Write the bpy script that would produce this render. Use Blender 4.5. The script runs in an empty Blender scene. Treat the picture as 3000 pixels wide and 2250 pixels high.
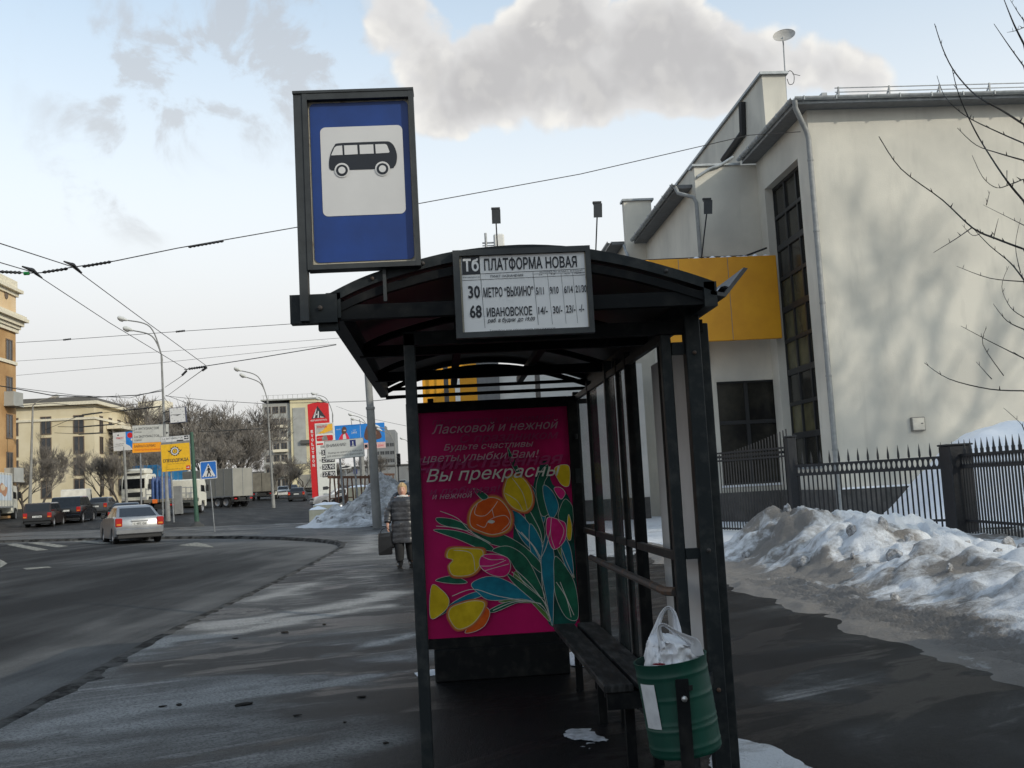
import bpy, math, random
from math import sin, cos, tan, pi, radians, degrees, hypot, atan2, exp, sqrt
from mathutils import Vector, Matrix, noise, geometry
random.seed(7)
C = bpy.context.scene.collection
SC = bpy.context.scene
# ------------------------------------------------------------------ camera
FPX, EYE, ROLL = 3000.0, 1.5, radians(3.1)
PITCH, YAW = radians(5.7244), radians(4.1087)
FW = Vector((sin(YAW)*cos(PITCH), cos(YAW)*cos(PITCH), sin(PITCH)))
R0 = Vector((cos(YAW), -sin(YAW), 0)); U0 = R0.cross(FW)
RT = R0*cos(ROLL) - U0*sin(ROLL); UP = U0*cos(ROLL) + R0*sin(ROLL)
cd = bpy.data.cameras.new('camera'); co = bpy.data.objects.new('camera', cd); C.objects.link(co)
cd.sensor_width = 36; cd.lens = 36.0; cd.clip_start = 0.05; cd.clip_end = 5000
mx = Matrix(((RT.x, UP.x, -FW.x, 0), (RT.y, UP.y, -FW.y, 0), (RT.z, UP.z, -FW.z, EYE), (0, 0, 0, 1)))
co.matrix_world = mx
SC.camera = co
SC.view_settings.view_transform = 'Standard'; SC.view_settings.look = 'None'
SC.view_settings.exposure = 0.0; SC.view_settings.gamma = 1.0
def ray(px, py): return RT*((px-1500)/FPX) + UP*((1125-py)/FPX) + FW
def P(px, py, Y):
    d = ray(px, py); t = Y/d.y
    return Vector((d.x*t, Y, EYE+d.z*t))
def gz(x, y):                       # the lie of the land: a slight crossfall, the avenue climbs in the distance
    t = max(0.0, y-48.0)
    return -0.024*max(min(x, 0.0), -60.0) + (0.0155*t*min(1.0, t/25.0))
def G(px, py, dz=0.0):
    d = ray(px, py); y = 2.0
    while y < 900:
        t = y/d.y
        if EYE+d.z*t <= gz(d.x*t, y)+dz: break
        y *= 1.004
    t = y/d.y
    return Vector((d.x*t, y, gz(d.x*t, y)+dz))
# ------------------------------------------------------------------ sun and sky
SUN = Vector((1.0, -0.85, 0.66)).normalized()           # towards the sun: behind the camera, on the right
SUN_EL = math.asin(SUN.z); SUN_AZ = atan2(SUN.x, SUN.y)
sl = bpy.data.lights.new('sun', 'SUN'); sl.energy = 2.3; sl.angle = radians(0.5); sl.color = (1.0, 0.93, 0.80)
so = bpy.data.objects.new('sun', sl); C.objects.link(so)
so.rotation_euler = SUN.to_track_quat('Z', 'Y').to_euler()
W = bpy.data.worlds.new('World'); SC.world = W; W.use_nodes = True
def build_world():
    nt = W.node_tree; N = nt.nodes; L = nt.links
    N.clear()
    out = N.new('ShaderNodeOutputWorld'); bg = N.new('ShaderNodeBackground')
    sky = N.new('ShaderNodeTexSky'); sky.sky_type = 'NISHITA'; sky.sun_disc = False
    sky.sun_elevation = SUN_EL; sky.sun_rotation = SUN_AZ
    sky.air_density = 1.0; sky.dust_density = 1.2; sky.ozone_density = .75
    tc = N.new('ShaderNodeTexCoord')
    def M(op, a, b=None, c=None, clamp=False):
        n = N.new('ShaderNodeMath'); n.operation = op; n.use_clamp = clamp
        for i, v in enumerate((a, b, c)):
            if v is None: continue
            if isinstance(v, (int, float)): n.inputs[i].default_value = v
            else: L.new(v, n.inputs[i])
        return n.outputs[0]
    def MIX(f, a, b):
        n = N.new('ShaderNodeMix'); n.data_type = 'RGBA'
        for s, v in ((n.inputs[0], f), (n.inputs[6], a), (n.inputs[7], b)):
            if isinstance(v, (int, float)): s.default_value = v
            elif isinstance(v, tuple): s.default_value = (*v, 1)
            else: L.new(v, s)
        return n.outputs[2]
    def RANGE(v, a, b, c=0., d=1., sm=True):
        n = N.new('ShaderNodeMapRange'); n.interpolation_type = 'SMOOTHSTEP' if sm else 'LINEAR'
        L.new(v, n.inputs[0])
        for i, q in enumerate((a, b, c, d)): n.inputs[i+1].default_value = q
        return n.outputs[0]
    def NOISE(vec, scale, detail, rough=.55, dist=0.):
        n = N.new('ShaderNodeTexNoise'); n.inputs['Scale'].default_value = scale
        n.inputs['Detail'].default_value = detail; n.inputs['Roughness'].default_value = rough
        n.inputs['Distortion'].default_value = dist
        L.new(vec, n.inputs['Vector']); return n.outputs[0]
    CC = lambda *c: tuple(v/SKY_S for v in c)
    d = tc.outputs['Generated']
    sep = N.new('ShaderNodeSeparateXYZ'); L.new(d, sep.inputs[0]); z = sep.outputs[2]
    # the Nishita sky, washed out by a thick layer of pale city haze near the horizon
    sc_ = N.new('ShaderNodeVectorMath'); sc_.operation = 'MULTIPLY'; L.new(sky.outputs[0], sc_.inputs[0]); sc_.inputs[1].default_value = SKY_K
    glow = RANGE(z, 0.12, 0.60, 1.0, 0.22)
    skyc = MIX(M('MULTIPLY', glow, 0.97), sc_.outputs[0], MIX(RANGE(z, 0.03, 0.30), SKY_HAZE, SKY_HAZE2))
    # steam drifting from a chimney: density blobs in sky directions, broken up by noise
    def blobs(lst):
        acc = None
        for (px, py, r, a) in lst:
            c = ray(px, py).normalized()
            n = N.new('ShaderNodeVectorMath'); n.operation = 'DISTANCE'; L.new(d, n.inputs[0]); n.inputs[1].default_value = c
            v = RANGE(n.outputs['Value'], 0.0, r/FPX, a, 0.0)
            acc = v if acc is None else M('ADD', acc, v)
        return acc
    mass = blobs([(1240, 150, 306, .9), (1130, 40, 200, .75), (1330, 260, 236, .95), (1420, 330, 177, .6), (1270, 380, 129, .45), (1560, 340, 165, .65), (1640, 180, 306, 1.1), (1610, 40, 177, .9), (1830, 150, 330, 1.1), (1980, 60, 200, .9),
                  (1930, 240, 200, .7), (2090, 230, 224, .9), (2250, 190, 271, 1.0), (2440, 180, 236, 1.0), (2580, 240, 177, .85), (2690, 280, 106, .5), (2040, 320, 129, .45), (1480, 200, 177, .8), (1740, 290, 141, .6)])
    wisp = blobs([(940, 190, 420, .75), (1010, 330, 330, .5), (780, 130, 300, .6), (470, 110, 300, .75), (520, 230, 260, .65), (390, 310, 260, .7), (620, 300, 260, .45), (300, 260, 200, .35), (390, 480, 200, .6), (190, 450, 220, .5), (380, 580, 190, .5),
                  (215, 610, 170, .45), (120, 110, 300, .4), (900, 40, 300, .5), (640, 60, 260, .5), (450, 700, 150, .3), (760, 420, 260, .3)])
    high = blobs([(1700, 40, 150, 1.), (2000, 20, 130, 1.), (1560, 60, 100, .8), (2430, 85, 110, 1.2), (2480, 130, 70, 1.), (2620, 170, 75, 1.1), (1110, 60, 130, .7), (1420, 190, 150, .55), (1880, 120, 200, .5), (2240, 90, 120, .5)])
    off = N.new('ShaderNodeVectorMath'); off.operation = 'ADD'; L.new(d, off.inputs[0])
    tosun = (RT*0.55 + UP*0.85).normalized()*0.020
    off.inputs[1].default_value = tosun
    n1 = NOISE(d, 12.0, 9.0, .56, .55); n2 = NOISE(off.outputs[0], 12.0, 9.0, .56, .55)
    def BILLOW(vec, base):
        v = N.new('ShaderNodeTexVoronoi'); v.feature = 'F1'; v.inputs['Scale'].default_value = 19.0; v.inputs['Detail'].default_value = 2.0; v.inputs['Roughness'].default_value = .5
        L.new(vec, v.inputs['Vector']); return M('ADD', M('MULTIPLY', base, .62), M('MULTIPLY', M('SUBTRACT', .75, v.outputs['Distance']), .38))
    n1 = BILLOW(d, n1); n2 = BILLOW(off.outputs[0], n2)
    nb = NOISE(d, 5.0, 3.0, .5, 0.)
    den = M('ADD', mass, M('MULTIPLY', M('SUBTRACT', n1, .5), 2.1))
    den = M('ADD', den, M('MULTIPLY', M('SUBTRACT', nb, .5), 1.1))
    a1 = RANGE(M('MULTIPLY', den, RANGE(mass, .05, .36)), .26, .66)
    wd = M('MULTIPLY', wisp, RANGE(NOISE(d, 13.0, 8.0, .58, .35), .43, .66))
    a2 = RANGE(wd, .03, .85, 0.0, .56)
    lit = RANGE(M('SUBTRACT', n1, n2), -.03, .15)
    edge = RANGE(den, .45, 1.25, 1.0, 0.0)
    lit = M('MULTIPLY', lit, M('ADD', M('MULTIPLY', edge, .75), .25))
    lit = M('MAXIMUM', M('MULTIPLY', lit, .85), M('MULTIPLY', high, RANGE(n1, .40, .56)), None, True)
    thin = MIX(RANGE(den, .5, 1.5), CC(.78, .775, .77), CC(.56, .555, .56))
    colc = MIX(lit, thin, CC(.97, .95, .90))
    res = MIX(a2, skyc, CC(.53, .53, .54))
    res = MIX(a1, res, colc)
    L.new(res, bg.inputs[0]); bg.inputs[1].default_value = SKY_S; L.new(bg.outputs[0], out.inputs[0])
SKY_S = 0.12
SKY_K = (1.95, 2.22, 2.05)   # gain on the Nishita colour before the haze is mixed in
SKY_HAZE = (6.0, 5.9, 5.85)     # warm grey low haze
SKY_HAZE2 = (8.2, 8.15, 8.1)     # brighter white above it
# ------------------------------------------------------------------ materials
MATS = {}
def mat(name, col, rough=0.6, var=0.12, scale=6.0, bump=0.0, metal=0.0, spec=0.5, bscale=None, emit=None, alpha=None, col2=None, coord='Object', thr=(.35, .65), stretch=None, coat=0.0):
    if name in MATS: return MATS[name]
    m = bpy.data.materials.new(name); m.use_nodes = True; MATS[name] = m
    nt = m.node_tree; N = nt.nodes; L = nt.links; b = N['Principled BSDF']
    b.inputs['Roughness'].default_value = rough; b.inputs['Metallic'].default_value = metal
    b.inputs['Specular IOR Level'].default_value = spec; b.inputs['Coat Weight'].default_value = coat
    tc = N.new('ShaderNodeTexCoord'); vec = tc.outputs[coord]
    if stretch:
        mp = N.new('ShaderNodeMapping'); L.new(vec, mp.inputs[0]); mp.inputs['Scale'].default_value = stretch; vec = mp.outputs[0]
    n = N.new('ShaderNodeTexNoise'); n.inputs['Scale'].default_value = scale; n.inputs['Detail'].default_value = 6; n.inputs['Roughness'].default_value = .6
    L.new(vec, n.inputs['Vector'])
    mr = N.new('ShaderNodeMapRange'); mr.inputs[1].default_value = thr[0]; mr.inputs[2].default_value = thr[1]; L.new(n.outputs[0], mr.inputs[0])
    mxn = N.new('ShaderNodeMix'); mxn.data_type = 'RGBA'; L.new(mr.outputs[0], mxn.inputs[0])
    c2 = col2 if col2 else tuple(min(1, c*(1+var)) for c in col); c1 = tuple(c*(1-var) for c in col) if not col2 else col
    mxn.inputs[6].default_value = (*c1, 1); mxn.inputs[7].default_value = (*c2, 1)
    L.new(mxn.outputs[2], b.inputs['Base Color'])
    if bump:
        bn = N.new('ShaderNodeBump'); bn.inputs['Strength'].default_value = bump; bn.inputs['Distance'].default_value = .02
        if bscale:
            n2 = N.new('ShaderNodeTexNoise'); n2.inputs['Scale'].default_value = bscale; n2.inputs['Detail'].default_value = 5; L.new(vec, n2.inputs['Vector']); L.new(n2.outputs[0], bn.inputs['Height'])
        else: L.new(n.outputs[0], bn.inputs['Height'])
        L.new(bn.outputs[0], b.inputs['Normal'])
    if emit:
        b.inputs['Emission Color'].default_value = (*emit[:3], 1); b.inputs['Emission Strength'].default_value = emit[3]
    if alpha is not None: b.inputs['Alpha'].default_value = alpha
    return m
# ------------------------------------------------------------------ mesh building
class MB:
    def __init__(s): s.v = []; s.f = []; s.mi = []; s.m = 0
    def add(s, vs, fs, m=None):
        o = len(s.v); s.v.extend([tuple(v) for v in vs])
        for f in fs: s.f.append(tuple(o+i for i in f)); s.mi.append(s.m if m is None else m)
        return s
    def box(s, x0, x1, y0, y1, z0, z1, m=None):
        return s.add([(x0,y0,z0),(x1,y0,z0),(x1,y1,z0),(x0,y1,z0),(x0,y0,z1),(x1,y0,z1),(x1,y1,z1),(x0,y1,z1)],
                     [(0,3,2,1),(4,5,6,7),(0,1,5,4),(1,2,6,5),(2,3,7,6),(3,0,4,7)], m)
    def bbox(s, x0, x1, y0, y1, z0, z1, b=.01, m=None):    # box with chamfered vertical edges and top
        pts = [(x0+b,y0),(x1-b,y0),(x1,y0+b),(x1,y1-b),(x1-b,y1),(x0+b,y1),(x0,y1-b),(x0,y0+b)]
        cx, cy = (x0+x1)/2, (y0+y1)/2
        def ring(k, z): return [(cx+(x-cx)*(1-k/max(1e-6,(x1-x0)/2)), cy+(y-cy)*(1-k/max(1e-6,(y1-y0)/2)), z) for x, y in pts]
        vs = ring(b,z0)+ring(0,z0+b)+ring(0,z1-b)+ring(b,z1); n = 8; fs = []
        for k in range(3):
            for i in range(n): fs.append((k*n+i, k*n+(i+1)%n, (k+1)*n+(i+1)%n, (k+1)*n+i))
        fs.append(tuple(range(n-1,-1,-1))); fs.append(tuple(3*n+i for i in range(n)))
        return s.add(vs, fs, m)
    def bar(s, p, q, w, h, up=(0,0,1), m=None):            # rectangular bar between two points
        p, q = Vector(p), Vector(q); d = (q-p).normalized(); u = Vector(up)
        if abs(d.dot(u)) > .98: u = Vector((0,1,0))
        r = d.cross(u).normalized(); u = r.cross(d)
        vs = [p-r*w/2-u*h/2, p+r*w/2-u*h/2, p+r*w/2+u*h/2, p-r*w/2+u*h/2, q-r*w/2-u*h/2, q+r*w/2-u*h/2, q+r*w/2+u*h/2, q-r*w/2+u*h/2]
        return s.add(vs, [(0,1,2,3),(7,6,5,4),(0,4,5,1),(1,5,6,2),(2,6,7,3),(3,7,4,0)], m)
    def tube(s, pts, r, n=6, m=None, cap=True):
        pts = [Vector(p) for p in pts]; k = len(pts)
        rs = r if isinstance(r, (list, tuple)) else [r]*k
        vs = []; fs = []; prev = None
        for i, p in enumerate(pts):
            d = (pts[min(i+1,k-1)]-pts[max(i-1,0)])
            d = d.normalized() if d.length > 1e-9 else Vector((0,0,1))
            if prev is None:
                a = Vector((0,0,1)) if abs(d.z) < .9 else Vector((1,0,0))
            else: a = prev
            u = (a - d*a.dot(d)); u = u.normalized() if u.length > 1e-6 else d.orthogonal().normalized(); prev = u; w = d.cross(u)
            for j in range(n):
                t = 2*pi*j/n; vs.append(p+(u*cos(t)+w*sin(t))*rs[i])
        for i in range(k-1):
            for j in range(n): fs.append((i*n+j, i*n+(j+1)%n, (i+1)*n+(j+1)%n, (i+1)*n+j))
        if cap and n > 2: fs.append(tuple(range(n-1,-1,-1))); fs.append(tuple((k-1)*n+j for j in range(n)))
        return s.add(vs, fs, m)
    def lathe(s, prof, n=24, c=(0,0,0), axis='z', m=None, cap=True):
        vs = []; fs = []; k = len(prof); c = Vector(c)
        for (r, z) in prof:
            for j in range(n):
                t = 2*pi*j/n
                v = {'z': (r*cos(t), r*sin(t), z), 'x': (z, r*cos(t), r*sin(t)), 'y': (r*sin(t), z, r*cos(t))}[axis]
                vs.append(c+Vector(v))
        for i in range(k-1):
            for j in range(n): fs.append((i*n+j, i*n+(j+1)%n, (i+1)*n+(j+1)%n, (i+1)*n+j))
        if cap: fs.append(tuple(range(n-1,-1,-1))); fs.append(tuple((k-1)*n+j for j in range(n)))
        return s.add(vs, fs, m)
    def prism(s, poly, a, b, plane='xz', m=None):          # polygon extruded along the third axis from a to b
        def T(p, h):
            return {'xz': (p[0],h,p[1]), 'xy': (p[0],p[1],h), 'yz': (h,p[0],p[1])}[plane]
        n = len(poly); vs = [T(p,a) for p in poly]+[T(p,b) for p in poly]
        fs = [tuple(range(n)), tuple(range(2*n-1,n-1,-1))]+[(i,i+n,(i+1)%n+n,(i+1)%n) for i in range(n)]
        return s.add(vs, fs, m)
    def poly(s, pts, m=None): return s.add(pts, [tuple(range(len(pts)))], m)
    def flat(s, poly, y, m=None): return s.poly([(p[0], y, p[1]) for p in poly], m)
    def loft(s, rings, m=None, cap=True):
        n = len(rings[0]); vs = [v for r in rings for v in r]; fs = []
        for i in range(len(rings)-1):
            for j in range(n): fs.append((i*n+j, i*n+(j+1)%n, (i+1)*n+(j+1)%n, (i+1)*n+j))
        if cap: fs.append(tuple(range(n-1,-1,-1))); fs.append(tuple((len(rings)-1)*n+j for j in range(n)))
        return s.add(vs, fs, m)
    def grid(s, nx, ny, fn, m=None):
        vs = [fn(i/nx, j/ny) for j in range(ny+1) for i in range(nx+1)]
        fs = [(j*(nx+1)+i, j*(nx+1)+i+1, (j+1)*(nx+1)+i+1, (j+1)*(nx+1)+i) for j in range(ny) for i in range(nx)]
        return s.add(vs, fs, m)
    def text(s, body, x, z, h, y=0.0, w=None, align='l', bold=0.0, shear=0.0, m=None, rot=0.0, res=2):
        vs, fs, x0, x1 = text_mesh(body, bold, shear, res)
        k = h/0.729; kx = k
        if w: kx = w/(x1-x0)
        wid = (x1-x0)*kx; ox = {'l': 0, 'c': -wid/2, 'r': -wid}[align]; cr, sr = cos(rot), sin(rot)
        out = []
        for (a, b) in vs:
            u, v = ox+(a-x0)*kx, b*k
            out.append((x+u*cr-v*sr, y, z+u*sr+v*cr))
        return s.add(out, fs, m)
    def wbuild(s, name, mats, parent, smooth=False, label=None):   # vertices given in world space
        o = s.build(name, mats, None, smooth, label)
        mw = parent.matrix_basis.copy(); q = parent
        while q.parent: mw = q.parent.matrix_basis @ q.matrix_parent_inverse @ mw; q = q.parent
        o.parent = parent; o.matrix_parent_inverse = mw.inverted(); return o
    def build(s, name, mats, parent=None, smooth=False, label=None, loc=None):
        me = bpy.data.meshes.new(name); me.from_pydata(s.v, [], s.f)
        if not isinstance(mats, (list, tuple)): mats = [mats]
        for q in mats: me.materials.append(q)
        if any(s.mi): me.polygons.foreach_set('material_index', s.mi)
        if smooth:
            me.polygons.foreach_set('use_smooth', [True]*len(me.polygons))
            try: me.set_sharp_from_angle(angle=radians(smooth if smooth is not True else 40))
            except Exception: pass
        me.update()
        o = bpy.data.objects.new(name, me); C.objects.link(o)
        if parent: o.parent = parent
        if label: o['label'] = label
        if loc: o.location = loc
        return o
_TX = {}
def text_mesh(body, bold, shear, res):
    # outlines of the lettering, triangulated by winding number so that overlapping strokes fill cleanly
    k = (body, bold, shear, res)
    if k not in _TX:
        c = bpy.data.curves.new('lettering', 'FONT'); c.body = body; c.size = 1.0; c.shear = shear; c.resolution_u = res; c.fill_mode = 'NONE'
        o = bpy.data.objects.new('lettering', c); C.objects.link(o); bpy.context.view_layer.update()
        me = bpy.data.meshes.new_from_object(o.evaluated_get(bpy.context.evaluated_depsgraph_get()))
        pts = [(v.co.x, v.co.y) for v in me.vertices]; eds = [tuple(e.vertices) for e in me.edges]
        bpy.data.objects.remove(o); bpy.data.curves.remove(c); bpy.data.meshes.remove(me)
        # walk the loops
        nb = {}
        for i, j in eds: nb.setdefault(i, []).append(j); nb.setdefault(j, []).append(i)
        loops = []; seen = set()
        for st in range(len(pts)):
            if st in seen or st not in nb: continue
            L = [st]; seen.add(st)
            nx = min(nb[st]) if st+1 not in nb[st] else st+1
            while nx not in seen:
                L.append(nx); seen.add(nx); cand = [q for q in nb[nx] if q not in seen]
                if not cand: break
                nx = cand[0]
            if len(L) > 2: loops.append(L)
        if bold:                                        # heavier strokes: push the outlines outwards
            ar = lambda L: sum(pts[L[i-1]][0]*pts[L[i]][1]-pts[L[i]][0]*pts[L[i-1]][1] for i in range(len(L)))
            bb = lambda L: (min(pts[i][0] for i in L), max(pts[i][0] for i in L), min(pts[i][1] for i in L), max(pts[i][1] for i in L)); new = {}
            BB = [bb(L) for L in loops]; AR = [ar(L) for L in loops]
            for L in loops:
                n_ = len(L); q0 = bb(L); big = max((k_ for k_ in range(len(loops)) if BB[k_][0] <= q0[1] and q0[0] <= BB[k_][1] and BB[k_][2] <= q0[3] and q0[2] <= BB[k_][3]), key=lambda k_: abs(AR[k_])); sg = 1 if AR[big] > 0 else -1
                for i in range(n_):
                    a, p, b = pts[L[i-1]], pts[L[i]], pts[L[(i+1) % n_]]
                    d1, d2 = (p[0]-a[0], p[1]-a[1]), (b[0]-p[0], b[1]-p[1]); l1, l2 = hypot(*d1) or 1e-9, hypot(*d2) or 1e-9
                    nx, ny = d1[1]/l1+d2[1]/l2, -d1[0]/l1-d2[0]/l2; l = hypot(nx, ny) or 1; m_ = min(1.8, 2/l)
                    new[L[i]] = (p[0]+sg*nx/l*bold*m_, p[1]+sg*ny/l*bold*m_)
            pts = [new.get(i, p) for i, p in enumerate(pts)]
        groups = []                                     # loops whose boxes overlap belong together
        for L in loops:
            xs = [pts[i][0] for i in L]; ys = [pts[i][1] for i in L]; bx = [min(xs), max(xs), min(ys), max(ys)]; hit = []
            for g in groups:
                if g[0][0] <= bx[1] and bx[0] <= g[0][1] and g[0][2] <= bx[3] and bx[2] <= g[0][3]: hit.append(g)
            ng = [bx, [L]]
            for g in hit: ng[0] = [min(ng[0][0], g[0][0]), max(ng[0][1], g[0][1]), min(ng[0][2], g[0][2]), max(ng[0][3], g[0][3])]; ng[1] += g[1]; groups.remove(g)
            groups.append(ng)
        vs, fs = [], []
        for bx, Ls in groups:
            P2 = []; E2 = []
            for L in Ls:
                o_ = len(P2); P2 += [Vector(pts[i]) for i in L]; E2 += [(o_+i, o_+(i+1) % len(L)) for i in range(len(L))]
            r = geometry.delaunay_2d_cdt(P2, E2, [], 0, 1e-6); o_ = len(vs); vv = r[0]
            def wind(x, y):
                w = 0
                for i, j in E2:
                    (ax, ay), (bx_, by) = P2[i], P2[j]
                    if (ay <= y) != (by <= y):
                        t = ax+(y-ay)/(by-ay)*(bx_-ax)
                        if t > x: w += 1 if by > ay else -1
                return w
            keep = [f for f in r[2] if wind(sum(vv[i].x for i in f)/len(f), sum(vv[i].y for i in f)/len(f))]
            vs += [(v.x, v.y) for v in vv]; fs += [tuple(o_+i for i in f) for f in keep]
        us = sorted({i for f in fs for i in f}); mp = {q: n for n, q in enumerate(us)}
        vs = [vs[i] for i in us]; fs = [tuple(mp[i] for i in f) for f in fs]
        xs = [v[0] for v in vs] or [0, 1]
        _TX[k] = (vs, fs, min(xs), max(xs))
    return _TX[k]
def tag(o, label, cat=None, group=None, kind=None):
    if label: o['label'] = label
    if cat: o['category'] = cat
    if group: o['group'] = group
    if kind: o['kind'] = kind
    return o
def thing(name, label, cat, loc=(0,0,0), rz=0.0, group=None, rot=None):
    o = bpy.data.objects.new(name, None); o.empty_display_size = .2; C.objects.link(o)
    o.location = loc; o.rotation_euler = rot if rot else (0, 0, rz)
    return tag(o, label, cat, group)
def copy_tree(o, parent=None):
    c = o.copy(); C.objects.link(c)
    if parent: c.parent = parent
    for ch in list(o.children): copy_tree(ch, c)
    return c
def smooth_pts(pts, n=6, closed=False):
    out = []; k = len(pts)
    rng = range(k if closed else k-1)
    for i in rng:
        p0 = pts[(i-1)%k] if closed or i > 0 else pts[0]; p1 = pts[i]; p2 = pts[(i+1)%k]; p3 = pts[(i+2)%k] if closed or i+2 < k else pts[-1]
        for j in range(n):
            t = j/n; t2 = t*t; t3 = t2*t
            out.append(tuple(.5*((2*b)+(-a+c)*t+(2*a-5*b+4*c-d)*t2+(-a+3*b-3*c+d)*t3) for a, b, c, d in zip(p0, p1, p2, p3)))
    if not closed: out.append(tuple(pts[-1]))
    return out
def rrect(x0, x1, z0, z1, r, n=5):
    pts = []
    for cx, cz, a in ((x1-r, z0+r, -pi/2), (x1-r, z1-r, 0), (x0+r, z1-r, pi/2), (x0+r, z0+r, pi)):
        for i in range(n+1): t = a+pi/2*i/n; pts.append((cx+r*cos(t), cz+r*sin(t)))
    return pts
def circle(cx, cz, r, n=20): return [(cx+r*cos(2*pi*i/n), cz+r*sin(2*pi*i/n)) for i in range(n)]
def ribbon(mb, pts, w, y, m=None):                          # flat line of width w in the xz plane
    n = len(pts); L = []; Rr = []
    for i in range(n):
        a = pts[max(i-1,0)]; b = pts[min(i+1,n-1)]; dx, dz = b[0]-a[0], b[1]-a[1]; l = hypot(dx,dz) or 1
        L.append((pts[i][0]-dz/l*w/2, y, pts[i][1]+dx/l*w/2)); Rr.append((pts[i][0]+dz/l*w/2, y, pts[i][1]-dx/l*w/2))
    mb.add(L+Rr, [(i, n+i, n+i+1, i+1) for i in range(n-1)], m)
build_world()
# ================================================================== THE SETTING
def node_mat(name):
    m = bpy.data.materials.new(name); m.use_nodes = True; MATS[name] = m
    nt = m.node_tree
    class K: pass
    k = K(); k.m = m; k.N = nt.nodes; k.L = nt.links; k.b = nt.nodes['Principled BSDF']
    k.tc = k.N.new('ShaderNodeTexCoord')
    def noise_(scale, detail=6, rough=.6, stretch=None, rz=0., dist=0.):
        v = k.tc.outputs['Object']
        if stretch:
            if rz:
                mp0 = k.N.new('ShaderNodeMapping'); mp0.inputs['Rotation'].default_value = (0, 0, rz); k.L.new(v, mp0.inputs[0]); v = mp0.outputs[0]
            mp = k.N.new('ShaderNodeMapping'); mp.inputs['Scale'].default_value = stretch
            k.L.new(v, mp.inputs[0]); v = mp.outputs[0]
        n = k.N.new('ShaderNodeTexNoise'); n.inputs['Scale'].default_value = scale; n.inputs['Detail'].default_value = detail; n.inputs['Roughness'].default_value = rough
        n.inputs['Distortion'].default_value = dist
        k.L.new(v, n.inputs['Vector']); return n.outputs[0]
    def rng_(v, a, b, c=0., d=1.):
        n = k.N.new('ShaderNodeMapRange'); k.L.new(v, n.inputs[0])
        for i, q in enumerate((a, b, c, d)): n.inputs[i+1].default_value = q
        return n.outputs[0]
    def mix_(f, a, b):
        n = k.N.new('ShaderNodeMix'); n.data_type = 'RGBA'
        for s_, v in ((n.inputs[0], f), (n.inputs[6], a), (n.inputs[7], b)):
            if isinstance(v, (int, float)): s_.default_value = v
            elif isinstance(v, tuple): s_.default_value = (*v, 1)
            else: k.L.new(v, s_)
        return n.outputs[2]
    def math_(op, a, b):
        n = k.N.new('ShaderNodeMath'); n.operation = op
        for i, v in enumerate((a, b)):
            if isinstance(v, (int, float)): n.inputs[i].default_value = v
            else: k.L.new(v, n.inputs[i])
        return n.outputs[0]
    def bump_(h, strength, dist=.02):
        n = k.N.new('ShaderNodeBump'); n.inputs['Strength'].default_value = strength; n.inputs['Distance'].default_value = dist
        k.L.new(h, n.inputs['Height']); k.L.new(n.outputs[0], k.b.inputs['Normal'])
    k.noise, k.rng, k.mix, k.math, k.bump = noise_, rng_, mix_, math_, bump_
    k.col = lambda v: k.L.new(v, k.b.inputs['Base Color']); k.rough = lambda v: k.L.new(v, k.b.inputs['Roughness'])
    return k
def asphalt(name, dark, mid, light, ang, wet=.5):
    k = node_mat(name)
    big = k.noise(.62, 6, .6, (.55, 1.15, 1), ang, .9)
    str_ = k.noise(.95, 7, .62, (.30, 1.5, 1), ang, .7)
    fine = k.noise(55, 4, .7)
    grit = k.noise(210, 2, .6)
    a = k.rng(big, .36, .62); b = k.rng(str_, .45, .66)
    c = k.mix(a, dark, mid); c = k.mix(k.math('MULTIPLY', b, .9), c, light)
    c = k.mix(k.rng(fine, .3, .75, 0, .5), c, tuple(v*.45 for v in mid))
    c = k.mix(k.rng(grit, .63, .72, 0, .55), c, tuple(min(1, v*2.2) for v in light))
    k.col(c)
    r = k.math('ADD', k.rng(a, 0, 1, wet, .72), k.rng(fine, .3, .7, -.08, .08)); k.rough(r)
    k.b.inputs['Specular IOR Level'].default_value = .08
    k.bump(k.math('ADD', k.math('MULTIPLY', fine, .5), k.math('MULTIPLY', grit, .5)), .45, .012)
    return k.m
STREAK = -0.46
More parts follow.
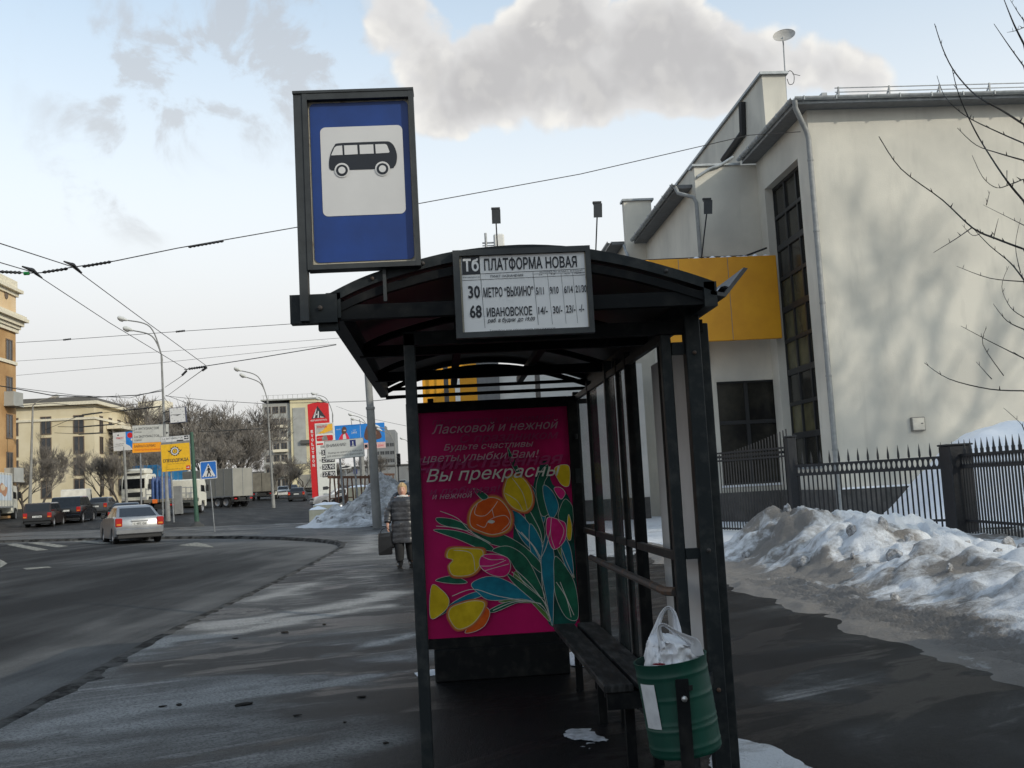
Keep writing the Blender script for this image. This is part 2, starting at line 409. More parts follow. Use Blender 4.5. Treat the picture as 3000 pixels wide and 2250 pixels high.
def pavement_mat():
    k = node_mat('pavement_asphalt'); ob = k.tc.outputs['Object']
    sp = k.N.new('ShaderNodeSeparateXYZ'); k.L.new(ob, sp.inputs[0])
    big = k.noise(.55, 7, .62, (.7, 1.0, 1), STREAK, 1.2); band = k.noise(.8, 6, .6, (.22, 1.35, 1), STREAK, .5); thin = k.noise(3.2, 5, .65, (.14, 1.6, 1), STREAK, .3)
    fine = k.noise(46, 5, .75); grit = k.noise(190, 2, .6); pool = k.noise(.95, 8, .6, (.55, 1.2, 1), STREAK-.1, .8); mid = k.noise(7, 6, .7)
    # damp ground and painted-in shade round the shelter, dry and salt-dusted towards the kerb
    at_ = k.N.new('ShaderNodeAttribute'); at_.attribute_name = 'dust_tone'; side = k.math('SUBTRACT', at_.outputs['Fac'], .02)
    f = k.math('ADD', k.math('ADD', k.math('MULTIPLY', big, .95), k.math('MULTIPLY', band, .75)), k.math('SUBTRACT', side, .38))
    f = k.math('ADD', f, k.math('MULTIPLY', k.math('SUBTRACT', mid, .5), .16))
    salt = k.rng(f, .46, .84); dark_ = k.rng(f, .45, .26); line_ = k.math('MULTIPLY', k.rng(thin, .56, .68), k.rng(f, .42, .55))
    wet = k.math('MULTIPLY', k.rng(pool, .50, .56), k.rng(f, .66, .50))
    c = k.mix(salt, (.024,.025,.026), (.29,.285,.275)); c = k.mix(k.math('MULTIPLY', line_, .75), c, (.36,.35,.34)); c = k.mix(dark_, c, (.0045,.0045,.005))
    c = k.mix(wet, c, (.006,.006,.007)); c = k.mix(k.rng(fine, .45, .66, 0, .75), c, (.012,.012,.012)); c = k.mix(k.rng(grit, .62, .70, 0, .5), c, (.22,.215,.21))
    k.col(c); k.rough(k.math('SUBTRACT', k.rng(salt, 0, 1, .50, .82), k.math('MULTIPLY', wet, .22))); k.b.inputs['Specular IOR Level'].default_value = .07
    k.bump(k.math('ADD', k.math('ADD', k.math('MULTIPLY', fine, .6), k.math('MULTIPLY', grit, .4)), k.math('MULTIPLY', mid, .5)), .7, .015); return k.m
def road_mat():
    k = node_mat('road_asphalt'); big = k.noise(.35, 6, .6, (1, .35, 1), .12, .8); band = k.noise(.75, 5, .6, (1.5, .12, 1), .10, .4); fine = k.noise(50, 5, .75); grit = k.noise(200, 2, .6)
    f = k.math('ADD', k.math('MULTIPLY', big, .8), k.math('SUBTRACT', k.math('MULTIPLY', band, .8), .31))
    at_ = k.N.new('ShaderNodeAttribute'); at_.attribute_name = 'dust_tone'; f = k.math('ADD', f, at_.outputs['Fac'])
    c = k.mix(k.rng(f, .38, .66), (.020,.021,.022), (.058,.059,.060)); c = k.mix(k.rng(f, .62, .95), c, (.15,.148,.145)); c = k.mix(k.rng(fine, .42, .7, 0, .5), c, (.012,.012,.012)); c = k.mix(k.rng(grit, .62, .7, 0, .5), c, (.15,.15,.15))
    k.col(c); k.b.inputs['Roughness'].default_value = .8; k.b.inputs['Specular IOR Level'].default_value = .07; k.bump(k.math('ADD', fine, k.math('MULTIPLY', grit, .5)), .6, .012); return k.m
m_pave = pavement_mat(); m_road = road_mat()
m_land = asphalt('land_asphalt', (.016,.016,.017), (.030,.030,.030), (.06,.058,.056), 1.2, .6)
# one ground sheet out to the horizon
GDROP = 0.10
def gsheet():
    xs = [-900,-500,-300,-200,-140]+[-110+5*i for i in range(0,23)]+[0,1,2,3,4,6,8,12,20,40,80,160,300,600,900]
    xs = sorted(set(xs)); ys = [-200,-80,-30,-15]+[-10+2*i for i in range(0,60)]+[112,120,135,150,175,200,240,300,400,600,900,1500]
    mb = MB(); nx = len(xs)
    vs = [(x, y, gz(x, y)-GDROP) for y in ys for x in xs]
    fs = [(j*nx+i, j*nx+i+1, (j+1)*nx+i+1, (j+1)*nx+i) for j in range(len(ys)-1) for i in range(nx-1)]
    mb.add(vs, fs); return mb
tag(gsheet().build('ground', m_land, smooth=True), None, kind='structure')
def grime_attr(o, vals, nm='grime'):
    a = o.data.attributes.new(nm, 'FLOAT', 'POINT'); a.data.foreach_set('value', vals)
def sst(a, b, x):
    t = max(0., min(1., (x-a)/(b-a))); return t*t*(3-2*t)
def fbm(x, y, s, o=4): return noise.fractal(Vector((x*s, y*s, 4.2)), 1.0, 2.0, o)
# kerb line
KP = smooth_pts([(-12,-3.25),(0,-3.2),(7.5,-3.2),(12,-3.28),(18.7,-3.12),(26,-3.05),(31,-3.15),(34,-3.85),(37,-5.5),(39.6,-7.6),(41.6,-10.2),(43.2,-15),(44.3,-23),(45,-36),(45.5,-60)], 8)
def kerb_x(y):
    for a, b in zip(KP, KP[1:]):
        if a[0] <= y <= b[0]: return a[1]+(b[1]-a[1])*(y-a[0])/max(1e-6, b[0]-a[0])
    return KP[0][1] if y < KP[0][0] else KP[-1][1]
ys = [-12+.5*i for i in range(0,84)]+[30+.25*i for i in range(0,62)]+[45.5+.8*i for i in range(0,12)]
def wob(y): return .14*noise.noise(Vector((y*.9, 3.1, 0)))+.07*noise.noise(Vector((y*3.1, 7.7, 0)))+.05*noise.noise(Vector((y*8.3, 1.7, 0)))
def segd(x, y, a, b):
    dx, dy = b[0]-a[0], b[1]-a[1]; t = max(0, min(1, ((x-a[0])*dx+(y-a[1])*dy)/(dx*dx+dy*dy))); return hypot(x-a[0]-t*dx, y-a[1]-t*dy)
g2 = lambda px, py: (lambda v: (v.x, v.y))(G(px, py))
STR = [(g2(150,2118), g2(1190,1968), .10, .30), (g2(300,2080), g2(1110,1945), .30, .13), (g2(430,1895), g2(1120,1775), .16, .22), (g2(620,1840), g2(1180,1735), .22, .16), (g2(750,1760), g2(1010,1680), .2, .14),
       (g2(930,1930), g2(1190,1860), .09, .22), (g2(60,2200), g2(700,2130), .35, .10), (g2(1060,1620), g2(1090,1560), .3, .14), (g2(740,2240), g2(1120,2170), .25, .10), (g2(560,1560), g2(1000,1530), .5, .10)]
POOL = [(g2(690,1942), 1.0, .62, -.42), (g2(1000,1900), .55, .30, -.30), (g2(1010,1960), .7, .28, -.26), (g2(900,1690), .9, 1.6, -.28), (g2(1080,2040), .9, .25, -.25), (g2(330,2150), 1.1, .22, -.14), (g2(1000,2080), .7, .2, -.16), (g2(1010,1735), .5, .9, -.22), (g2(800,1660), 1.0, 2.0, -.12)]
def dust_tone(x, y):
    wx, wy = x+.22*fbm(x, y, 1.1, 3), y+.30*fbm(x+9, y, 1.1, 3)
    v = .10
    for a_, b_, w_, s_ in STR: v += 2.1*s_*exp(-(segd(wx, y+.10*fbm(x, y, 2.2, 3), a_, b_)/w_)**2)
    for c_, rx, ry, s_ in POOL: v += 1.25*s_*sst(1.25, .55, 0+hypot((wx-c_[0])/rx, (wy-c_[1])/ry))
    v -= .46*sst(-.75, .05, wx)*sst(9.6, 8.6, wy)*(1 if x < 1.7 else sst(2.3, 1.7, x))   # drip-wet shelter floor, blackened by shade put into the colour
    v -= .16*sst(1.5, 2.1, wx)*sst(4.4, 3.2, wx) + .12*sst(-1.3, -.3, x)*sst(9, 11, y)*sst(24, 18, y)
    return v
def sst_(a, b, x): return sst(a, b, x)
mb = MB(); rows = []; vals = []
ysd = [-12+1.0*i for i in range(0, 14)]+[2.2+.13*i for i in range(0, 152)]+[22+.4*i for i in range(0, 58)]+[45.5+.8*i for i in range(0, 12)]
for y in ysd:
    xl = kerb_x(y)+.16
    if y > 45.5: xl = -60
    xs_ = [xl+(-3.0-xl)*u for u in (0, .2, .5, .8)]+[-3.0+.085*i for i in range(0, 88)]+[4.6, 6, 10, 20, 30]
    if xl > -3.0: xs_[:4] = [xl-.004+.001*i for i in range(4)]
    rows.append([(x, y, gz(x, y)) for x in xs_]+[(30, y, -.2)]); vals += [dust_tone(x, y) for x in xs_]+[0]
n = len(rows[0])
mb.add([v for r in rows for v in r], [(j*n+i, j*n+i+1, (j+1)*n+i+1, (j+1)*n+i) for j in range(len(rows)-1) for i in range(n-1)])
o = mb.build('pavement', m_pave); tag(o, None, kind='structure'); grime_attr(o, vals, 'dust_tone')
# the lane that swings in from the avenue
mb = MB(); yy = [y for y in ys if y <= 43.9]; rows = []; vals = []
for y in yy:
    kx = kerb_x(y)-.02; r = []
    for d_ in (0, .25, .5, .8, 1.2, 1.7, 2.4, 3.2, 4.2, 5.5, 7.5, 10, 14, 20, 30, 45):
        x = kx-d_; r.append((x, y, gz(x, y)-GDROP+.004)); dd = d_*(1 if y < 33 else .6)
        vals.append(.34*exp(-((dd-.55+.4*fbm(x, y, .5, 2))/.75)**2)*(.75+.5*fbm(x, y, .7, 3)) + .26*sst(22, 30, y)*sst(7, 2.5, d_) - .10*exp(-((d_-3.6)/1.6)**2)*sst(34, 25, y)+.07*exp(-((d_-8+.12*y)/1.5)**2))
    rows.append(r[::-1]); vals[-16:] = vals[-16:][::-1]
n = len(rows[0]); mb.add([v for r in rows for v in r], [(j*n+i, j*n+i+1, (j+1)*n+i+1, (j+1)*n+i) for j in range(len(rows)-1) for i in range(n-1)])
o = mb.build('road', m_road); tag(o, None, kind='structure'); grime_attr(o, vals, 'dust_tone')
# kerb, worn and caked with dirty slush
k = node_mat('kerb_slush'); n1 = k.noise(3.2, 7, .68); n2 = k.noise(40, 4, .7)
k.col(k.mix(k.rng(n1, .42, .56), (.012,.0115,.011), (.075,.073,.070))); k.b.inputs['Roughness'].default_value = .8; k.b.inputs['Specular IOR Level'].default_value = .08; k.bump(n2, .8, .03)
mb = MB(); rows = []
kpts = []
for i, (y, x) in enumerate(KP[:-6]):
    kpts.append((x, y))
kf = []
for a, b in zip(kpts, kpts[1:]):
    q = max(1, int(hypot(b[0]-a[0], b[1]-a[1])/.15))
    for j in range(q): kf.append((a[0]+(b[0]-a[0])*j/q, a[1]+(b[1]-a[1])*j/q))
for i in range(1, len(kf)-1):
    tx, ty = kf[i+1][0]-kf[i-1][0], kf[i+1][1]-kf[i-1][1]; l = hypot(tx, ty); nx_, ny_ = ty/l, -tx/l
    x, y = kf[i]; w = wob(y*2+x); rs = []
    for (o, h) in ((-.05-.35*max(0, w), -GDROP-.01), (-.02-.2*max(0, w), -GDROP+.02+.03*abs(w)), (.02, -.012), (.10, .012), (.15+.9*max(0, w), .008), (.18+1.3*max(0, w+.02), -.01)):
        X, Y = x+nx_*o, y+ny_*o
        rs.append((X, Y, gz(X, Y)+h+.012*noise.noise(Vector((X*7, Y*7, 0)))))
    rows.append(rs)
n = len(rows[0]); mb.add([v for r in rows for v in r], [(j*n+i, j*n+i+1, (j+1)*n+i+1, (j+1)*n+i) for j in range(len(rows)-1) for i in range(n-1)])
tag(mb.build('kerb', MATS['kerb_slush'], smooth=True), None, kind='structure')
# worn paint on the lane
m_paint = mat('worn_road_paint', (.07,.068,.06), .8, scale=9, col2=(.42,.40,.33), thr=(.42,.66))
def mark(name, pts):
    vs = [G(px, py, -GDROP) for px, py in pts]
    mb = MB(); mb.add([(v.x, v.y, gz(v.x, v.y)-GDROP+.012) for v in vs], [tuple(range(len(vs)))]); o = mb.build(name, m_paint)
    tag(o, None, kind='structure'); return o
for q in ([(20,1597),(45,1593),(142,1612),(108,1615)], [(80,1592),(112,1589),(200,1601),(168,1605)], [(190,1585),(220,1582),(330,1592),(300,1595)], [(66,1666),(140,1661),(152,1664),(78,1670)],
          [(0,1640),(22,1652),(0,1665)], [(522,1599),(575,1590),(607,1596),(628,1605)]):
    mark('road_marking', q)
# snow
def snow_mat(name, clean, dirty, lo, hi, scale=2.2):
    k = node_mat(name); n1 = k.noise(scale, 8, .68, None, 0, .6); n2 = k.noise(38, 6, .75); n3 = k.noise(9, 7, .7)
    f = k.math('ADD', k.math('MULTIPLY', n1, .72), k.math('MULTIPLY', n3, .28))
    geo = k.N.new('ShaderNodeNewGeometry'); sp = k.N.new('ShaderNodeSeparateXYZ'); k.L.new(geo.outputs['Normal'], sp.inputs[0])
    att = k.N.new('ShaderNodeAttribute'); att.attribute_name = 'grime'
    f = k.math('ADD', f, k.math('MULTIPLY', att.outputs['Fac'], .55))
    c = k.mix(k.rng(f, lo, hi), clean, dirty); c = k.mix(k.rng(n2, .60, .70, 0, .6), c, tuple(v*.5 for v in dirty)); k.col(c)
    k.b.inputs['Roughness'].default_value = .62; k.b.inputs['Specular IOR Level'].default_value = .3
    k.bump(k.math('ADD', k.math('MULTIPLY', n2, .9), n3), .95, .05); return k.m
m_snow = snow_mat('dirty_snow', (.84,.855,.88), (.24,.22,.20), .52, .70)
m_snow2 = snow_mat('filthy_snow', (.68,.69,.71), (.20,.195,.19), .34, .60, 1.9)
m_snowc = mat('clean_snow', (.78,.81,.87), .6, scale=3, col2=(.88,.89,.92), bump=.4, bscale=14)
def ridge(x, y, s): return 1-abs(noise.noise(Vector((x*s, y*s, 9.1))))*2
def bank_h(x, y):
    e = 4.28+.28*fbm(x, y, .35, 2)
    st_ = 6.7+.28*max(0, y-13); t = sst(e, e+1.55, x)*(1-.78*sst(st_, st_+1.5, x))
    far = 1-sst(17.3, 20.2, y-.35*(x-5))
    left = sst(-.2, 1.3, x-3.6-.0*y)
    base = .66*t*(.82+.35*fbm(x, y, .45, 2))
    gap = exp(-((y-13.6-.25*(x-6))/.8)**2)*.24*t                      # dip between the two heaps
    vd = noise.voronoi(Vector((x*1.5+.3*noise.noise(Vector((x*3,y*3,1))), y*1.5, 1.3)))[0]; lump = t*(.20*fbm(x, y, 1.3, 4)+.11*max(0, ridge(x, y, 1.1)-.2)+.34*max(0, vd[1]-vd[0])**.8-.10) + .05*fbm(x, y, 4.5, 3)*min(1, t*2+.3)
    near = exp(-(((y-12.2)/1.7)**2+((x-6.4)/1.0)**2))*.10
    low = .60+.40*sst(12.9, 14.6, y)
    h = ((base-gap)*low+near)*far+lump*far*low
    sl = sst(3.68, 3.95, x+.25*fbm(x, y, .8, 3))*(1-sst(4.5, 5.0, x))                         # churned slush with tyre treads
    h += sl*(.055+.05*fbm(x, y, 2.4, 4)+-.0+.030*sin(21*(y*.9+x*1.9+.25*sin(y*1.3)))*sst(3.9,4.1,x)*(1-sst(13,16,y)))
    h += .035*sst(3.9, 4.6, x)*(1-far)
    h += exp(-(((x-6.0)/1.0)**2+((y-17.4)/1.6)**2))*.12
    return h
mb = MB(); NXs, NYs = 190, 380
X0, X1, Y0, Y1 = 3.4, 11.5, 3.0, 23.5
mb.grid(NXs, NYs, lambda u, v: (X0+(X1-X0)*u**1.25, Y0+(Y1-Y0)*v**1.2, -.014+bank_h(X0+(X1-X0)*u**1.25, Y0+(Y1-Y0)*v**1.2)))
bank = mb.build('snow_bank', m_snow, smooth=True)
grime_attr(bank, [(.40*(1-sst(4.25, 4.95, v[0]))+.50*max(0, fbm(v[0], v[1], .55, 4)-.02)+sum(.42*exp(-(((v[0]-gx)/sx_)**2+((v[1]-gy)/sy_)**2)) for gx, gy, sx_, sy_ in ((5.7,11.4,.35,.8),(5.5,16.2,.6,1.0),(6.5,14.2,.4,.9),(4.95,13.6,.3,1.0),(5.9,17.6,.8,.5)))+.12*(1-sst(.1,.5,v[2])) - .1*sst(5.5,7,v[0])) for v in mb.v])
tag(bank, 'long lumpy bank of dirty snow ploughed up against the iron fence', 'snow bank')
mb = MB()
def mound(u, v):
    x, y = 10.4+11*u, 21.8+4.2*v
    h = 2.22*exp(-(((x-14.3)/2.9)**4))*exp(-(((y-24.1)/1.5)**4)); h *= 1+.10*fbm(x, y, .6, 3); return (x, y, .04+h+.05*fbm(x, y, 1.8, 3)*min(1, h))
mb.grid(70, 36, mound); o = mb.build('snow_heap', m_snowc, smooth=True)
tag(o, 'big smooth white snow heap behind the fence against the cream wall', 'snow heap')
mb = MB(); mb.grid(60, 40, lambda u, v: (2.5+19*u, 21.5+20*v, .05+.05*fbm(2.5+19*u, 21.5+20*v, .5, 4)))
o = mb.build('snow_cover', m_snow, smooth=True); grime_attr(o, [-.1+.2*fbm(v[0], v[1], .3, 2) for v in mb.v]); tag(o, None, kind='structure')
# roadside heap on the left, behind the woman
def heap_h(x, y):
    h = 1.75*exp(-(((x+1.7)/2.1)**2))*exp(-(((y-51)/3.0)**2)) + 1.0*exp(-(((x+3.7)/1.4)**2))*exp(-(((y-50.5)/2.6)**2))+ .42*exp(-(((x+5.6)/.9)**2))*exp(-(((y-50.3)/2.2)**2))+1.4*exp(-(((x-2.)/3)**2))*exp(-(((y-52)/3)**2))
    return h*(1+.28*fbm(x, y, .8, 4))+.22*fbm(x, y, 2.2, 5)*min(1, h*3)-.04
mb = MB(); mb.grid(110, 70, lambda u, v: (-9+16*u, 45.6+10*v, gz(-9+16*u, 45.6+10*v)+heap_h(-9+16*u, 45.6+10*v)))
o = mb.build('snow_pile', m_snow2, smooth=True)
grime_attr(o, [(-.34 if v[0] < -5.7 else (-.14 if v[0] < -4.9 else .02))+.25*fbm(v[0], v[1], .9, 3) for v in mb.v])
tag(o, 'grey heap of ploughed snow and ice lumps beside the road behind the woman', 'snow pile')
m_clod = mat('ice_clod', (.10,.098,.095), .7, scale=12, col2=(.42,.42,.43), bump=.6)
def clod(r, seed):
    rnd = random.Random(seed); mb = MB(); n, mth = 8, 5; rings = []
    for i in range(1, mth):
        a = pi*i/mth; rings.append([(r*sin(a)*cos(2*pi*j/n)*rnd.uniform(.7,1.15), r*sin(a)*sin(2*pi*j/n)*rnd.uniform(.7,1.15), r*.75*cos(a)*rnd.uniform(.8,1.1)) for j in range(n)])
    mb.loft(rings); return mb
cl = [clod(.16, s) for s in range(4)]
rnd = random.Random(5); cnt = 0
clm = [c.build('ice_lump', m_clod) for c in cl]
for i in range(34):
    x, y = rnd.uniform(-6.0, 1.2), rnd.uniform(46.6, 50.5); h = heap_h(x, y)
    if h < .12: continue
    o = clm[i] if i < 4 else clm[i % 4].copy()
    if i >= 4: C.objects.link(o)
    s = rnd.uniform(.5, 1.35); o.scale = (s, s, s*.9); o.rotation_euler = (rnd.random()*3, rnd.random()*3, rnd.random()*6)
    o.location = (x, y, gz(x, y)+h); tag(o, 'dark lump of ice lying on the grey roadside snow pile', 'ice lump', 'ice lumps on the snow pile')
for i in range(26):
    x, y = rnd.uniform(4.7, 7.2), rnd.uniform(9.5, 18); s = rnd.uniform(.25, .8)
    o = clm[i % 4].copy(); C.objects.link(o); o.scale = (s, s, s*.8); o.rotation_euler = (rnd.random()*3, rnd.random()*3, rnd.random()*6)
    o.location = (x, y, bank_h(x, y)+.01); tag(o, 'lump of frozen dirty snow fallen on the bank by the iron fence', 'ice lump', 'ice lumps on the snow bank')
m_dirt = mat('dirt_clod', (.012,.011,.010), .95, scale=14, col2=(.04,.036,.032), spec=.1)
dm = [clod(.05, 20+q).build('dirt_clod', m_dirt) for q in range(3)]
for i, (px, py, s_) in enumerate(((525,2068,.8),(713,2068,1.1),(475,2072,.5),(835,1855,1.0),(950,1832,.8),(870,2100,.4),(1060,2045,.6),(1130,2180,.5),(1010,2120,.4),(690,1872,.5))):
    o = dm[i] if i < 3 else dm[i % 3].copy()
    if i >= 3: C.objects.link(o)
    g = G(px, py); o.location = g+Vector((0,0,.006)); o.scale = (s_*(.6+.35*((i*7)%4)), s_*.6, s_*.35); o.rotation_euler = (0, 0, .3*((i*5)%3))
    tag(o, 'small dark dirt clod lying on the streaked pavement', 'dirt clod', 'dirt clods on the pavement')
# flat remains of snow and ice on the pavement
def patch(name, cx, cy, rx, ry, seed, label, cat, m, h=.03, thr=.0, nn=40, nf=3):
    mb = MB(); vs = []; fs = []; idx = {}
    for j in range(nn+1):
        for i in range(nn+1):
            u, v = i/nn*2-1, j/nn*2-1; x, y = cx+rx*u, cy+ry*v
            f = 1-(u*u+v*v)+.75*noise.fractal(Vector((x*nf+seed, y*nf, seed)), 1., 2., 4)-thr
            if f > 0: idx[i, j] = len(vs); vs.append((x, y, gz(x, y)+.004+h*min(1, f*1.5)))
    for j in range(nn):
        for i in range(nn):
            q = [(i, j), (i+1, j), (i+1, j+1), (i, j+1)]; g = [idx[k] for k in q if k in idx]
            if len(g) >= 3: fs.append(tuple(g))
    mb.add(vs, fs); o = mb.build(name, m, smooth=True); tag(o, label, cat); return o
m_ice = mat('trodden_ice', (.30,.30,.31), .45, scale=18, col2=(.62,.63,.66), bump=.4)
patch('ice_patch', .78, 6.22, .22, .34, 2.3, 'thin patch of trodden ice on the dark floor before the bench', 'ice patch', m_ice, .010, .50, 60, 5.5)
patch('snow_patch', 1.56, 5.35, .26, .55, 5.1, 'flat snow patch beside the right shelter post behind the green bin', 'snow patch', m_snow, .04)
patch('snow_patch', -.22, 8.75, .16, .22, 8.8, 'small snow remains on the pavement left of the poster stand foot', 'snow patch', m_snow, .02, .35)
patch('snow_patch', 1.16, 8.9, .30, .4, 1.9, 'little snow remnant right of the poster stand foot under the bench', 'snow patch', m_snow, .05, .1)
patch('snow_patch', 2.5, 21.5, 1.6, 1.2, 6.6, 'snow strip on the pavement beyond the poster stand', 'snow patch', m_snow, .05)
# ================================================================== THE WHITE BUILDING ON THE RIGHT
def PX(px, py, X):
    d = ray(px, py); t = X/d.x; return Vector((X, d.y*t, EYE+d.z*t))
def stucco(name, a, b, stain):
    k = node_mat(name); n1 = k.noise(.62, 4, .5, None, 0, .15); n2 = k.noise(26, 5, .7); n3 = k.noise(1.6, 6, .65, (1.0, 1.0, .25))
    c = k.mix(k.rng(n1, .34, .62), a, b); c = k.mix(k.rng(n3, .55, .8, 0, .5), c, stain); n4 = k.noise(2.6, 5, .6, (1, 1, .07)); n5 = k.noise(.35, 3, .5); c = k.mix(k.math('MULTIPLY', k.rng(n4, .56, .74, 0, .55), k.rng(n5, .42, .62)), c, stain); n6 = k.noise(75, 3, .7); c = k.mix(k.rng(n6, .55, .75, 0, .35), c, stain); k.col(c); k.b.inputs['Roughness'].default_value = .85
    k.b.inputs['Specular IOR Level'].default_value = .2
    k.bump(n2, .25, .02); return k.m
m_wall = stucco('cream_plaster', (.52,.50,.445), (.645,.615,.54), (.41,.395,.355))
m_metalg = mat('galvanised_sheet', (.26,.28,.29), .5, scale=5, col2=(.40,.42,.43), metal=.2)
m_pipe = mat('zinc_pipe', (.20,.205,.205), .6, scale=6, col2=(.28,.285,.28))
m_soffit = mat('soffit_grey', (.15,.155,.16), .8)
m_plinth = mat('plinth_dark', (.06,.058,.056), .85, scale=4, col2=(.105,.10,.095), bump=.3)
m_frame = mat('window_frame_dark', (.018,.019,.02), .5)
m_glassd = mat('window_glass_dark', (.012,.012,.012), .18, scale=1.4, col2=(.040,.038,.030), spec=.25)
m_glassy = mat('window_glass_yellowed', (.05,.047,.030), .25, scale=1.2, col2=(.11,.10,.05), spec=.25)
m_iron = mat('black_iron', (.012,.013,.016), .55, scale=20, var=.3, bump=.15)
m_steel = mat('grey_steel', (.22,.23,.24), .45, scale=8, var=.2, metal=.3)
BX, BY = P(2404, 800, 27.0).x, 27.0
bld = thing('white_building', 'cream plastered factory building with tall gridded windows and a grey gutter', 'building', (BX, BY, 0))
FY2 = 31.7; X2 = P(2041, 600, 31.7).x; FY3 = 39.7; X3 = P(1829, 620, 39.7).x
ZE = P(2360, 302, 26.45).z; ZT = P(2240, 220, 31.8).z; Z2 = P(2040, 482, 31.7).z-.07; Z3 = P(1826, 584, 39.7).z-.08; EV = P(2003, 553, 32.2).z
UX0, UX1 = P(2238, 300, 31.8).x, P(2306, 300, 31.8).x
wy0, wy1, wz0, wz1 = 28.0, 31.05, 1.6, ZE-1.05
mb = MB()
mb.box(BX, 26, BY, BY+.4, 0, ZE)                                         # sunlit front
mb.box(BX, BX+.4, BY+.4, wy0, 0, ZE); mb.box(BX, BX+.4, wy1, FY2+.01, 0, ZE)
mb.box(BX, BX+.4, wy0, wy1, 0, wz0); mb.box(BX, BX+.4, wy0, wy1, wz1, ZE)
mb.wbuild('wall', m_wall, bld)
MB().box(BX+.42, 26, BY+.42, 44, 0, ZE-.02).wbuild('core', m_plinth, bld)
# recessed second block with a ground-floor window
gx0, gx1, gz0, gz1 = P(2112,1300,31.7).x, P(2291,1300,31.7).x, P(2200,1418,31.7).z, P(2200,1114,31.7).z
mb = MB(); t = .35
mb.box(X2, gx0, FY2, FY2+t, 0, Z2); mb.box(gx1, BX+.3, FY2+.002, FY2+t, 0, Z2); mb.box(gx0, gx1, FY2, FY2+t, 0, gz0); mb.box(gx0, gx1, FY2, FY2+t, gz1, Z2)
sy0, sy1, sz0, sz1 = 33.0, 34.6, 6.8, 8.6
mb.box(X2, X2+t, FY2+t, sy0, 0, EV); mb.box(X2, X2+t, sy1, FY3, 0, EV); mb.box(X2, X2+t, sy0, sy1, 0, sz0); mb.box(X2, X2+t, sy0, sy1, sz1, EV)
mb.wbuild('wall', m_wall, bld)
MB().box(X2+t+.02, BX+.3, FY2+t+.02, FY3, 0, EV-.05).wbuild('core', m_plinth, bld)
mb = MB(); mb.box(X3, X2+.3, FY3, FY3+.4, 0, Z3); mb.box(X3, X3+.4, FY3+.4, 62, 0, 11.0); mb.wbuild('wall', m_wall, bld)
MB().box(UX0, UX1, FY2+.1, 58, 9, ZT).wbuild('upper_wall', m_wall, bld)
mb = MB(); mb.box(UX0-.09, UX1+.09, FY2+.0, 58.1, ZT, ZT+.09); mb.wbuild('coping', m_metalg, bld)
mb = MB(); mb.box(X2-.07, BX-.53, FY2-.07, FY2+t+.07, Z2, Z2+.07); mb.wbuild('coping', m_metalg, bld); mb = MB(); mb.box(X3-.07, X2+.4, FY3-.08, FY3+.48, Z3, Z3+.08); mb.wbuild('coping', m_metalg, bld)
# eaves
oh = .46
mb = MB(); mb.box(BX-oh, 27, BY-oh, BY+2, ZE, ZE+.12); mb.box(BX-oh, BX+3, BY+2, FY2-.02, ZE, ZE+.12); mb.box(X2-.5, X2+2, FY2+t+.1, FY3-.05, EV, EV+.12); mb.box(X3-.5, X3+2, FY3+.5, 62, 11.0, 11.12)
mb.wbuild('eaves', m_soffit, bld)
mb = MB()
def gutter(mb, p, q, r=.085, n=9):
    p, q = Vector(p), Vector(q); d = (q-p).normalized(); s = Vector((d.y, -d.x, 0)); rows = []
    for c in (p, q): rows.append([c+s*(r*cos(a))+Vector((0,0,r*sin(a)-.0)) for a in [pi+pi*i/n for i in range(n+1)]])
    m = n+1; mb.add(rows[0]+rows[1], [(i, i+1, m+i+1, m+i) for i in range(n)])
gutter(mb, (BX-oh-.09, BY-oh-.09, ZE+.17), (27, BY-oh-.09, ZE+.17)); gutter(mb, (BX-oh-.09, BY-oh-.09, ZE+.17), (BX-oh-.09, FY2, ZE+.17))
mb.box(BX-oh-.012, 27, BY-oh-.012, BY-oh, ZE+.02, ZE+.22); mb.box(BX-oh-.012, BX-oh, BY-oh, FY2-.05, ZE+.02, ZE+.22)
gutter(mb, (X2-.59, FY2+.3, EV+.15), (X2-.59, FY3-.1, EV+.15)); gutter(mb, (X3-.59, FY3+.5, 11.15), (X3-.59, 62, 11.15))
for i in range(14):                                                       # joint straps
    x = BX-.3+i*.9; mb.box(x, x+.03, BY-oh-.185, BY-oh-.012, ZE+.075, ZE+.19)
for i in range(6):
    y = BY-.2+i*.9; mb.box(BX-oh-.185, BX-oh-.012, y, y+.03, ZE+.075, ZE+.19)
    y = FY2+.6+i*1.25; mb.box(X2-.69, X2-.5, y, y+.03, EV+.05, EV+.18)
mb.wbuild('gutter', m_metalg, bld, smooth=True)
mb = MB(); cx, cy = BX-.06, BY-.11
mb.tube([(BX-oh-.05, BY-oh-.05, ZE+.1), (BX-oh-.05, BY-oh-.05, ZE-.12), (cx-.05, cy, ZE-.62), (cx, cy, ZE-.85), (cx, cy, .4), (cx-.1, cy-.12, .25)], .075, 10)
for z in (2, 4, 6, 8, 10): mb.lathe([(.088, z), (.088, z+.05)], 10, (cx, cy, 0))
mb.wbuild('downpipe', m_pipe, bld, smooth=True)
mb = MB()
mb.tube([(X2-.55, FY2+.45, EV+.05), (X2-.5, FY2+.3, EV-.2), (X2-.1, FY2-.05, EV-.45), (X2-.02, FY2-.06, EV-.65), (X2-.02, FY2-.06, 5)], .065, 8)
mb.wbuild('downpipe', m_pipe, bld, smooth=True); mb = MB()
mb.tube([(X2+.05, FY2-.08, EV+.2), (X2+.5, FY2-.09, EV+.47), (X2+.85, FY2-.09, EV+.57), (BX-.75, FY2-.09, EV+.83)], .045, 8)
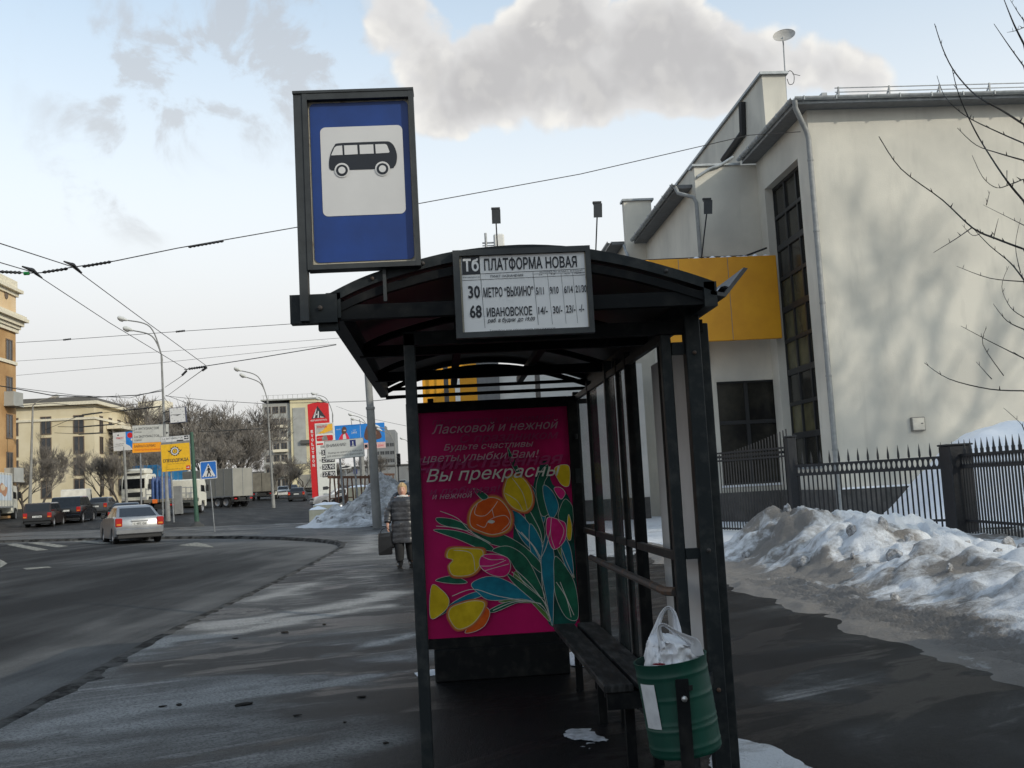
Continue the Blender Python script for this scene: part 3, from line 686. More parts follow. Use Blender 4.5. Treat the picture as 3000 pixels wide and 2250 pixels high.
mb.wbuild('drain_pipe', m_metalg, bld, smooth=True); mb = MB()
mb.tube([(X3-.05, FY3+.3, 10.9), (X3+.0, FY3-.08, 10.4), (X3+.25, FY3-.1, 9.5), (X2-.25, FY3-.15, 8.6), (X2-.62, FY3-.3, 8.7)], .06, 8)
mb.wbuild('downpipe', m_metalg, bld, smooth=True)
# snow and guard rail on the roof edge
mb = MB(); mb.grid(90, 3, lambda u, v: (BX-.35+17*u, BY-oh+.02+.5*v, ZE+.125+(.10+.10*noise.noise(Vector((u*31, 1, 0))))*sin(pi*min(1, v*.9+.08))))
mb.wbuild('roof_snow', m_snowc, bld, smooth=True)
mb = MB()
for z in (.50, .62): mb.tube([(BX+.75, BY-.25, ZE+z-.1), (27, BY-.25, ZE+z-.1)], .016, 6)
for i in range(11): x = BX+.85+i*1.45; mb.bar((x, BY-.25, ZE+.12), (x, BY-.25, ZE+.55), .04, .04); mb.bar((x, BY+.2, ZE+.12), (x, BY-.25, ZE+.5), .03, .03)
mb.box(BX+.35, BX+.5, BY-.3, BY-.1, ZE+.12, ZE+.38)
mb.wbuild('guard_rail', m_steel, bld)
# big stair window: three columns of panes
fr = MB(); xg = BX+.30; ncol, nrow = 3, 9
for i in range(ncol+1):
    y = wy0+(wy1-wy0)*i/ncol; fr.box(xg-.05, xg+.04, y-.05, y+.05, wz0, wz1)
for j in range(nrow+1):
    z = wz0+(wz1-wz0)*j/nrow; h = .09 if j % 2 else .055; fr.box(xg-.053, xg+.037, wy0, wy1, z-h, z+h)
win = fr.wbuild('window', m_frame, bld)
gl = [MB(), MB()]
for i in range(ncol):
    for j in range(nrow):
        k = 1 if (i > 0 and j in (1, 3, 4, 5)) else 0
        gl[k].box(xg+.005, xg+.02, wy0+(wy1-wy0)*i/ncol+.05, wy0+(wy1-wy0)*(i+1)/ncol-.05, wz0+(wz1-wz0)*j/nrow+.05, wz0+(wz1-wz0)*(j+1)/nrow-.05)
gl[0].wbuild('pane', m_glassd, win); gl[1].wbuild('yellowed_pane', m_glassy, win)
MB().box(BX-.06, BX+.3, wy0-.05, wy1+.05, wz0-.05, wz0+.01).wbuild('sill', m_metalg, bld)
fr = MB(); yg = FY2+.22
for i in range(3): x = gx0+(gx1-gx0)*i/2; fr.box(x-.06, x+.06, yg-.05, yg+.05, gz0, gz1)
for z in (gz0, gz0+(gz1-gz0)*.6, gz1): fr.box(gx0, gx1, yg-.053, yg+.047, z-.06, z+.06)
win = fr.wbuild('window', m_frame, bld); g = MB(); g.box(gx0, gx1, yg, yg+.02, gz0, gz1); g.wbuild('pane', m_glassd, win)
MB().box(gx0-.06, gx1+.03, FY2-.08, FY2+.2, gz0-.07, gz0-.01).wbuild('sill', m_snowc, bld, label='window sill with a line of snow')
fr = MB(); fr.box(X2+.2, X2+.26, sy0, sy1, sz0, sz1); win = fr.wbuild('window', m_frame, bld); MB().box(X2+.19, X2+.199, sy0+.08, sy1-.08, sz0+.1, sz1-.1).wbuild('pane', m_glassd, win)
# plinth
mb = MB(); mb.box(BX-.06, 26, BY-.07, BY-.002, 0, .95); mb.box(BX-.06, BX-.002, BY, FY2-.08, 0, .95); mb.box(X2-.06, BX-.07, FY2-.07, FY2-.002, 0, .95); mb.box(X2-.06, X2-.002, FY2, FY3, 0, .95)
mb.wbuild('plinth', m_plinth, bld)
mb = MB(); mb.box(BX-.06, 26, BY-.1, BY-.0, .95, 1.0); mb.wbuild('ledge_snow', m_snowc, bld)
# black vent duct on the upper wall
mb = MB(); q = [PX(2174, 300, UX0-.1), PX(2177, 388, UX0-.1), PX(2120, 468, UX0-.1)]
mb.tube(q, .13, 6); mb.wbuild('vent_duct', m_iron, bld)
# low wing with a pale wall behind the shelter
wx0 = P(1472, 1300, 38.2).x
wing = thing('shop_wing', 'low pale plastered wing with yellow shop fascia seen through the shelter', 'building', (wx0, 38.2, 0))
m_yel = mat('yellow_panel', (.60,.26,.004), .55, scale=1.5, col2=(.68,.31,.006)); m_grey = mat('grey_fascia', (.16,.165,.17), .6)
m_white = mat('white_paint', (.74,.74,.73), .5, var=.06); m_lwall = mat('pale_plaster', (.60,.60,.58), .85, scale=1.2, col2=(.70,.69,.66))
mb = MB(); mb.box(wx0, X3-.02, 38.2, 38.6, 0, 5.9); mb.wbuild('wall', m_lwall, wing)
mb = MB(); mb.box(wx0-4, X3-.05, 38.12, 38.195, 0, .85); mb.wbuild('plinth', m_plinth, wing)
fx = [P(q, 1100, 38.0).x for q in (1236, 1331, 1346, 1396)]
mb = MB(); mb.box(fx[0], fx[1], 38.0, 38.6, 3.6, 6.6); mb.box(fx[2], fx[3], 38.0, 38.6, 3.6, 6.6); mb.wbuild('fascia', m_yel, wing)
mb = MB(); mb.box(fx[1]+.002, fx[2]-.002, 37.97, 38.6, 0, 6.6); mb.wbuild('pillar', m_white, wing)
mb = MB(); mb.box(fx[3]+.002, wx0-.002, 38.02, 38.6, 2.9, 6.6); mb.wbuild('grey_fascia', m_grey, wing)
mb = MB(); mb.box(fx[0], wx0-.01, 38.3, 38.6, 0, 2.9); mb.wbuild('shop_window', m_glassd, wing)
# yellow sign board with three floodlights
SY = 30.4; a, b = P(1262, 1000, SY).x, BX-.03
z0, z1 = P(2294, 990, SY).z, P(2282, 747, SY).z
ys_ = thing('sign_board', 'long plain yellow sign board fixed across the front of the white building', 'sign', (b, SY, z0))
mb = MB(); mb.bbox(a, b, SY, SY+.16, z0, z1, .012); mb.wbuild('panel', m_yel, ys_)
mb = MB()
for i in range(1, 7): x = a+(b-a)*i/7; mb.box(x-.008, x+.008, SY-.004, SY-.0005, z0+.02, z1-.02)
mb.wbuild('panel_joint', m_grey, ys_)
mb = MB()
for i in range(6): x = a+.6+(b-a-1.2)*i/5; mb.bar((x, SY+.162, z1-.3), (x, FY2 if x > X2 else SY+1.1, z1-.3), .06, .06); mb.bar((x, SY+.162, z0+.3), (x, FY2 if x > X2 else SY+1.1, z0+.3), .06, .06)
mb.wbuild('bracket', m_iron, ys_)
for x in (P(1320, 1400, SY+.3).x, P(1590, 1400, SY+.3).x): mb = MB(); mb.box(x-.07, x+.07, SY+.17, SY+.31, 0, z1-.2); mb.wbuild('post', m_iron, ys_)
mb = MB(); mb.tube([(a+6, SY+.5, z1+.1), (b-.8, SY+.5, z1+.12), (b-.1, SY+.5, z1+.35)], .03, 6); mb.wbuild('cable', m_iron, ys_)
mb = MB(); mb.grid(60, 2, lambda u, v: (a+8+(b-a-8.2)*u, SY+.02+.12*v, z1+.004+.10*max(0, noise.noise(Vector((u*15, 2, 0)))+.25)*sin(pi*v))); mb.wbuild('top_snow', m_snowc, ys_, smooth=True)
def floodlight(px, py, base_px, label):
    tp = P(px, py, SY-.55); bp = Vector((P(base_px, 760, SY).x, SY+.05, z1-.05))
    f = thing('floodlight', label, 'floodlight', bp, group='floodlights over the yellow sign board')
    mb = MB(); mb.tube([bp, bp+Vector((0,-.1,.15)), tp+Vector((0,.1,-.15)), tp], .022, 6); mb.wbuild('arm', m_iron, f)
    mb = MB(); w, h = .13, .21
    R = Matrix.Rotation(radians(-52), 3, 'X'); 
    pr = [(-w,-.10,-h),(w,-.10,-h),(w,-.10,h),(-w,-.10,h),(-w*.62,.12,-h*.6),(w*.62,.12,-h*.6),(w*.62,.12,h*.6),(-w*.62,.12,h*.6)]
    R2 = Matrix.Rotation(radians(18), 3, 'X')
    mb.add([tp+R2@Vector(v) for v in pr], [(3,2,1,0),(4,5,6,7),(0,1,5,4),(1,2,6,5),(2,3,7,6),(3,0,4,7)]); hs = mb.wbuild('housing', mat('floodlight_housing', (.045,.05,.055), .5), f)
    mb = MB(); mb.bar(tp+Vector((-w,0,h+.03)), tp+Vector((w,0,h+.03)), .1, .05); mb.bar(tp+Vector((-.02,0,h-.05)), tp+Vector((-.02,0,h+.04)), .03, .03); mb.bar(tp+Vector((-w+.02,0,h-.05)), tp+Vector((-w+.02,0,h+.04)), .02, .02); mb.wbuild('bracket', m_iron, f)
floodlight(1453, 634, 1459, 'floodlight on a thin arm above the shelter roof, beside the grey antenna')
floodlight(1750, 616, 1744, 'floodlight on a thin arm above the right half of the shelter roof')
floodlight(2072, 606, 2056, 'floodlight on a leaning arm in front of the grey plastered wall')
# antenna box seen over the roof
ap = P(1462, 712, 36.0)
an = thing('roof_antenna', 'pale box antenna on a short mast above the shelter roof', 'antenna', (ap.x, ap.y, 6.6))
mb = MB(); mb.bbox(ap.x-.19, ap.x+.19, ap.y-.12, ap.y+.12, ap.z-.3, ap.z+.33, .05); mb.wbuild('box', m_lwall, an, smooth=True)
mb = MB(); mb.tube([(ap.x-.47, ap.y, 6.6), (ap.x-.47, ap.y, ap.z+.38)], .045, 8); mb.tube([(ap.x-.6, ap.y, ap.z+.02), (ap.x-.15, ap.y, ap.z+.02)], .03, 6); mb.tube([(ap.x-.6, ap.y, ap.z-.08), (ap.x-.15, ap.y, ap.z-.08)], .02, 6)
mb.tube([(ap.x-.19, ap.y, 6.6), (ap.x-.0, ap.y, ap.z-.25)], .03, 6); mb.wbuild('mast', m_steel, an)
# satellite dish on a mast
dp = P(2297, 103, 32.0); bp = P(2312, 420, 32.0)
ds = thing('satellite_dish', 'pale satellite dish on a thin mast above the roof edge', 'satellite dish', bp)
mb = MB(); mb.tube([bp, dp+Vector((-.03,.05,-.3)), dp+Vector((-.02,.1,-.02))], .022, 6)
for z in (.55, .62, .05): mb.lathe([(.05,-.03),(.06,0),(.05,.03)], 8, bp+(dp-bp)*(z*.62)+Vector((.03,0,0)))
mb.wbuild('mast', m_steel, ds)
mb = MB(); R = Vector((-.30,-.72,.60)).to_track_quat('Z','Y').to_matrix(); prof = [(.01,-.11),(.14,-.10),(.26,-.055),(.36,.0),(.365,.014)]
vs = []; fs = []; n = 28
for r, z in prof:
    for j in range(n): vs.append(dp+R@Vector((r*cos(2*pi*j/n), r*sin(2*pi*j/n), z)))
for i in range(len(prof)-1):
    for j in range(n): fs.append((i*n+j, i*n+(j+1)%n, (i+1)*n+(j+1)%n, (i+1)*n+j))
fs.append(tuple(range(n))); mb.add(vs, fs); mb.wbuild('dish', mat('dish_paint', (.40,.38,.35), .8), ds, smooth=True)
mb = MB(); l0 = bp+(dp-bp)*.62
mb.tube(smooth_pts([tuple(l0), tuple(l0+Vector((.12,-.05,.16))), tuple(l0+Vector((.25,-.05,.02))), tuple(l0+Vector((.22,-.05,-.26))), tuple(l0+Vector((.08,-.03,-.3))), tuple(l0+Vector((.03,0,-.1)))], 5), .012, 5)
mb.tube([l0+Vector((.2,-.05,.05)), l0+Vector((.46,-.05,-.02))], .01, 5); mb.wbuild('cable', m_iron, ds)
# utility box on the sunlit wall
ub = P(2690, 1242, BY-.06)
u = thing('meter_box', 'small square metal meter box on the sunlit cream wall', 'meter box', ub)
mb = MB(); mb.bbox(ub.x-.19, ub.x+.19, BY-.09, BY-.002, ub.z-.19, ub.z+.19, .012); mb.wbuild('case', mat('meter_case', (.20,.19,.17), .6), u)
mb = MB(); mb.bbox(ub.x-.165, ub.x+.165, BY-.105, BY-.09, ub.z-.165, ub.z+.165, .01); mb.wbuild('door', mat('meter_door', (.62,.58,.50), .6), u)
mb = MB(); mb.box(ub.x+.06, ub.x+.12, BY-.112, BY-.105, ub.z+.0, ub.z+.02); mb.wbuild('handle', m_iron, u)
# ------------------------------------------------------------------ iron fence
def fence():
    f = thing('iron_fence', 'black iron picket fence with spear tips and a band of oval holes', 'fence', (8.1, 23.9, 0))
    A, B, Cc = Vector((P(2327,1450,23.9).x, 23.9, 0)), Vector((P(2811,1450,20.6).x, 20.6, 0)), Vector((10.2, 14.0, 0))
    zt, zb = P(2400, 1358, 23).z, .15
    def panel(A, B, zt, zr, spear_every, name, collars=False):
        d = (B-A); L = d.length; d = d/L; n = int(L/.125); pk = MB()
        nrm = Vector((-d.y, d.x, 0))
        for i in range(n+1):
            p = A+d*(L*(i+.5)/(n+1)); top = zt-.02
            pk.bar(p+Vector((0,0,zb-.1)), p+Vector((0,0,zr)), .028, .028)
            if i % spear_every == 0:
                c = p+Vector((0,0,zt)); h = .30
                pk.tube([c, c+Vector((0,0,.04)), c+Vector((0,0,.12)), c+Vector((0,0,h))], [.014,.028,.026,.002], 6)
                if collars: pk.lathe([(.034,.0),(.036,.09),(.02,.11)], 8, c)
        rails = MB()
        for z, h in ((zt-.02, .05), (zr, .05)): rails.bar(A+Vector((0,0,z)), B+Vector((0,0,z)), .045, h)
        rails.bar(A+Vector((0,0,.32)), B+Vector((0,0,.32)), .04, .05)
        # ring band between the rails
        for i in range(n+1):
            p = A+d*(L*(i+.5)/(n+1)); zc = (zt+zr)/2; r1, r2 = .058, (zt-zr)/2-.03; vs = []; m = 14
            for k in range(m):
                t = 2*pi*k/m; sq = max(abs(cos(t)), abs(sin(t)))
                o = d*(.0625*cos(t)/sq)+Vector((0,0,((zt-zr)/2)*sin(t)/sq)); q = d*(r1*.74*cos(t))+Vector((0,0,r2*.92*sin(t)))
                vs += [p+o+Vector((0,0,zc))-nrm*.012, p+q+Vector((0,0,zc))-nrm*.012, p+q+Vector((0,0,zc))+nrm*.012, p+o+Vector((0,0,zc))+nrm*.012]
            fs = []
            for k in range(m):
                a = k*4; b_ = ((k+1) % m)*4
                for e in range(4): fs.append((a+e, a+(e+1)%4, b_+(e+1)%4, b_+e))
            rails.add(vs, fs)
        pk.wbuild('pickets', m_iron, f); rails.wbuild('rail', m_iron, f)
    panel(A, B, zt, zt-.24, 2, 'a'); panel(B+Vector((-.0,-.12,0)), Cc, zt+.02, zt-.24, 2, 'b', True)
    for (p, w, h) in ((A, .11, zt+.66), (B, .24, zt+.20)):
        mb = MB(); mb.bbox(p.x-w, p.x+w, p.y-w, p.y+w, 0, h, .015); mb.bbox(p.x-w-.02, p.x+w+.02, p.y-w-.02, p.y+w+.02, h, h+.04, .01); mb.wbuild('post', m_iron, f)
    g = thing('fence_gate', 'black iron gate leaf with thin close bars, left of the fence post', 'gate', (7.4, 27, 0))
    D = Vector((7.05, 27.3, 0)); d = A-D; L = d.length; d /= L; n = int(L/.115); mb = MB()
    for i in range(n): p = D+d*(L*i/n); mb.bar(p+Vector((0,0,.08)), p+Vector((0,0,2.0+.55*(i/n)**1.5)), .024, .024)
    mb.wbuild('pickets', m_iron, g); mb = MB()
    for z in (.12, .32, 1.88, 2.08): mb.bar(D+Vector((0,0,z)), A+d*-.12+Vector((0,0,z)), .04, .045)
    for i in range(n): p = D+d*(L*(i+.5)/n); mb.lathe([(.035,-.01),(.035,.01)], 8, p+Vector((0,0,1.98)), 'y')
    mb.wbuild('rail', m_iron, g)
    mb = MB(); mb.box(D.x-.06, D.x+.06, D.y-.06, D.y+.06, 0, 2.3); mb.wbuild('post', m_iron, g)
fence()

# unseen house added behind the camera on the right to shade the stop
nb = thing('added_shade_house', 'plain plastered house added out of view behind the stop to shade it', 'building', (13, -3, 0))
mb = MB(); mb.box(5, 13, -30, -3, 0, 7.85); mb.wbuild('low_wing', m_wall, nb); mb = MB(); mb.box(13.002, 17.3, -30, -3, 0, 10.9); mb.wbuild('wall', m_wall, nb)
mb = MB(); mb.box(4.7, 13, -30, -2.7, 7.852, 8.0); mb.box(13.003, 17.6, -30, -2.7, 10.902, 11.05); mb.wbuild('roof', m_soffit, nb)
for x in (6.5, 8.6, 10.7, 14.5): mb = MB(); mb.box(x, x+1.2, -3.03, -2.99, 1.6, 3.4); mb.wbuild('window', m_glassd, nb)
# ================================================================== BUS SHELTER AND WHAT STANDS IN IT
m_sh = mat('shelter_paint', (.013,.017,.019), .5, scale=11, col2=(.050,.052,.050), thr=(.48,.82), bump=.12, spec=.22)
m_sh2 = mat('shelter_paint_dark', (.007,.008,.009), .6, scale=9, col2=(.028,.027,.025), thr=(.5,.8), spec=.12)
m_roofp = mat('roof_sheet_brown', (.020,.014,.012), .4, scale=5, col2=(.036,.026,.022), stretch=(1,6,1))
m_rust = mat('rusty_metal', (.05,.045,.042), .7, scale=9, col2=(.14,.07,.035), thr=(.5,.7))
SF, SB = 4.6, 8.6
top = [P(px, py, SF) for px, py in ((967,858),(1030,826),(1090,801),(1160,779),(1238,757),(1325,737),(1440,722),(1560,716),(1690,724),(1830,748),(1950,779),(2040,806),(2092,824))]
arch = smooth_pts([(p.x, p.z) for p in top], 3)
def arch_band(o1, o2): return [(x, z-o1) for x, z in arch]+[(x, z-o2) for x, z in reversed(arch)]
sh = thing('bus_shelter', 'dark grey metal bus shelter with an arched roof and open barred walls', 'bus shelter', (.4, 6.6, 0))
def W_(mb, name, m, label=None, smooth=False): return mb.wbuild(name, m, sh, smooth, label)
def band(mb, o1, o2, y0, y1):
    n = len(arch); vs = []
    for y in (y0, y1):
        vs += [(x, y, z-o1) for x, z in arch]+[(x, y, z-o2) for x, z in arch]
    fs = []
    for i in range(n-1):
        fs += [(i, i+1, n+i+1, n+i), (2*n+i+1, 2*n+i, 3*n+i, 3*n+i+1), (i+1, i, 2*n+i, 2*n+i+1), (n+i, n+i+1, 3*n+i+1, 3*n+i)]
    fs += [(0, n, 3*n, 2*n), (n-1, 3*n-1, 4*n-1, 2*n-1)] if False else []
    mb.add(vs, fs)
mb = MB(); band(mb, .004, .014, SF+.02, SB-.02); W_(mb, 'roof', m_roofp)
mb = MB()
for y in (SF, SB-.05): mb = MB(); band(mb, 0.0, .048, y, y+.05); W_(mb, 'roof_edge', m_sh)
for y in (SF+.012, 5.93, 7.27, SB-.06): mb = MB(); band(mb, .066, .105, y, y+.04); W_(mb, 'roof_arch', m_sh2)
xl, zl = arch[0]; xr, zr = arch[-1]
mb = MB()
mb.box(xl+.02, xr-.03, SB-.05, SB, 2.352, 2.376)
for y in (4.62, 5.95, 7.29):                                                 # tie beams between the eaves
    mb.box(xl+.02, xr-.03, y, y+.05, zl-.12, zl-.055)
mb.box(-.16, 1.30, 4.88, 4.94, 2.20, 2.265)
mb.box(xl+.03, 1.3, 8.44, 8.48, 2.275, 2.30)
for x in (.1, .65): mb.box(x, x+.05, SF+.1, SB-.1, zl-.05, zl-.005)
W_(mb, 'tie_beam', m_sh2)
mb = MB(); mb.box(xl-.02, xl+.045, SF, SB, zl-.115, zl+.0); mb.box(xr-.05, xr+.01, SF, SB, zr-.115, zr-.0); W_(mb, 'eaves_beam', m_sh)
# gutter along the right eave, with snow in it
mb = MB(); gp = [(xr-.02, zr-.06), (xr+.05, zr-.075), (xr+.165, zr+.055), (xr+.145, zr+.06), (xr+.045, zr-.055), (xr-.02, zr-.042)]
mb.prism([(x, z) for x, z in gp], SF+.0, SB+.1); W_(mb, 'gutter', mat('gutter_tin', (.045,.047,.05), .6, scale=10, col2=(.09,.09,.09), metal=.2))
mb = MB(); mb.grid(3, 40, lambda u, v: (xr+.012+.06*u, SF+.01+3.8*v, zr-.048+.018*sin(pi*u)+.01*noise.noise(Vector((v*40, u, 0)))+.02*u)); W_(mb, 'gutter_snow', m_snowc, smooth=True)
# posts
posts = [(-.16, 4.88, .055, 2.26), (1.205, 4.86, .075, 2.36), (1.30, 4.97, .05, 2.26), (1.09, 4.9, .052, 2.26), (-.10, 8.44, .05, 2.26), (1.25, 8.44, .06, 2.34), (1.11, 8.46, .05, 2.26), (1.10, 6.72, .055, 2.3)]
for x, y, w, h in posts:
    mb = MB(); mb.bbox(x, x+w, y, y+w, 0, h, .004); W_(mb, 'post', m_sh)
mb = MB()
for y in (5.98, 6.3, 7.6): mb.box(1.105, 1.14, y, y+.035, .12, 2.26)
for x, y in ((1.235, 5.62), (1.235, 6.5), (1.235, 7.35)): mb.box(x, x+.04, y, y+.045, 0, 2.3)
W_(mb, 'wall_bar', m_sh2)
m_pane = mat('dusty_glazing', (.05,.055,.055), .25, scale=2, alpha=.30, var=.4)
for y0_, y1_ in ((6.02, 6.70), (6.79, 7.58), (7.65, 8.44)): mb = MB(); mb.box(1.118, 1.124, y0_, y1_, .3, 2.18); W_(mb, 'glazing', m_pane)
mb = MB()
for z in (.15, 1.12, 2.2): mb.box(1.108, 1.137, 4.95, 8.46, z-.02, z+.02)
mb.box(1.145, 1.29, 4.9, 4.94, 2.10, 2.16); mb.box(1.142, 1.205, 4.89, 4.93, 1.11, 1.16); mb.box(1.142, 1.205, 4.89, 4.93, .42, .46)
mb.box(1.142, 1.24, 8.46, 8.49, 1.11, 1.16); mb.box(1.142, 1.24, 8.46, 8.49, 2.16, 2.2); mb.box(.95, 1.11, 8.47, 8.5, 2.16, 2.2)
W_(mb, 'wall_rail', m_sh)
mb = MB(); mb.tube([(1.08, 7.7, .94), (1.06, 7.6, .95), (1.06, 5.05, .95), (1.09, 4.95, .955)], .022, 8); W_(mb, 'hand_rail', m_rust)
mb = MB(); mb.bbox(1.262, 1.272, 5.05, 5.98, .35, 2.17, .002); W_(mb, 'back_panel', mat('pale_board', (.50,.49,.48), .45, scale=3, col2=(.58,.57,.56)), label='pale board fixed behind the first bay of the wall')
mb = MB(); mb.box(xl-.18, xl+.03, SF-.01, SF+.06, zl-.135, zl-.005); mb.box(xl-.06, xl+.03, SF+.02, SF+.07, zl-.165, zl-.137); o = W_(mb, 'sign_bracket', m_sh)
def bolt(x, y, z, r): mb = MB(); mb.lathe([(r,0),(r,-.010),(r*.35,-.014)], 8, (x, y, z), 'y'); W_(mb, 'bolt', m_rust)
for (x, z) in ((xl-.12, zl-.07), (xl-.045, zl-.07)): bolt(x, SF-.012, z, .011)
for i in (6, 12, 18, 24, 30): bolt(arch[i][0], SF, arch[i][1]-.024, .009)
for z in (2.1, 1.15, .5): bolt(1.243, 4.86, z, .010)
# ------------------------------------------------------------------ bench
bn = thing('bench', 'dark bench of two worn wooden planks inside the bus shelter', 'bench', (.96, 6.4, 0))
m_plank = mat('worn_bench_plank', (.016,.016,.016), .6, scale=3, col2=(.085,.083,.08), stretch=(6, 1.2, 1), thr=(.46,.76), bump=.25, bscale=40, spec=.12)
for x0, x1 in ((.775, .93), (.955, 1.10)):
    mb = MB(); mb.bbox(x0, x1, 5.36, 7.82, .415, .455, .006); mb.wbuild('plank', m_plank, bn)
for y in (5.5, 6.5, 7.6):
    mb = MB(); mb.box(.80, 1.09, y, y+.05, .365, .414); mb.box(.90, .95, y+.002, y+.048, 0, .365); mb.box(1.04, 1.09, y+.002, y+.048, 0, .365); mb.wbuild('leg', m_sh2, bn)
mb = MB(); mb.box(.79, 1.10, 5.37, 5.41, .33, .413); mb.wbuild('apron', m_sh2, bn)
# ------------------------------------------------------------------ bus-stop sign
SG = 4.585
sx = xl-.09
bs = thing('bus_stop_sign', 'tall blue bus stop sign with a black bus on white, bolted to the shelter corner', 'sign', (sx, SG, zl-.13), rz=radians(-1.0))
m_frame2 = mat('sign_frame', (.030,.033,.034), .55, scale=12, var=.25)
m_blue = mat('sign_blue', (.003,.034,.185), .45, scale=4, var=.15)
m_swhite = mat('sign_white', (.60,.59,.58), .5, scale=3, var=.04)
m_sblack = mat('sign_black', (.008,.010,.016), .5)
m_cream = mat('old_cream_edge', (.42,.38,.30), .6, scale=25, col2=(.2,.14,.08), thr=(.55,.7))
LX = -.012; tl = P(869, 284, SG); Hs = tl.z-(zl-.13)
mb = MB(); mb.box(-.040, -.002, -.03, .03, 0, Hs); mb.build('post', m_frame2, bs)
fx0, fx1, fz0, fz1 = .0, .505, Hs-.815, Hs+.002
mb = MB()
for a in ((fx0, fx0+.022, fz0, fz1), (fx1-.022, fx1, fz0, fz1)): mb.box(a[0], a[1], -.035, .05, a[2], a[3])
mb.box(-.042, fx1+.002, -.038, .052, fz1, fz1+.012); mb.box(fx0+.022, fx1-.022, -.034, .049, fz0, fz0+.022); mb.box(fx0+.022, fx1-.022, -.034, .049, fz1-.03, fz1)
mb.box(.33, .345, 0, .02, fz0-.15, fz0); mb.build('frame', m_frame2, bs)
mb = MB(); mb.box(fx0+.022, fx1-.022, .0, .02, fz0+.022, fz1-.03); mb.build('backing', m_cream, bs)
pw, ph = .447, .742; ox, oz = fx0+.030, fz1-.038
Q = lambda u, v: (ox+u*pw, oz-v*ph)
pn = MB(); pn.flat(rrect(ox, ox+pw, oz-ph, oz, .022), -.004, 0)
pn.flat(rrect(ox+.098*pw, ox+.935*pw, oz-.715*ph, oz-.155*ph, .024), -.006, 1)
def bz(x, y): return (ox+.178*pw+x*.000651, oz-.257*ph-y*.000651)
body = smooth_pts([(2,120),(0,172),(12,192),(40,196),(200,196),(420,196),(452,186),(470,150),(474,95),(458,38),(432,8),(395,0),(240,0),(70,2),(42,18),(18,62)], 4, True)
pn.flat([bz(*q) for q in body], -.008, 2)
for cx in (88, 370): pn.flat([bz(*q) for q in circle(cx, 197, 52)], -.0095, 1)
for w in ([(16,88),(42,32),(58,22),(95,20),(97,88)], [(109,20),(200,20),(202,86),(110,88)], [(216,20),(312,20),(314,86),(217,86)], [(326,20),(395,20),(408,28),(424,76),(420,84),(328,86)]): pn.flat([bz(*q) for q in w], -.0095, 1)
for cx in (88, 370):
    pn.flat([bz(*q) for q in circle(cx, 199, 41)], -.011, 2); pn.flat([bz(*q) for q in circle(cx, 199, 25)], -.0125, 1)
pn.build('panel', [m_blue, m_swhite, m_sblack], bs)
# ------------------------------------------------------------------ timetable
tt = thing('timetable_board', 'white trolleybus timetable in a grey frame fixed to the front of the shelter roof', 'sign', (.0895, 4.575, 2.175), rz=radians(-.35))
TW, TH = .627, .402
mb = MB(); 
for a in ((0,.03,0,TH), (TW-.022,TW,0,TH)): mb.box(a[0], a[1], -.022, .02, a[2], a[3])
mb.box(.03, TW-.022, -.021, .019, 0, .026); mb.box(.03, TW-.022, -.021, .019, TH-.026, TH); mb.build('frame', m_frame2, tt)
mb = MB(); mb.box(.03, TW-.022, -.004, .012, .026, TH-.026); mb.build('backing', m_cream, tt)
bx0, bz1, bw, bh = .038, TH-.028, .562, .348
def TQ(x, y):
    dx, dy = x-345, y-287; det = 1355*845+62*25
    u = (dx*845-dy*25)/det; v = (1355*dy+62*dx)/det
    return (bx0+u*bw, bz1-v*bh)
b = MB(); b.flat(rrect(bx0, bx0+bw, bz1-bh, bz1, .004), -.006, 0)
def rectq(x0, y0, x1, y1, m, y=-.0075):
    p, q = TQ(x0, y0), TQ(x1, y1); b.flat([(p[0], q[1]), (q[0], q[1]), (q[0], p[1]), (p[0], p[1])], y, m)
K = .562/1355; Kz = .348/845
rectq(350, 287, 553, 480, 1)
def tx(s, x, y, h, w=None, bold=.0, m=1, shear=0., yy=-.009):
    p = TQ(x, y); b.text(s, p[0], p[1], h*Kz, y=yy, w=w*K if w else None, bold=bold, m=m, shear=shear)
tx('Тб', 368, 448, 132, 172, .03, 0)
tx('ПЛАТФОРМА', 598, 438, 128, 640, .022); tx('НОВАЯ', 1274, 408, 122, 346, .022)
def ln(x0, y0, x1, y1, t=4):
    p, q = TQ(x0, y0), TQ(x1, y1); ribbon(b, [p, q], t*K, -.0078, 1)
ln(352,488,1705,412,5); ln(355,552,1708,482,4); ln(553,480,592,1080,4); ln(1130,450,1175,1045,4); ln(1140,476,1706,452,3)
ln(1290,470,1330,1038,3); ln(1440,462,1480,1030,3); ln(1568,455,1608,1024,3)
tx('№№ МАРШРУТОВ', 360, 528, 16, 186, .0); tx('ПУНКТ НАЗНАЧЕНИЯ', 662, 518, 26, 360, .01); tx('ИНТЕРВАЛЫ (В МИН.) В БУДНИ', 1205, 463, 17, 470, .0)
for s, x in (('7-9', 1195), ('9-16', 1328), ('16-19', 1480), ('После 19', 1590)): tx(s, x, 494-(x-1195)*.055, 19, None, .0)
tx('30', 418, 748, 138, 130, .026); tx('68', 430, 966, 138, 132, .026)
tx('МЕТРО “ВЫХИНО”', 584, 738, 104, 548, .02); tx('ИВАНОВСКОЕ', 616, 955, 96, 496, .02); tx('раб. в будни. до 19.00', 620, 1020, 46, 520, .016, shear=.3)
for s, x, w in (('5/11', 1160, 86), ('9/10', 1312, 96), ('6/14', 1470, 96), ('21/30', 1596, 122)): tx(s, x, 706-(x-1160)*.058, 82, w, .018)
for s, x, w in (('14/-', 1180, 102), ('30/-', 1340, 104), ('23/-', 1484, 104), ('-/-', 1628, 54)): tx(s, x, 926-(x-1180)*.06, 84, w, .018)
tx('Телефон для обращения пассажиров', 640, 1118, 18, 720, .0)
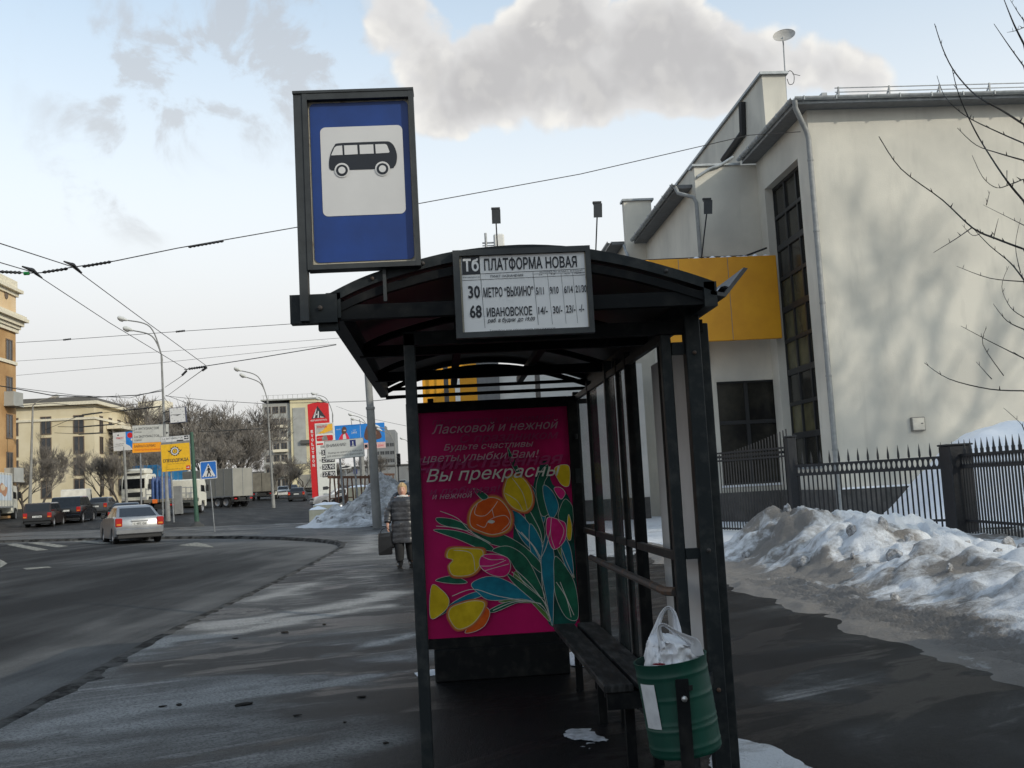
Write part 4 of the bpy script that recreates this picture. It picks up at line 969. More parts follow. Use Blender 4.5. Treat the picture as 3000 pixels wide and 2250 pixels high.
b.build('board', [mat('board_white', (.74,.73,.72), .5, scale=5, var=.04), m_sblack], tt)
# ------------------------------------------------------------------ poster stand closing the far end
ps = thing('poster_stand', 'glazed poster case with a pink tulip greeting poster at the far end of the shelter', 'poster case', (.40, 8.36, 0))
fxa, fxb, fza, fzb = -.275-.40, 1.125-.40, .255, 2.215
mb = MB()
for a in ((fxa, fxa+.085), (fxb-.085, fxb)): mb.bbox(a[0], a[1], -.06, .06, fza, fzb, .006)
mb.box(fxa+.085, fxb-.085, -.058, .058, fza, fza+.075); mb.box(fxa+.085, fxb-.085, -.058, .058, fzb-.08, fzb); mb.build('frame', m_sh2, ps)
mb = MB(); mb.bbox(-.535, .535, -.10, .14, 0, fza, .01); mb.build('base', m_sh2, ps)
mb = MB(); mb.tube([(fxb-.03,-.07,1.9),(fxb-.03,-.075,1.86)], .012, 6); mb.box(fxb-.05,fxb-.01,-.066,-.06,1.5,1.62); mb.build('lock', m_sh, ps)
m_mag = mat('poster_magenta', (.32,.003,.070), .45, scale=.9, col2=(.62,.007,.155), thr=(.3,.75), spec=.15); PM = {'mag': m_mag}
def pm(n, c, c2=None): return mat('poster_'+n, c, .5, scale=9, spec=.15, col2=c2 or tuple(min(1, q*1.35) for q in c), var=.2)
pal = [m_mag, pm('green', (.008,.07,.045), (.014,.14,.08)), pm('teal', (.006,.12,.19), (.009,.20,.29)), pm('yellow', (.50,.35,.008), (.66,.48,.015)), pm('orange', (.52,.065,.006), (.62,.11,.012)), pm('pink', (.46,.006,.12), (.58,.02,.19)), pm('line', (.46,.46,.42)), pm('faint', (.24,.03,.10)), pm('midtext', (.36,.22,.27)), pm('haze', (.40,.07,.06), (.46,.12,.05)), pm('haze2', (.46,.20,.03), (.55,.28,.03)), pm('deepgreen', (.006,.055,.04), (.010,.10,.085)), pm('lightgreen', (.10,.22,.05), (.16,.30,.08))]
def PQ(x, y):
    dx, dy = x-105, y-205; det = 710*1130+15*50
    u = (dx*1130-dy*50)/det; v = (710*dy+15*dx)/det
    return (-.105-.40+u*1.10, 2.085-v*1.775)
b = MB(); bxl, bxr = -.60, .64
b.flat([(bxl, .33), (bxr, .33), (bxr, 2.135), (bxl, 2.135)], -.02, 0)
LY = [-.0205]
def clipp(pts): return [(max(bxl+.002, min(bxr-.002, x)), max(.332, min(2.13, z))) for x, z in pts]
def shape(pts, m, outline=True, w=.0034, n=6, halo=None):
    if halo is not None:                                        # sprayed soft rim of the petal colour
        cx_, cy_ = sum(p[0] for p in pts)/len(pts), sum(p[1] for p in pts)/len(pts)
        for k_, hm in ((1.16, halo), (1.08, halo+1)):
            LY[0] -= .0003; b.flat(clipp([PQ(cx_+(p[0]-cx_)*k_, cy_+(p[1]-cy_)*k_) for p in smooth_pts(pts, n, True)]), LY[0], hm)
    LY[0] -= .0004; q = clipp([PQ(*p) for p in smooth_pts(pts, n, True)])
    b.flat(q, LY[0], m)
    if outline: LY[0] -= .0004; ribbon(b, q+[q[0]], w, LY[0], 6)
def line(pts, w=.004):
    LY[0] -= .0003; ribbon(b, clipp([PQ(*p) for p in smooth_pts(pts, 6)]), w, LY[0], 6)
def leaf(pts, m): shape(pts, m)
# leaves and stems
shape([(690,470),(735,440),(760,560),(850,640),(880,900),(885,1250),(745,1285),(705,1170),(640,1040),(560,900),(560,760),(640,700),(660,560)], 11, False)
shape([(560,1000),(640,1090),(700,1180),(735,1260),(650,1170),(560,1080)], 12, True); shape([(600,730),(660,760),(690,840),(650,830)], 12, True); shape([(470,1150),(590,1135),(690,1160),(600,1160)], 12, True); shape([(420,820),(520,850),(600,890),(520,880)], 12, True)
shape([(640,560),(665,640),(700,760),(720,720),(690,620)], 2); shape([(775,880),(830,930),(868,1040),(840,1010)], 12, True)
leaf([(525,365),(560,430),(600,520),(575,505),(540,440)], 1)
leaf([(735,460),(738,510),(715,560),(725,620),(745,700),(700,720),(672,600),(690,510)], 1)
leaf([(712,565),(760,600),(790,680),(750,740),(715,640)], 2); leaf([(830,640),(800,680),(790,740),(850,800),(870,700)], 1)
leaf([(650,580),(690,700),(715,800),(700,860),(640,790),(610,690)], 1)
leaf([(545,690),(610,730),(690,850),(700,930),(610,860),(560,770)], 2); leaf([(640,760),(700,860),(690,950),(640,900)], 2)
leaf([(150,715),(240,725),(330,770),(300,782),(180,750)], 1); leaf([(135,775),(260,785),(400,840),(450,890),(380,880),(270,830)], 1)
leaf([(330,780),(480,805),(600,870),(690,960),(690,1010),(560,900),(420,850)], 1)
leaf([(440,890),(520,870),(610,925),(670,1030),(710,1140),(620,1080),(560,990),(520,930)], 1)
leaf([(145,1030),(230,1010),(310,1045),(240,1050)], 1); leaf([(160,1210),(240,1140),(350,1095),(400,1110),(280,1150)], 2)
leaf([(330,1055),(400,1022),(480,1030),(580,1085),(690,1165),(590,1140),(430,1140),(370,1105)], 2)
leaf([(520,1010),(620,1080),(710,1160),(740,1230),(650,1150),(550,1060)], 1)
leaf([(735,790),(760,900),(765,1020),(757,1140),(748,1280),(720,1150),(695,1000),(700,900)], 2)
leaf([(770,930),(850,1030),(880,1130),(880,1250),(820,1240),(770,1140),(760,1040)], 1)
leaf([(820,840),(850,900),(862,1030),(820,980),(800,900)], 2); leaf([(840,720),(858,780),(850,850),(830,830)], 3)
leaf([(420,1190),(520,1150),(640,1150),(560,1160),(450,1200)], 1)
# flowers
shape([(430,620),(490,640),(535,710),(525,780),(450,808),(380,790),(330,760),(328,700),(360,650)], 4, True, .0042, halo=9)
line([(365,645),(350,700),(400,712),(440,680),(470,640)]); line([(360,755),(400,770),(420,740),(460,720),(510,715),(530,750),(490,790)]); line([(440,680),(450,720)]);
shape([(418,745),(435,735),(455,742),(440,752)], 6, False)
leaf([(345,570),(385,585),(420,615),(395,630),(365,605)], 1)
shape([(535,515),(600,525),(645,590),(648,660),(610,695),(545,670),(505,610),(510,560)], 3, True, halo=9); line([(545,520),(600,600),(625,690)]); line([(510,600),(570,640),(600,690)])
shape([(225,872),(330,876),(390,890),(375,960),(330,1005),(240,1008),(215,960),(235,930),(205,915)], 3, True, halo=9); line([(240,880),(330,900),(350,990)])
shape([(385,915),(450,908),(520,930),(533,985),(500,1022),(430,1010),(375,965)], 5, True, .0042); line([(385,915),(430,935),(500,935)]); line([(375,965),(440,965),(510,940)]); line([(400,990),(460,975),(525,960)])
shape([(735,730),(790,745),(825,770),(820,850),(760,895),(725,820),(722,760)], 5, True, .0042); line([(750,735),(745,820),(765,890)]); line([(785,745),(815,800),(790,870)])
shape([(765,585),(800,580),(825,610),(800,640)], 5, True); shape([(770,480),(845,470),(845,570),(800,560)], 3, True)
shape([(125,1055),(180,1080),(215,1130),(195,1180),(120,1215)], 3, True)
shape([(395,1175),(425,1200),(400,1260),(350,1290),(295,1295),(330,1250)], 4, True); shape([(240,1160),(330,1138),(395,1150),(380,1200),(330,1255),(260,1275),(218,1225),(215,1185)], 3, True, halo=9)
for p in ([(170,680),(260,720),(330,790),(430,850)], [(690,940),(720,880),(745,790)], [(650,870),(690,960),(700,1100),(740,1250)], [(770,1060),(820,1140),(845,1240)], [(790,1060),(830,1160),(860,1230)], [(540,1000),(610,1060),(700,1150),(740,1260)], [(560,990),(640,1070),(720,1180)], [(230,1110),(340,1080),(470,1120),(690,1165)], [(440,1190),(560,1150),(680,1165),(730,1230)], [(800,890),(830,970),(862,1040)], [(590,800),(660,880),(690,940)], [(640,700),(690,800),(700,880)], [(150,755),(280,775),(400,840)], [(560,780),(640,860),(690,930)]): line(p, .005)
LY[0] -= .0006
def ptx(s, x, y, h, w, m, bold=.0):
    p = PQ(x, y); LY[0] -= .0002
    vs0 = len(b.v); b.text(s, p[0], p[1], h*.00157, y=LY[0], w=w*.00155, bold=bold, shear=.32, m=m, rot=radians(-0.2))
    b.v[vs0:] = [(max(bxl, min(bxr, v[0])), v[1], v[2]) for v in b.v[vs0:]]
ptx('праздником, любимая!', 130, 240, 34, 640, 7, .0)
ptx('Единственная', 40, 470, 60, 780, 7, .02); ptx('и любимая!', 115, 600, 40, 370, 7, .01)
ptx('С праздником', 275, 335, 44, 520, 7, .012)
ptx('Ласковой и нежной', 128, 285, 46, 665, 8, .006); ptx('Будьте счастливы', 190, 372, 32, 470, 8, .006)
ptx('цветы,улыбки Вам!', 80, 430, 40, 610, 8, .004); ptx('Вы прекрасны', 100, 530, 64, 700, 6, .004); ptx('и нежной', 128, 620, 30, 210, 8, .004)
b.build('poster', pal, ps)
# ------------------------------------------------------------------ litter bin, its bag
m_bin = mat('bin_green', (.001,.044,.029), .5, scale=5, col2=(.006,.074,.048), stretch=(1,1,.35), thr=(.46,.68), bump=.1, coat=.1)
m_binin = mat('bin_green_inside', (.002,.03,.02), .6)
BYY = 4.42
ct, cb = P(1962, 1925, BYY), P(2012, 2196, BYY)
ax = (ct-cb); hb = ax.length; ax.normalize()
bn_ = thing('litter_bin', 'green ribbed steel litter bin hung on a black post at the shelter corner', 'litter bin', cb)
bn_.rotation_euler = Vector((0,0,1)).rotation_difference(ax).to_euler()
rb = .152
prof = [(.0,.0),(rb-.006,.0),(rb,.01)]
for z in (.10, .30, .36, .62, .86):
    z *= hb; prof += [(rb, z-.022), (rb, z-.008), (rb+.0016, z-.003), (rb+.0016, z+.002), (rb, z+.007), (rb, z+.02)]
prof.sort(key=lambda q: q[1]); prof = [q for q in prof]+[(rb+.003, hb-.01), (rb+.006, hb), (rb-.003, hb)]
mb = MB(); mb.lathe(prof, 56, cap=False)
mb.v = [((x*(1+.022*noise.noise(Vector((x*9, y*9, z*7))))), (y*(1+.022*noise.noise(Vector((x*9, y*9, z*7))))), z) for x, y, z in mb.v]; mb.build('barrel', m_bin, bn_, smooth=True)
mb = MB(); mb.lathe([(rb-.004, hb-.002), (rb-.006, .02), (0.001, .02)], 40, cap=False); mb.build('liner', m_binin, bn_, smooth=True)
mb = MB()
for i in range(9):
    pass
def cyl_patch(a0, a1, z0, z1, r, mb, n=8):
    mb.grid(n, 2, lambda u, v: (r*cos(a0+(a1-a0)*u), r*sin(a0+(a1-a0)*u), z0+(z1-z0)*v))
cyl_patch(radians(194), radians(226), .33*hb, .80*hb, rb+.0036, mb); mb.build('sticker', mat('paper_sticker', (.45,.45,.46), .6, scale=12, col2=(.60,.60,.60)), bn_, smooth=True)
mb = MB(); pz = P(1997, 1990, BYY-.17); pb = Vector((pz.x+.004, pz.y, 0))
mb.bar(pb, (pz.x, pz.y, pz.z), .052, .014, up=(0,1,0)); mb.bar((pz.x, pz.y-.0, pz.z-.04), (cb.x, cb.y-.14, pz.z-.04), .03, .02); mb.wbuild('post', m_sh2, bn_)
mb = MB(); q = P(2004, 2047, BYY-.19); mb.lathe([(.012,0),(.012,-.012),(.002,-.016)], 10, q, 'y'); mb.wbuild('bolt', mat('bright_bolt', (.45,.45,.44), .35, metal=.8), bn_)
mb = MB(); mb.bar((ct.x+.13, BYY+.03, .56), (1.21, 4.87, .56), .03, .05); mb.bar((cb.x+.13, BYY+.03, .46), (1.21, 4.87, .42), .03, .04); mb.wbuild('bracket', m_sh, bn_)
# the bag
m_bag = node_mat('white_plastic_film').m; bsdf = m_bag.node_tree.nodes['Principled BSDF']
bsdf.inputs['Base Color'].default_value = (.66,.66,.68,1); bsdf.inputs['Roughness'].default_value = .32; bsdf.inputs['Subsurface Weight'].default_value = .2; bsdf.inputs['Subsurface Radius'].default_value = (.02,.02,.02)
ZS = .3617
def BQ(x, y, d=0.): return P(1600+x*ZS, 1650+y*ZS, BYY+d)
bg = thing('plastic_bag', 'white plastic carrier bag with two looped handles stuffed into the green litter bin', 'plastic bag', BQ(1030, 830))
body_l = [(800,880),(800,780),(806,690),(818,640),(850,612)]; 
rings = []
for i, (zc, xa, xb, d) in enumerate(((900,800,1235,.10),(860,796,1250,.11),(825,793,1262,.115),(795,797,1266,.117),(765,800,1268,.115),(735,803,1264,.113),(705,808,1256,.11),(680,812,1240,.105),(655,816,1205,.095),(632,822,1150,.085),(612,832,1090,.07),(592,848,1040,.05),(575,880,1000,.03))):
    r = []; n = 64
    for j in range(n):
        t = 2*pi*j/n; cx, rx = (xa+xb)/2, (xb-xa)/2
        x = cx+rx*cos(t); dd = d*sin(t)
        nz = noise.noise(Vector((cos(t)*2.2, sin(t)*2.2+i*.55, 3.)))*24+(abs(noise.noise(Vector((cos(t)*4.5+2, sin(t)*4.5+i*.9, 8.))))-.2)*46+(abs(noise.noise(Vector((cos(t)*10, sin(t)*10+i*1.7, 5.))))-.2)*20
        tilt = (cos(t)*-.02 if i < 3 else 0)*200
        r.append(BQ(x+nz*.6, zc+(0 if i < 2 else nz*.8), dd*(1+nz*.014)))
    rings.append(r)
mb = MB(); mb.loft(rings, cap=True); mb.wbuild('body', m_bag, bg, smooth=80)
def strap(pts, wid, dep, name='handle'):
    pts = smooth_pts(pts, 7); rows = []
    for i, p in enumerate(pts):
        k = i/(len(pts)-1); w = wid(k) if callable(wid) else wid; d = dep(k)
        a = pts[max(0,i-1)]; c = pts[min(len(pts)-1,i+1)]; dx, dy = c[0]-a[0], c[1]-a[1]; l = hypot(dx,dy) or 1
        nx_, ny_ = -dy/l, dx/l; cr = noise.noise(Vector((k*9,wid(0),2.)))*.006
        rows.append([BQ(p[0]-nx_*w/2, p[1]-ny_*w/2, d-.012+cr), BQ(p[0]-nx_*w*.1, p[1]-ny_*w*.1, d+.006-cr), BQ(p[0]+nx_*w*.2, p[1]+ny_*w*.2, d-.004), BQ(p[0]+nx_*w/2, p[1]+ny_*w/2, d+.012)])
    mb = MB(); m_ = 4; mb.add([v for r in rows for v in r], [(i*m_+j, i*m_+j+1, (i+1)*m_+j+1, (i+1)*m_+j) for i in range(len(rows)-1) for j in range(m_-1)])
    o = mb.wbuild(name, m_bag, bg, smooth=80); sm = o.modifiers.new('thick', 'SOLIDIFY'); sm.thickness = .0015
strap([(850,760),(862,640),(900,520),(935,420),(968,372),(1000,366),(1030,400),(1050,480),(1060,580),(1050,700)], lambda k: 26+95*(abs(k-.5)*2)**2.2, lambda k: .06)
strap([(1010,820),(965,700),(925,590),(918,520),(950,500),(1010,535),(1080,580),(1150,620),(1200,660),(1215,760)], lambda k: 24+105*(abs(k-.45)*1.9)**2.0, lambda k: -.075-.02*sin(pi*k))
mb = MB(); mb.loft([[BQ(915+55*cos(t)*s, 818+9*sin(t)*s+ (0 if s==1 else -3), -.128-.004*(1-s)) for t in [2*pi*i/12 for i in range(12)]] for s in (1, .5)]); mb.wbuild('print', mat('red_print', (.20,.006,.02), .5), bg, label='dark red printed mark showing low on the bag')
# ================================================================== FAR BUILDINGS
m_cream2 = mat('cream_stucco', (.56,.47,.30), .85, scale=.35, col2=(.66,.58,.42)); m_creamd = mat('cream_trim', (.66,.60,.47), .8)
m_orange = mat('ochre_stucco', (.34,.19,.075), .85, scale=.6, col2=(.47,.29,.13)); m_pink = mat('pale_ochre_stone', (.60,.43,.24), .85, scale=.8, col2=(.66,.50,.32))
m_concr = mat('concrete_panel', (.30,.30,.28), .85, scale=.5, col2=(.38,.38,.36)); m_yelw = mat('yellowish_panel', (.60,.53,.34), .85, scale=.3)
m_far = mat('distant_block', (.17,.175,.18), .85, scale=.2, col2=(.23,.235,.24)); m_glassf = mat('far_window_glass', (.035,.038,.042), .2, scale=.5, var=.5); m_roofd = mat('roof_iron', (.09,.085,.08), .6)
m_wfr = mat('window_frame_brown', (.14,.10,.07), .7)
def face_windows(parent, axis, at, us, zs, w, h, frame=m_wfr, glass=m_glassf, drop=()):
    # windows on a face: axis '-y' (us along x) or '+x' (us along y)
    for i, u in enumerate(us):
        for j, z in enumerate(zs):
            if (i, j) in drop: continue
            f, g = MB(), MB(); t = .09
            if axis == '-y':
                f.box(u-w/2-t, u+w/2+t, at-.06, at-.002, z-h/2-t, z-h/2); f.box(u-w/2-t, u+w/2+t, at-.06, at-.002, z+h/2, z+h/2+t)
                f.box(u-w/2-t, u-w/2, at-.06, at-.002, z-h/2, z+h/2); f.box(u+w/2, u+w/2+t, at-.06, at-.002, z-h/2, z+h/2); f.box(u-.04, u+.04, at-.05, at-.025, z-h/2, z+h/2)
                g.box(u-w/2, u+w/2, at-.025, at-.004, z-h/2, z+h/2)
            else:
                f.box(at+.002, at+.06, u-w/2-t, u+w/2+t, z-h/2-t, z-h/2); f.box(at+.002, at+.06, u-w/2-t, u+w/2+t, z+h/2, z+h/2+t)
                f.box(at+.002, at+.06, u-w/2-t, u-w/2, z-h/2, z+h/2); f.box(at+.002, at+.06, u+w/2, u+w/2+t, z-h/2, z+h/2); f.box(at+.025, at+.05, u-.04, u+.04, z-h/2, z+h/2)
                g.box(at+.004, at+.025, u-w/2, u+w/2, z-h/2, z+h/2)
            o = f.wbuild('window', frame, parent); g.wbuild('pane', glass, o)
# cream four-storey block
c0 = P(275, 1184, 112); cx, cy = c0.x, 112.0; zt = c0.z; zb = gz(cx, cy)-.2
cb_ = thing('apartment_building', 'cream four storey building with dark windows behind bare trees', 'building', (cx, cy, zb))
yl = 150.0; xw = P(42, 1190, 112).x-6
mb = MB(); mb.box(xw, cx, cy, cy+16, zb, zt); mb.box(cx-14, cx-.002, cy+16, yl, zb, zt); mb.wbuild('wall', m_cream2, cb_)
mb = MB(); mb.box(xw-.4, cx+.5, cy-.5, cy+16, zt, zt+.35); mb.box(cx-14, cx+.5, cy+16.002, yl+.4, zt, zt+.35); mb.box(xw, cx+.12, cy-.12, cy+15.9, zt-1.6, zt-1.35); mb.box(cx+.002, cx+.122, cy+16, yl, zt-1.6, zt-1.35); mb.wbuild('cornice', m_creamd, cb_)
mb = MB(); mb.box(xw+1, cx-1, cy+2, cy+14, zt+.35, zt+1.1); mb.wbuild('roof', m_roofd, cb_)
fl = [zb+1.9+(zt-zb-2.0)/4*i+.3 for i in range(4)]
face_windows(cb_, '-y', cy, [cx-8.4, cx-5.0, cx-1.6] if True else [], fl, .95, 1.75)
face_windows(cb_, '+x', cx, [cy+2.2+3.1*i for i in range(12)], fl, .95, 1.7)
mb = MB(); mb.box(cx-3, cx+2.2, cy+23, cy+28, zt+.36, zt+1.5); mb.box(cx-2.2, cx+1.4, cy+23.6, cy+27, zt+1.5, zt+2.4); mb.wbuild('attic', m_creamd, cb_)
mb = MB(); mb.box(cx+.05, cx+1.6, cy+4, cy+14, zb+8.6, zb+9.0); mb.wbuild('balcony', m_creamd, cb_)
# ochre tower with a heavy cornice at the left edge
t0 = P(46, 1000, 82); tx_, ty = t0.x, 82.0; zc = P(46, 940, 82).z; ztop = P(44, 838, 82).z; zb = gz(tx_, ty)-.2
tw = thing('ochre_tower', 'ochre tower house with a heavy stone cornice at the left edge', 'building', (tx_, ty, zb))
mb = MB(); mb.box(tx_-14, tx_, ty-22, ty, zb, zc-.3); mb.wbuild('wall', m_orange, tw)
mb = MB(); mb.box(tx_-14, tx_+.05, ty-22, ty-.05, zc+.35, ztop); mb.wbuild('attic_wall', m_pink, tw)
mb = MB()
for k_, (o, z0, z1) in enumerate(((.18, zc-1.0, zc-.7), (.30, zc-.7, zc-.45), (.48, zc-.45, zc-.1), (.75, zc-.1, zc+.15), (.62, zc+.15, zc+.36))): mb.box(tx_-14-o, tx_+o, ty-22-o, ty+o, z0, z1)
for o, z0, z1 in ((.15, ztop-.9, ztop-.6), (.42, ztop-.6, ztop-.35), (.08, ztop-.35, ztop+.35)): mb.box(tx_-14-o, tx_+o+.05, ty-22-o, ty+o, z0, z1)
mb.box(tx_-.1, tx_+.12, ty-22, ty+.05, zb+11.9, zb+12.15); mb.wbuild('cornice', m_creamd, tw)
face_windows(tw, '+x', tx_, [ty-1.3, ty-4.3, ty-7.3], [zc-2.6-2.9*i for i in range(5)], 1.0, 1.7)
mb = MB(); mb.lathe([(.3,0),(.3,.06)], 16, (tx_+.05, ty-1.9, (zc+ztop)/2+.3), 'x'); mb.wbuild('medallion', m_wfr, tw)
for z in (zc-5.6, zc-11.4):
    mb = MB(); mb.box(tx_+.0, tx_+.7, ty-2.2, ty-.4, z-1.2, z-.2); mb.box(tx_, tx_+.75, ty-2.25, ty-.35, z-1.3, z-1.2); mb.wbuild('balcony', m_concr, tw)
# grey and yellow tall block
h0 = P(850, 1172, 235); hx, hy = h0.x, 235.0; zt = h0.z; zb = gz(hx, hy)-.5
hb_ = thing('tower_block', 'nine storey grey and yellow tower block beyond the bare trees', 'building', (hx, hy, zb))
xl_ = P(768, 1180, 235).x; xr_ = P(935, 1180, 235).x
mb = MB(); mb.box(xl_, hx, hy, hy+14, zb, zt-.6); mb.wbuild('wall', m_concr, hb_)
mb = MB(); mb.box(hx+.01, xr_, hy-.6, hy+14, zb, zt); mb.wbuild('end_wall', m_yelw, hb_)
mb = MB(); mb.box(hx+.6, hx+3.4, hy-.75, hy-.602, zb+6, zt-1.9); mb.wbuild('grey_panel', m_concr, hb_)
fl = [zb+2+2.75*i for i in range(int((zt-zb)/2.75))]
face_windows(hb_, '-y', hy, [xl_+1.2, xl_+2.9, xl_+4.6], fl, 1.2, 1.4)
for z in fl[1:-1]:
    mb = MB(); mb.box(xl_+2.2, xl_+5.5, hy-1.0, hy-.062, z-1.35, z-.75); mb.wbuild('balcony', m_creamd, hb_)
mb = MB(); mb.box(xl_-.2, xr_+.2, hy-.9, hy+14, zt+.0, zt+.3)
for i in range(12): x = xl_+.4+i*(xr_-xl_-.8)/11; mb.bar((x, hy-.5, zt+.3), (x, hy-.5, zt+1.2), .08, .08)
mb.bar((xl_, hy-.5, zt+1.2), (xr_, hy-.5, zt+1.2), .06, .06); mb.wbuild('roof', m_concr, hb_)
mb = MB(); mb.box(hx+2.2, xr_+2, hy-1.4, hy-.61, zb+10.5, zb+11.3); mb.wbuild('canopy', m_roofd, hb_)
# dark distant office block and a low flyover-side building
d0 = P(1092, 1262, 340); dx0 = d0.x; dx1 = P(1157, 1262, 340).x
ob = thing('office_block', 'dark hazy office block far beyond the blue billboard', 'building', (dx0, 340, gz(dx0, 340)))
zb = gz(dx0, 340)-1; zt = d0.z
mb = MB(); mb.box(dx0, dx1, 340, 360, zb, zt); mb.wbuild('wall', m_far, ob)
face_windows(ob, '-y', 340, [dx0+1.2+(dx1-dx0-2.4)*i/3 for i in range(4)], [zb+3+2.6*i for i in range(int((zt-zb-3)/2.6))], 1.3, 1.1, m_far)
mb = MB(); mb.box(dx0+1, dx1-3, 342, 350, zt, zt+1.5); mb.wbuild('roof', m_far, ob)
lx0, lx1 = P(440, 1378, 300).x, P(1240, 1378, 300).x
lb = thing('long_low_building', 'long low grey building closing the far end of the avenue behind trees and lorries', 'building', (lx0, 300, gz(lx0, 300)))
zt = P(1150, 1365, 300).z; mb = MB(); mb.box(lx0, lx1+30, 300, 312, 0, zt); mb.wbuild('wall', m_far, lb)
mb = MB(); mb.box(lx0-.3, lx1+30, 299.6, 312, zt, zt+.4); mb.wbuild('roof', m_roofd, lb)
# ================================================================== BARE TREES
m_bark = mat('bark_grey_brown', (.075,.064,.055), .9, scale=3, var=.35); m_twig = mat('twigs', (.13,.115,.10), .9, scale=.4, col2=(.20,.178,.155)); m_bark2 = mat('dark_branch', (.017,.016,.016), .8, scale=30, var=.3)
def make_tree(height, seed, spread=.5, levels=5, upright=.35, trunk_r=.2, twig_r=.02, clear=.18, splits=(3, 4)):
    rnd = random.Random(seed); tk, cr = MB(), MB()
    def grow(p, d, L, r, lv):
        n = 4 if lv < 3 else 3; pts = [p]; rs = [r]; dd = d.copy(); seg = 3
        for i in range(seg):
            dd = (dd+Vector((rnd.gauss(0,.13), rnd.gauss(0,.13), upright*.16*(lv > 0)+rnd.gauss(0,.05)))).normalized()
            p = p+dd*(L/seg); pts.append(p); rs.append(max(twig_r*.6, r*(1-.42*(i+1)/seg)))
        (tk if lv <= 1 else cr).tube(pts, rs, n if lv else 7, cap=False)
        if lv >= levels: return
        k = rnd.randint(*splits)+(1 if lv >= levels-2 else 0)
        for i in range(k):
            t = rnd.uniform(.35, 1.0) if i else 1.0
            q = pts[0].lerp(pts[-1], t) if t < 1 else pts[-1]
            if t < 1: j = t*seg; a = int(j); q = pts[a].lerp(pts[min(a+1, seg)], j-a)
            ang = rnd.uniform(0, 2*pi); s = spread*rnd.uniform(.6, 1.35)
            side = dd.orthogonal().normalized(); side.rotate(Matrix.Rotation(ang, 3, dd))
            nd = (dd+side*s+Vector((0,0,upright*.35))).normalized()
            grow(q, nd, L*rnd.uniform(.62, .86), max(twig_r, r*.55), lv+1)
    grow(Vector((0,0,-.2)), Vector((rnd.gauss(0,.04), rnd.gauss(0,.04), 1)).normalized(), height*(clear+.12), trunk_r, 0)
    zmax = max(v[2] for v in cr.v); k = height/zmax
    for m_ in (tk, cr): m_.v = [(v[0]*k, v[1]*k, v[2]*k) for v in m_.v]
    return tk, cr
def tree_root(name, label, loc, tk, cr, group=None, m1=m_bark, m2=None):
    t = thing(name, label, 'tree', loc, group=group); tk.build('trunk', m1, t); cr.build('crown', m2 or m_twig, t); return t
protos = []
for i, (s, sp, up, lev) in enumerate(((11, .62, .42, 6), (23, .72, .34, 6), (37, .60, .48, 6))):
    protos.append(make_tree(12.0, s, sp, lev, up, .20, .0165, .13, (3, 4)))
tl_ = [ # px, top py, Y, proto, label
 (520,1150,128,0,'tallest bare tree in the rounded row between the lamp posts'),
 (598,1158,132,1,'bare rounded tree directly above the grey box truck'),
 (668,1168,130,2,'bare rounded tree left of the double lamp post'),
 (712,1178,135,0,'bare tree just left of the double lamp pole, with the tower block behind'),
 (455,1195,120,1,'bare tree right behind the street clock'),
 (560,1230,108,2,'smaller dark bare tree in front of the rounded row'),
 (700,1240,112,1,'lower bare tree beside the right end of the rounded row'),
 (800,1340,120,0,'low dark bare tree at the foot of the tower block'),
 (850,1345,128,2,'dark bushy bare tree left of the red price pylon'),
 (890,1320,135,1,'small bare tree half hidden by the red price pylon'),
 (420,1300,100,0,'bare tree behind the grey direction sign'),
 (350,1290,96,2,'bare tree before the long side of the cream building'),
 (290,1290,98,1,'bare tree covering the corner of the cream building'),
 (120,1255,92,2,'big dark bare tree behind the arched lamp post'),
 (70,1320,88,1,'dark bare tree at the foot of the ochre tower'),
 (20,1350,84,0,'leftmost bare tree, at the left edge before the ochre tower'),
 (620,1215,118,0,'bushy bare tree low in front of the rounded row'),
 (500,1230,116,2,'bushy bare tree between the clock and the crossing sign'),
 (400,1165,165,2,'bare tree rising behind the far end of the cream building'),
 (320,1150,170,1,'bare tree top showing above the middle of the cream roof'),
 (210,1160,160,0,'bare tree top showing above the left part of the cream roof'),
 (660,1250,105,2,'low bare tree right above the white truck cab'),
 (1010,1330,150,2,'bare tree below the blue billboard'),
 (1100,1330,170,0,'bare tree before the dark office block'),
 (1235,1330,140,1,'bare tree glimpsed far off beside the big concrete pole')]
first = {}
for i, (px, py, Y, k_, lab) in enumerate(tl_):
    b_ = P(px, 1450, Y); zb = gz(b_.x, Y); h = P(px, py, Y).z-zb
    if k_ not in first: r = tree_root('bare_tree', lab, (b_.x, Y, zb), *protos[k_], group='bare trees along the avenue'); first[k_] = r
    else: r = copy_tree(first[k_]); r.location = (b_.x, Y, zb); r['label'] = lab
    s = h/12.0; wd = s*(1.25 if i < 5 or i > 20 else 1.1); r.scale = (wd, wd, s) if not 100 < px < 430 else (wd*.7, wd*.7, s); r.rotation_euler = (0, 0, i*1.7)
# two unseen trees added beyond the right edge to dapple the cream wall
for x, y, h, rz_ in ((39.0, 4.5, 28.0, .4), (47.0, 1.5, 29.0, 2.2)):
    r = copy_tree(first[2]); r.location = (x, y, -.05); r.scale = (h/12*.9, h/12*.9, h/12); r.rotation_euler = (0, 0, rz_); r['label'] = 'unseen bare tree added off the right side to dapple the cream wall'; r['group'] = 'added trees shading the cream wall'
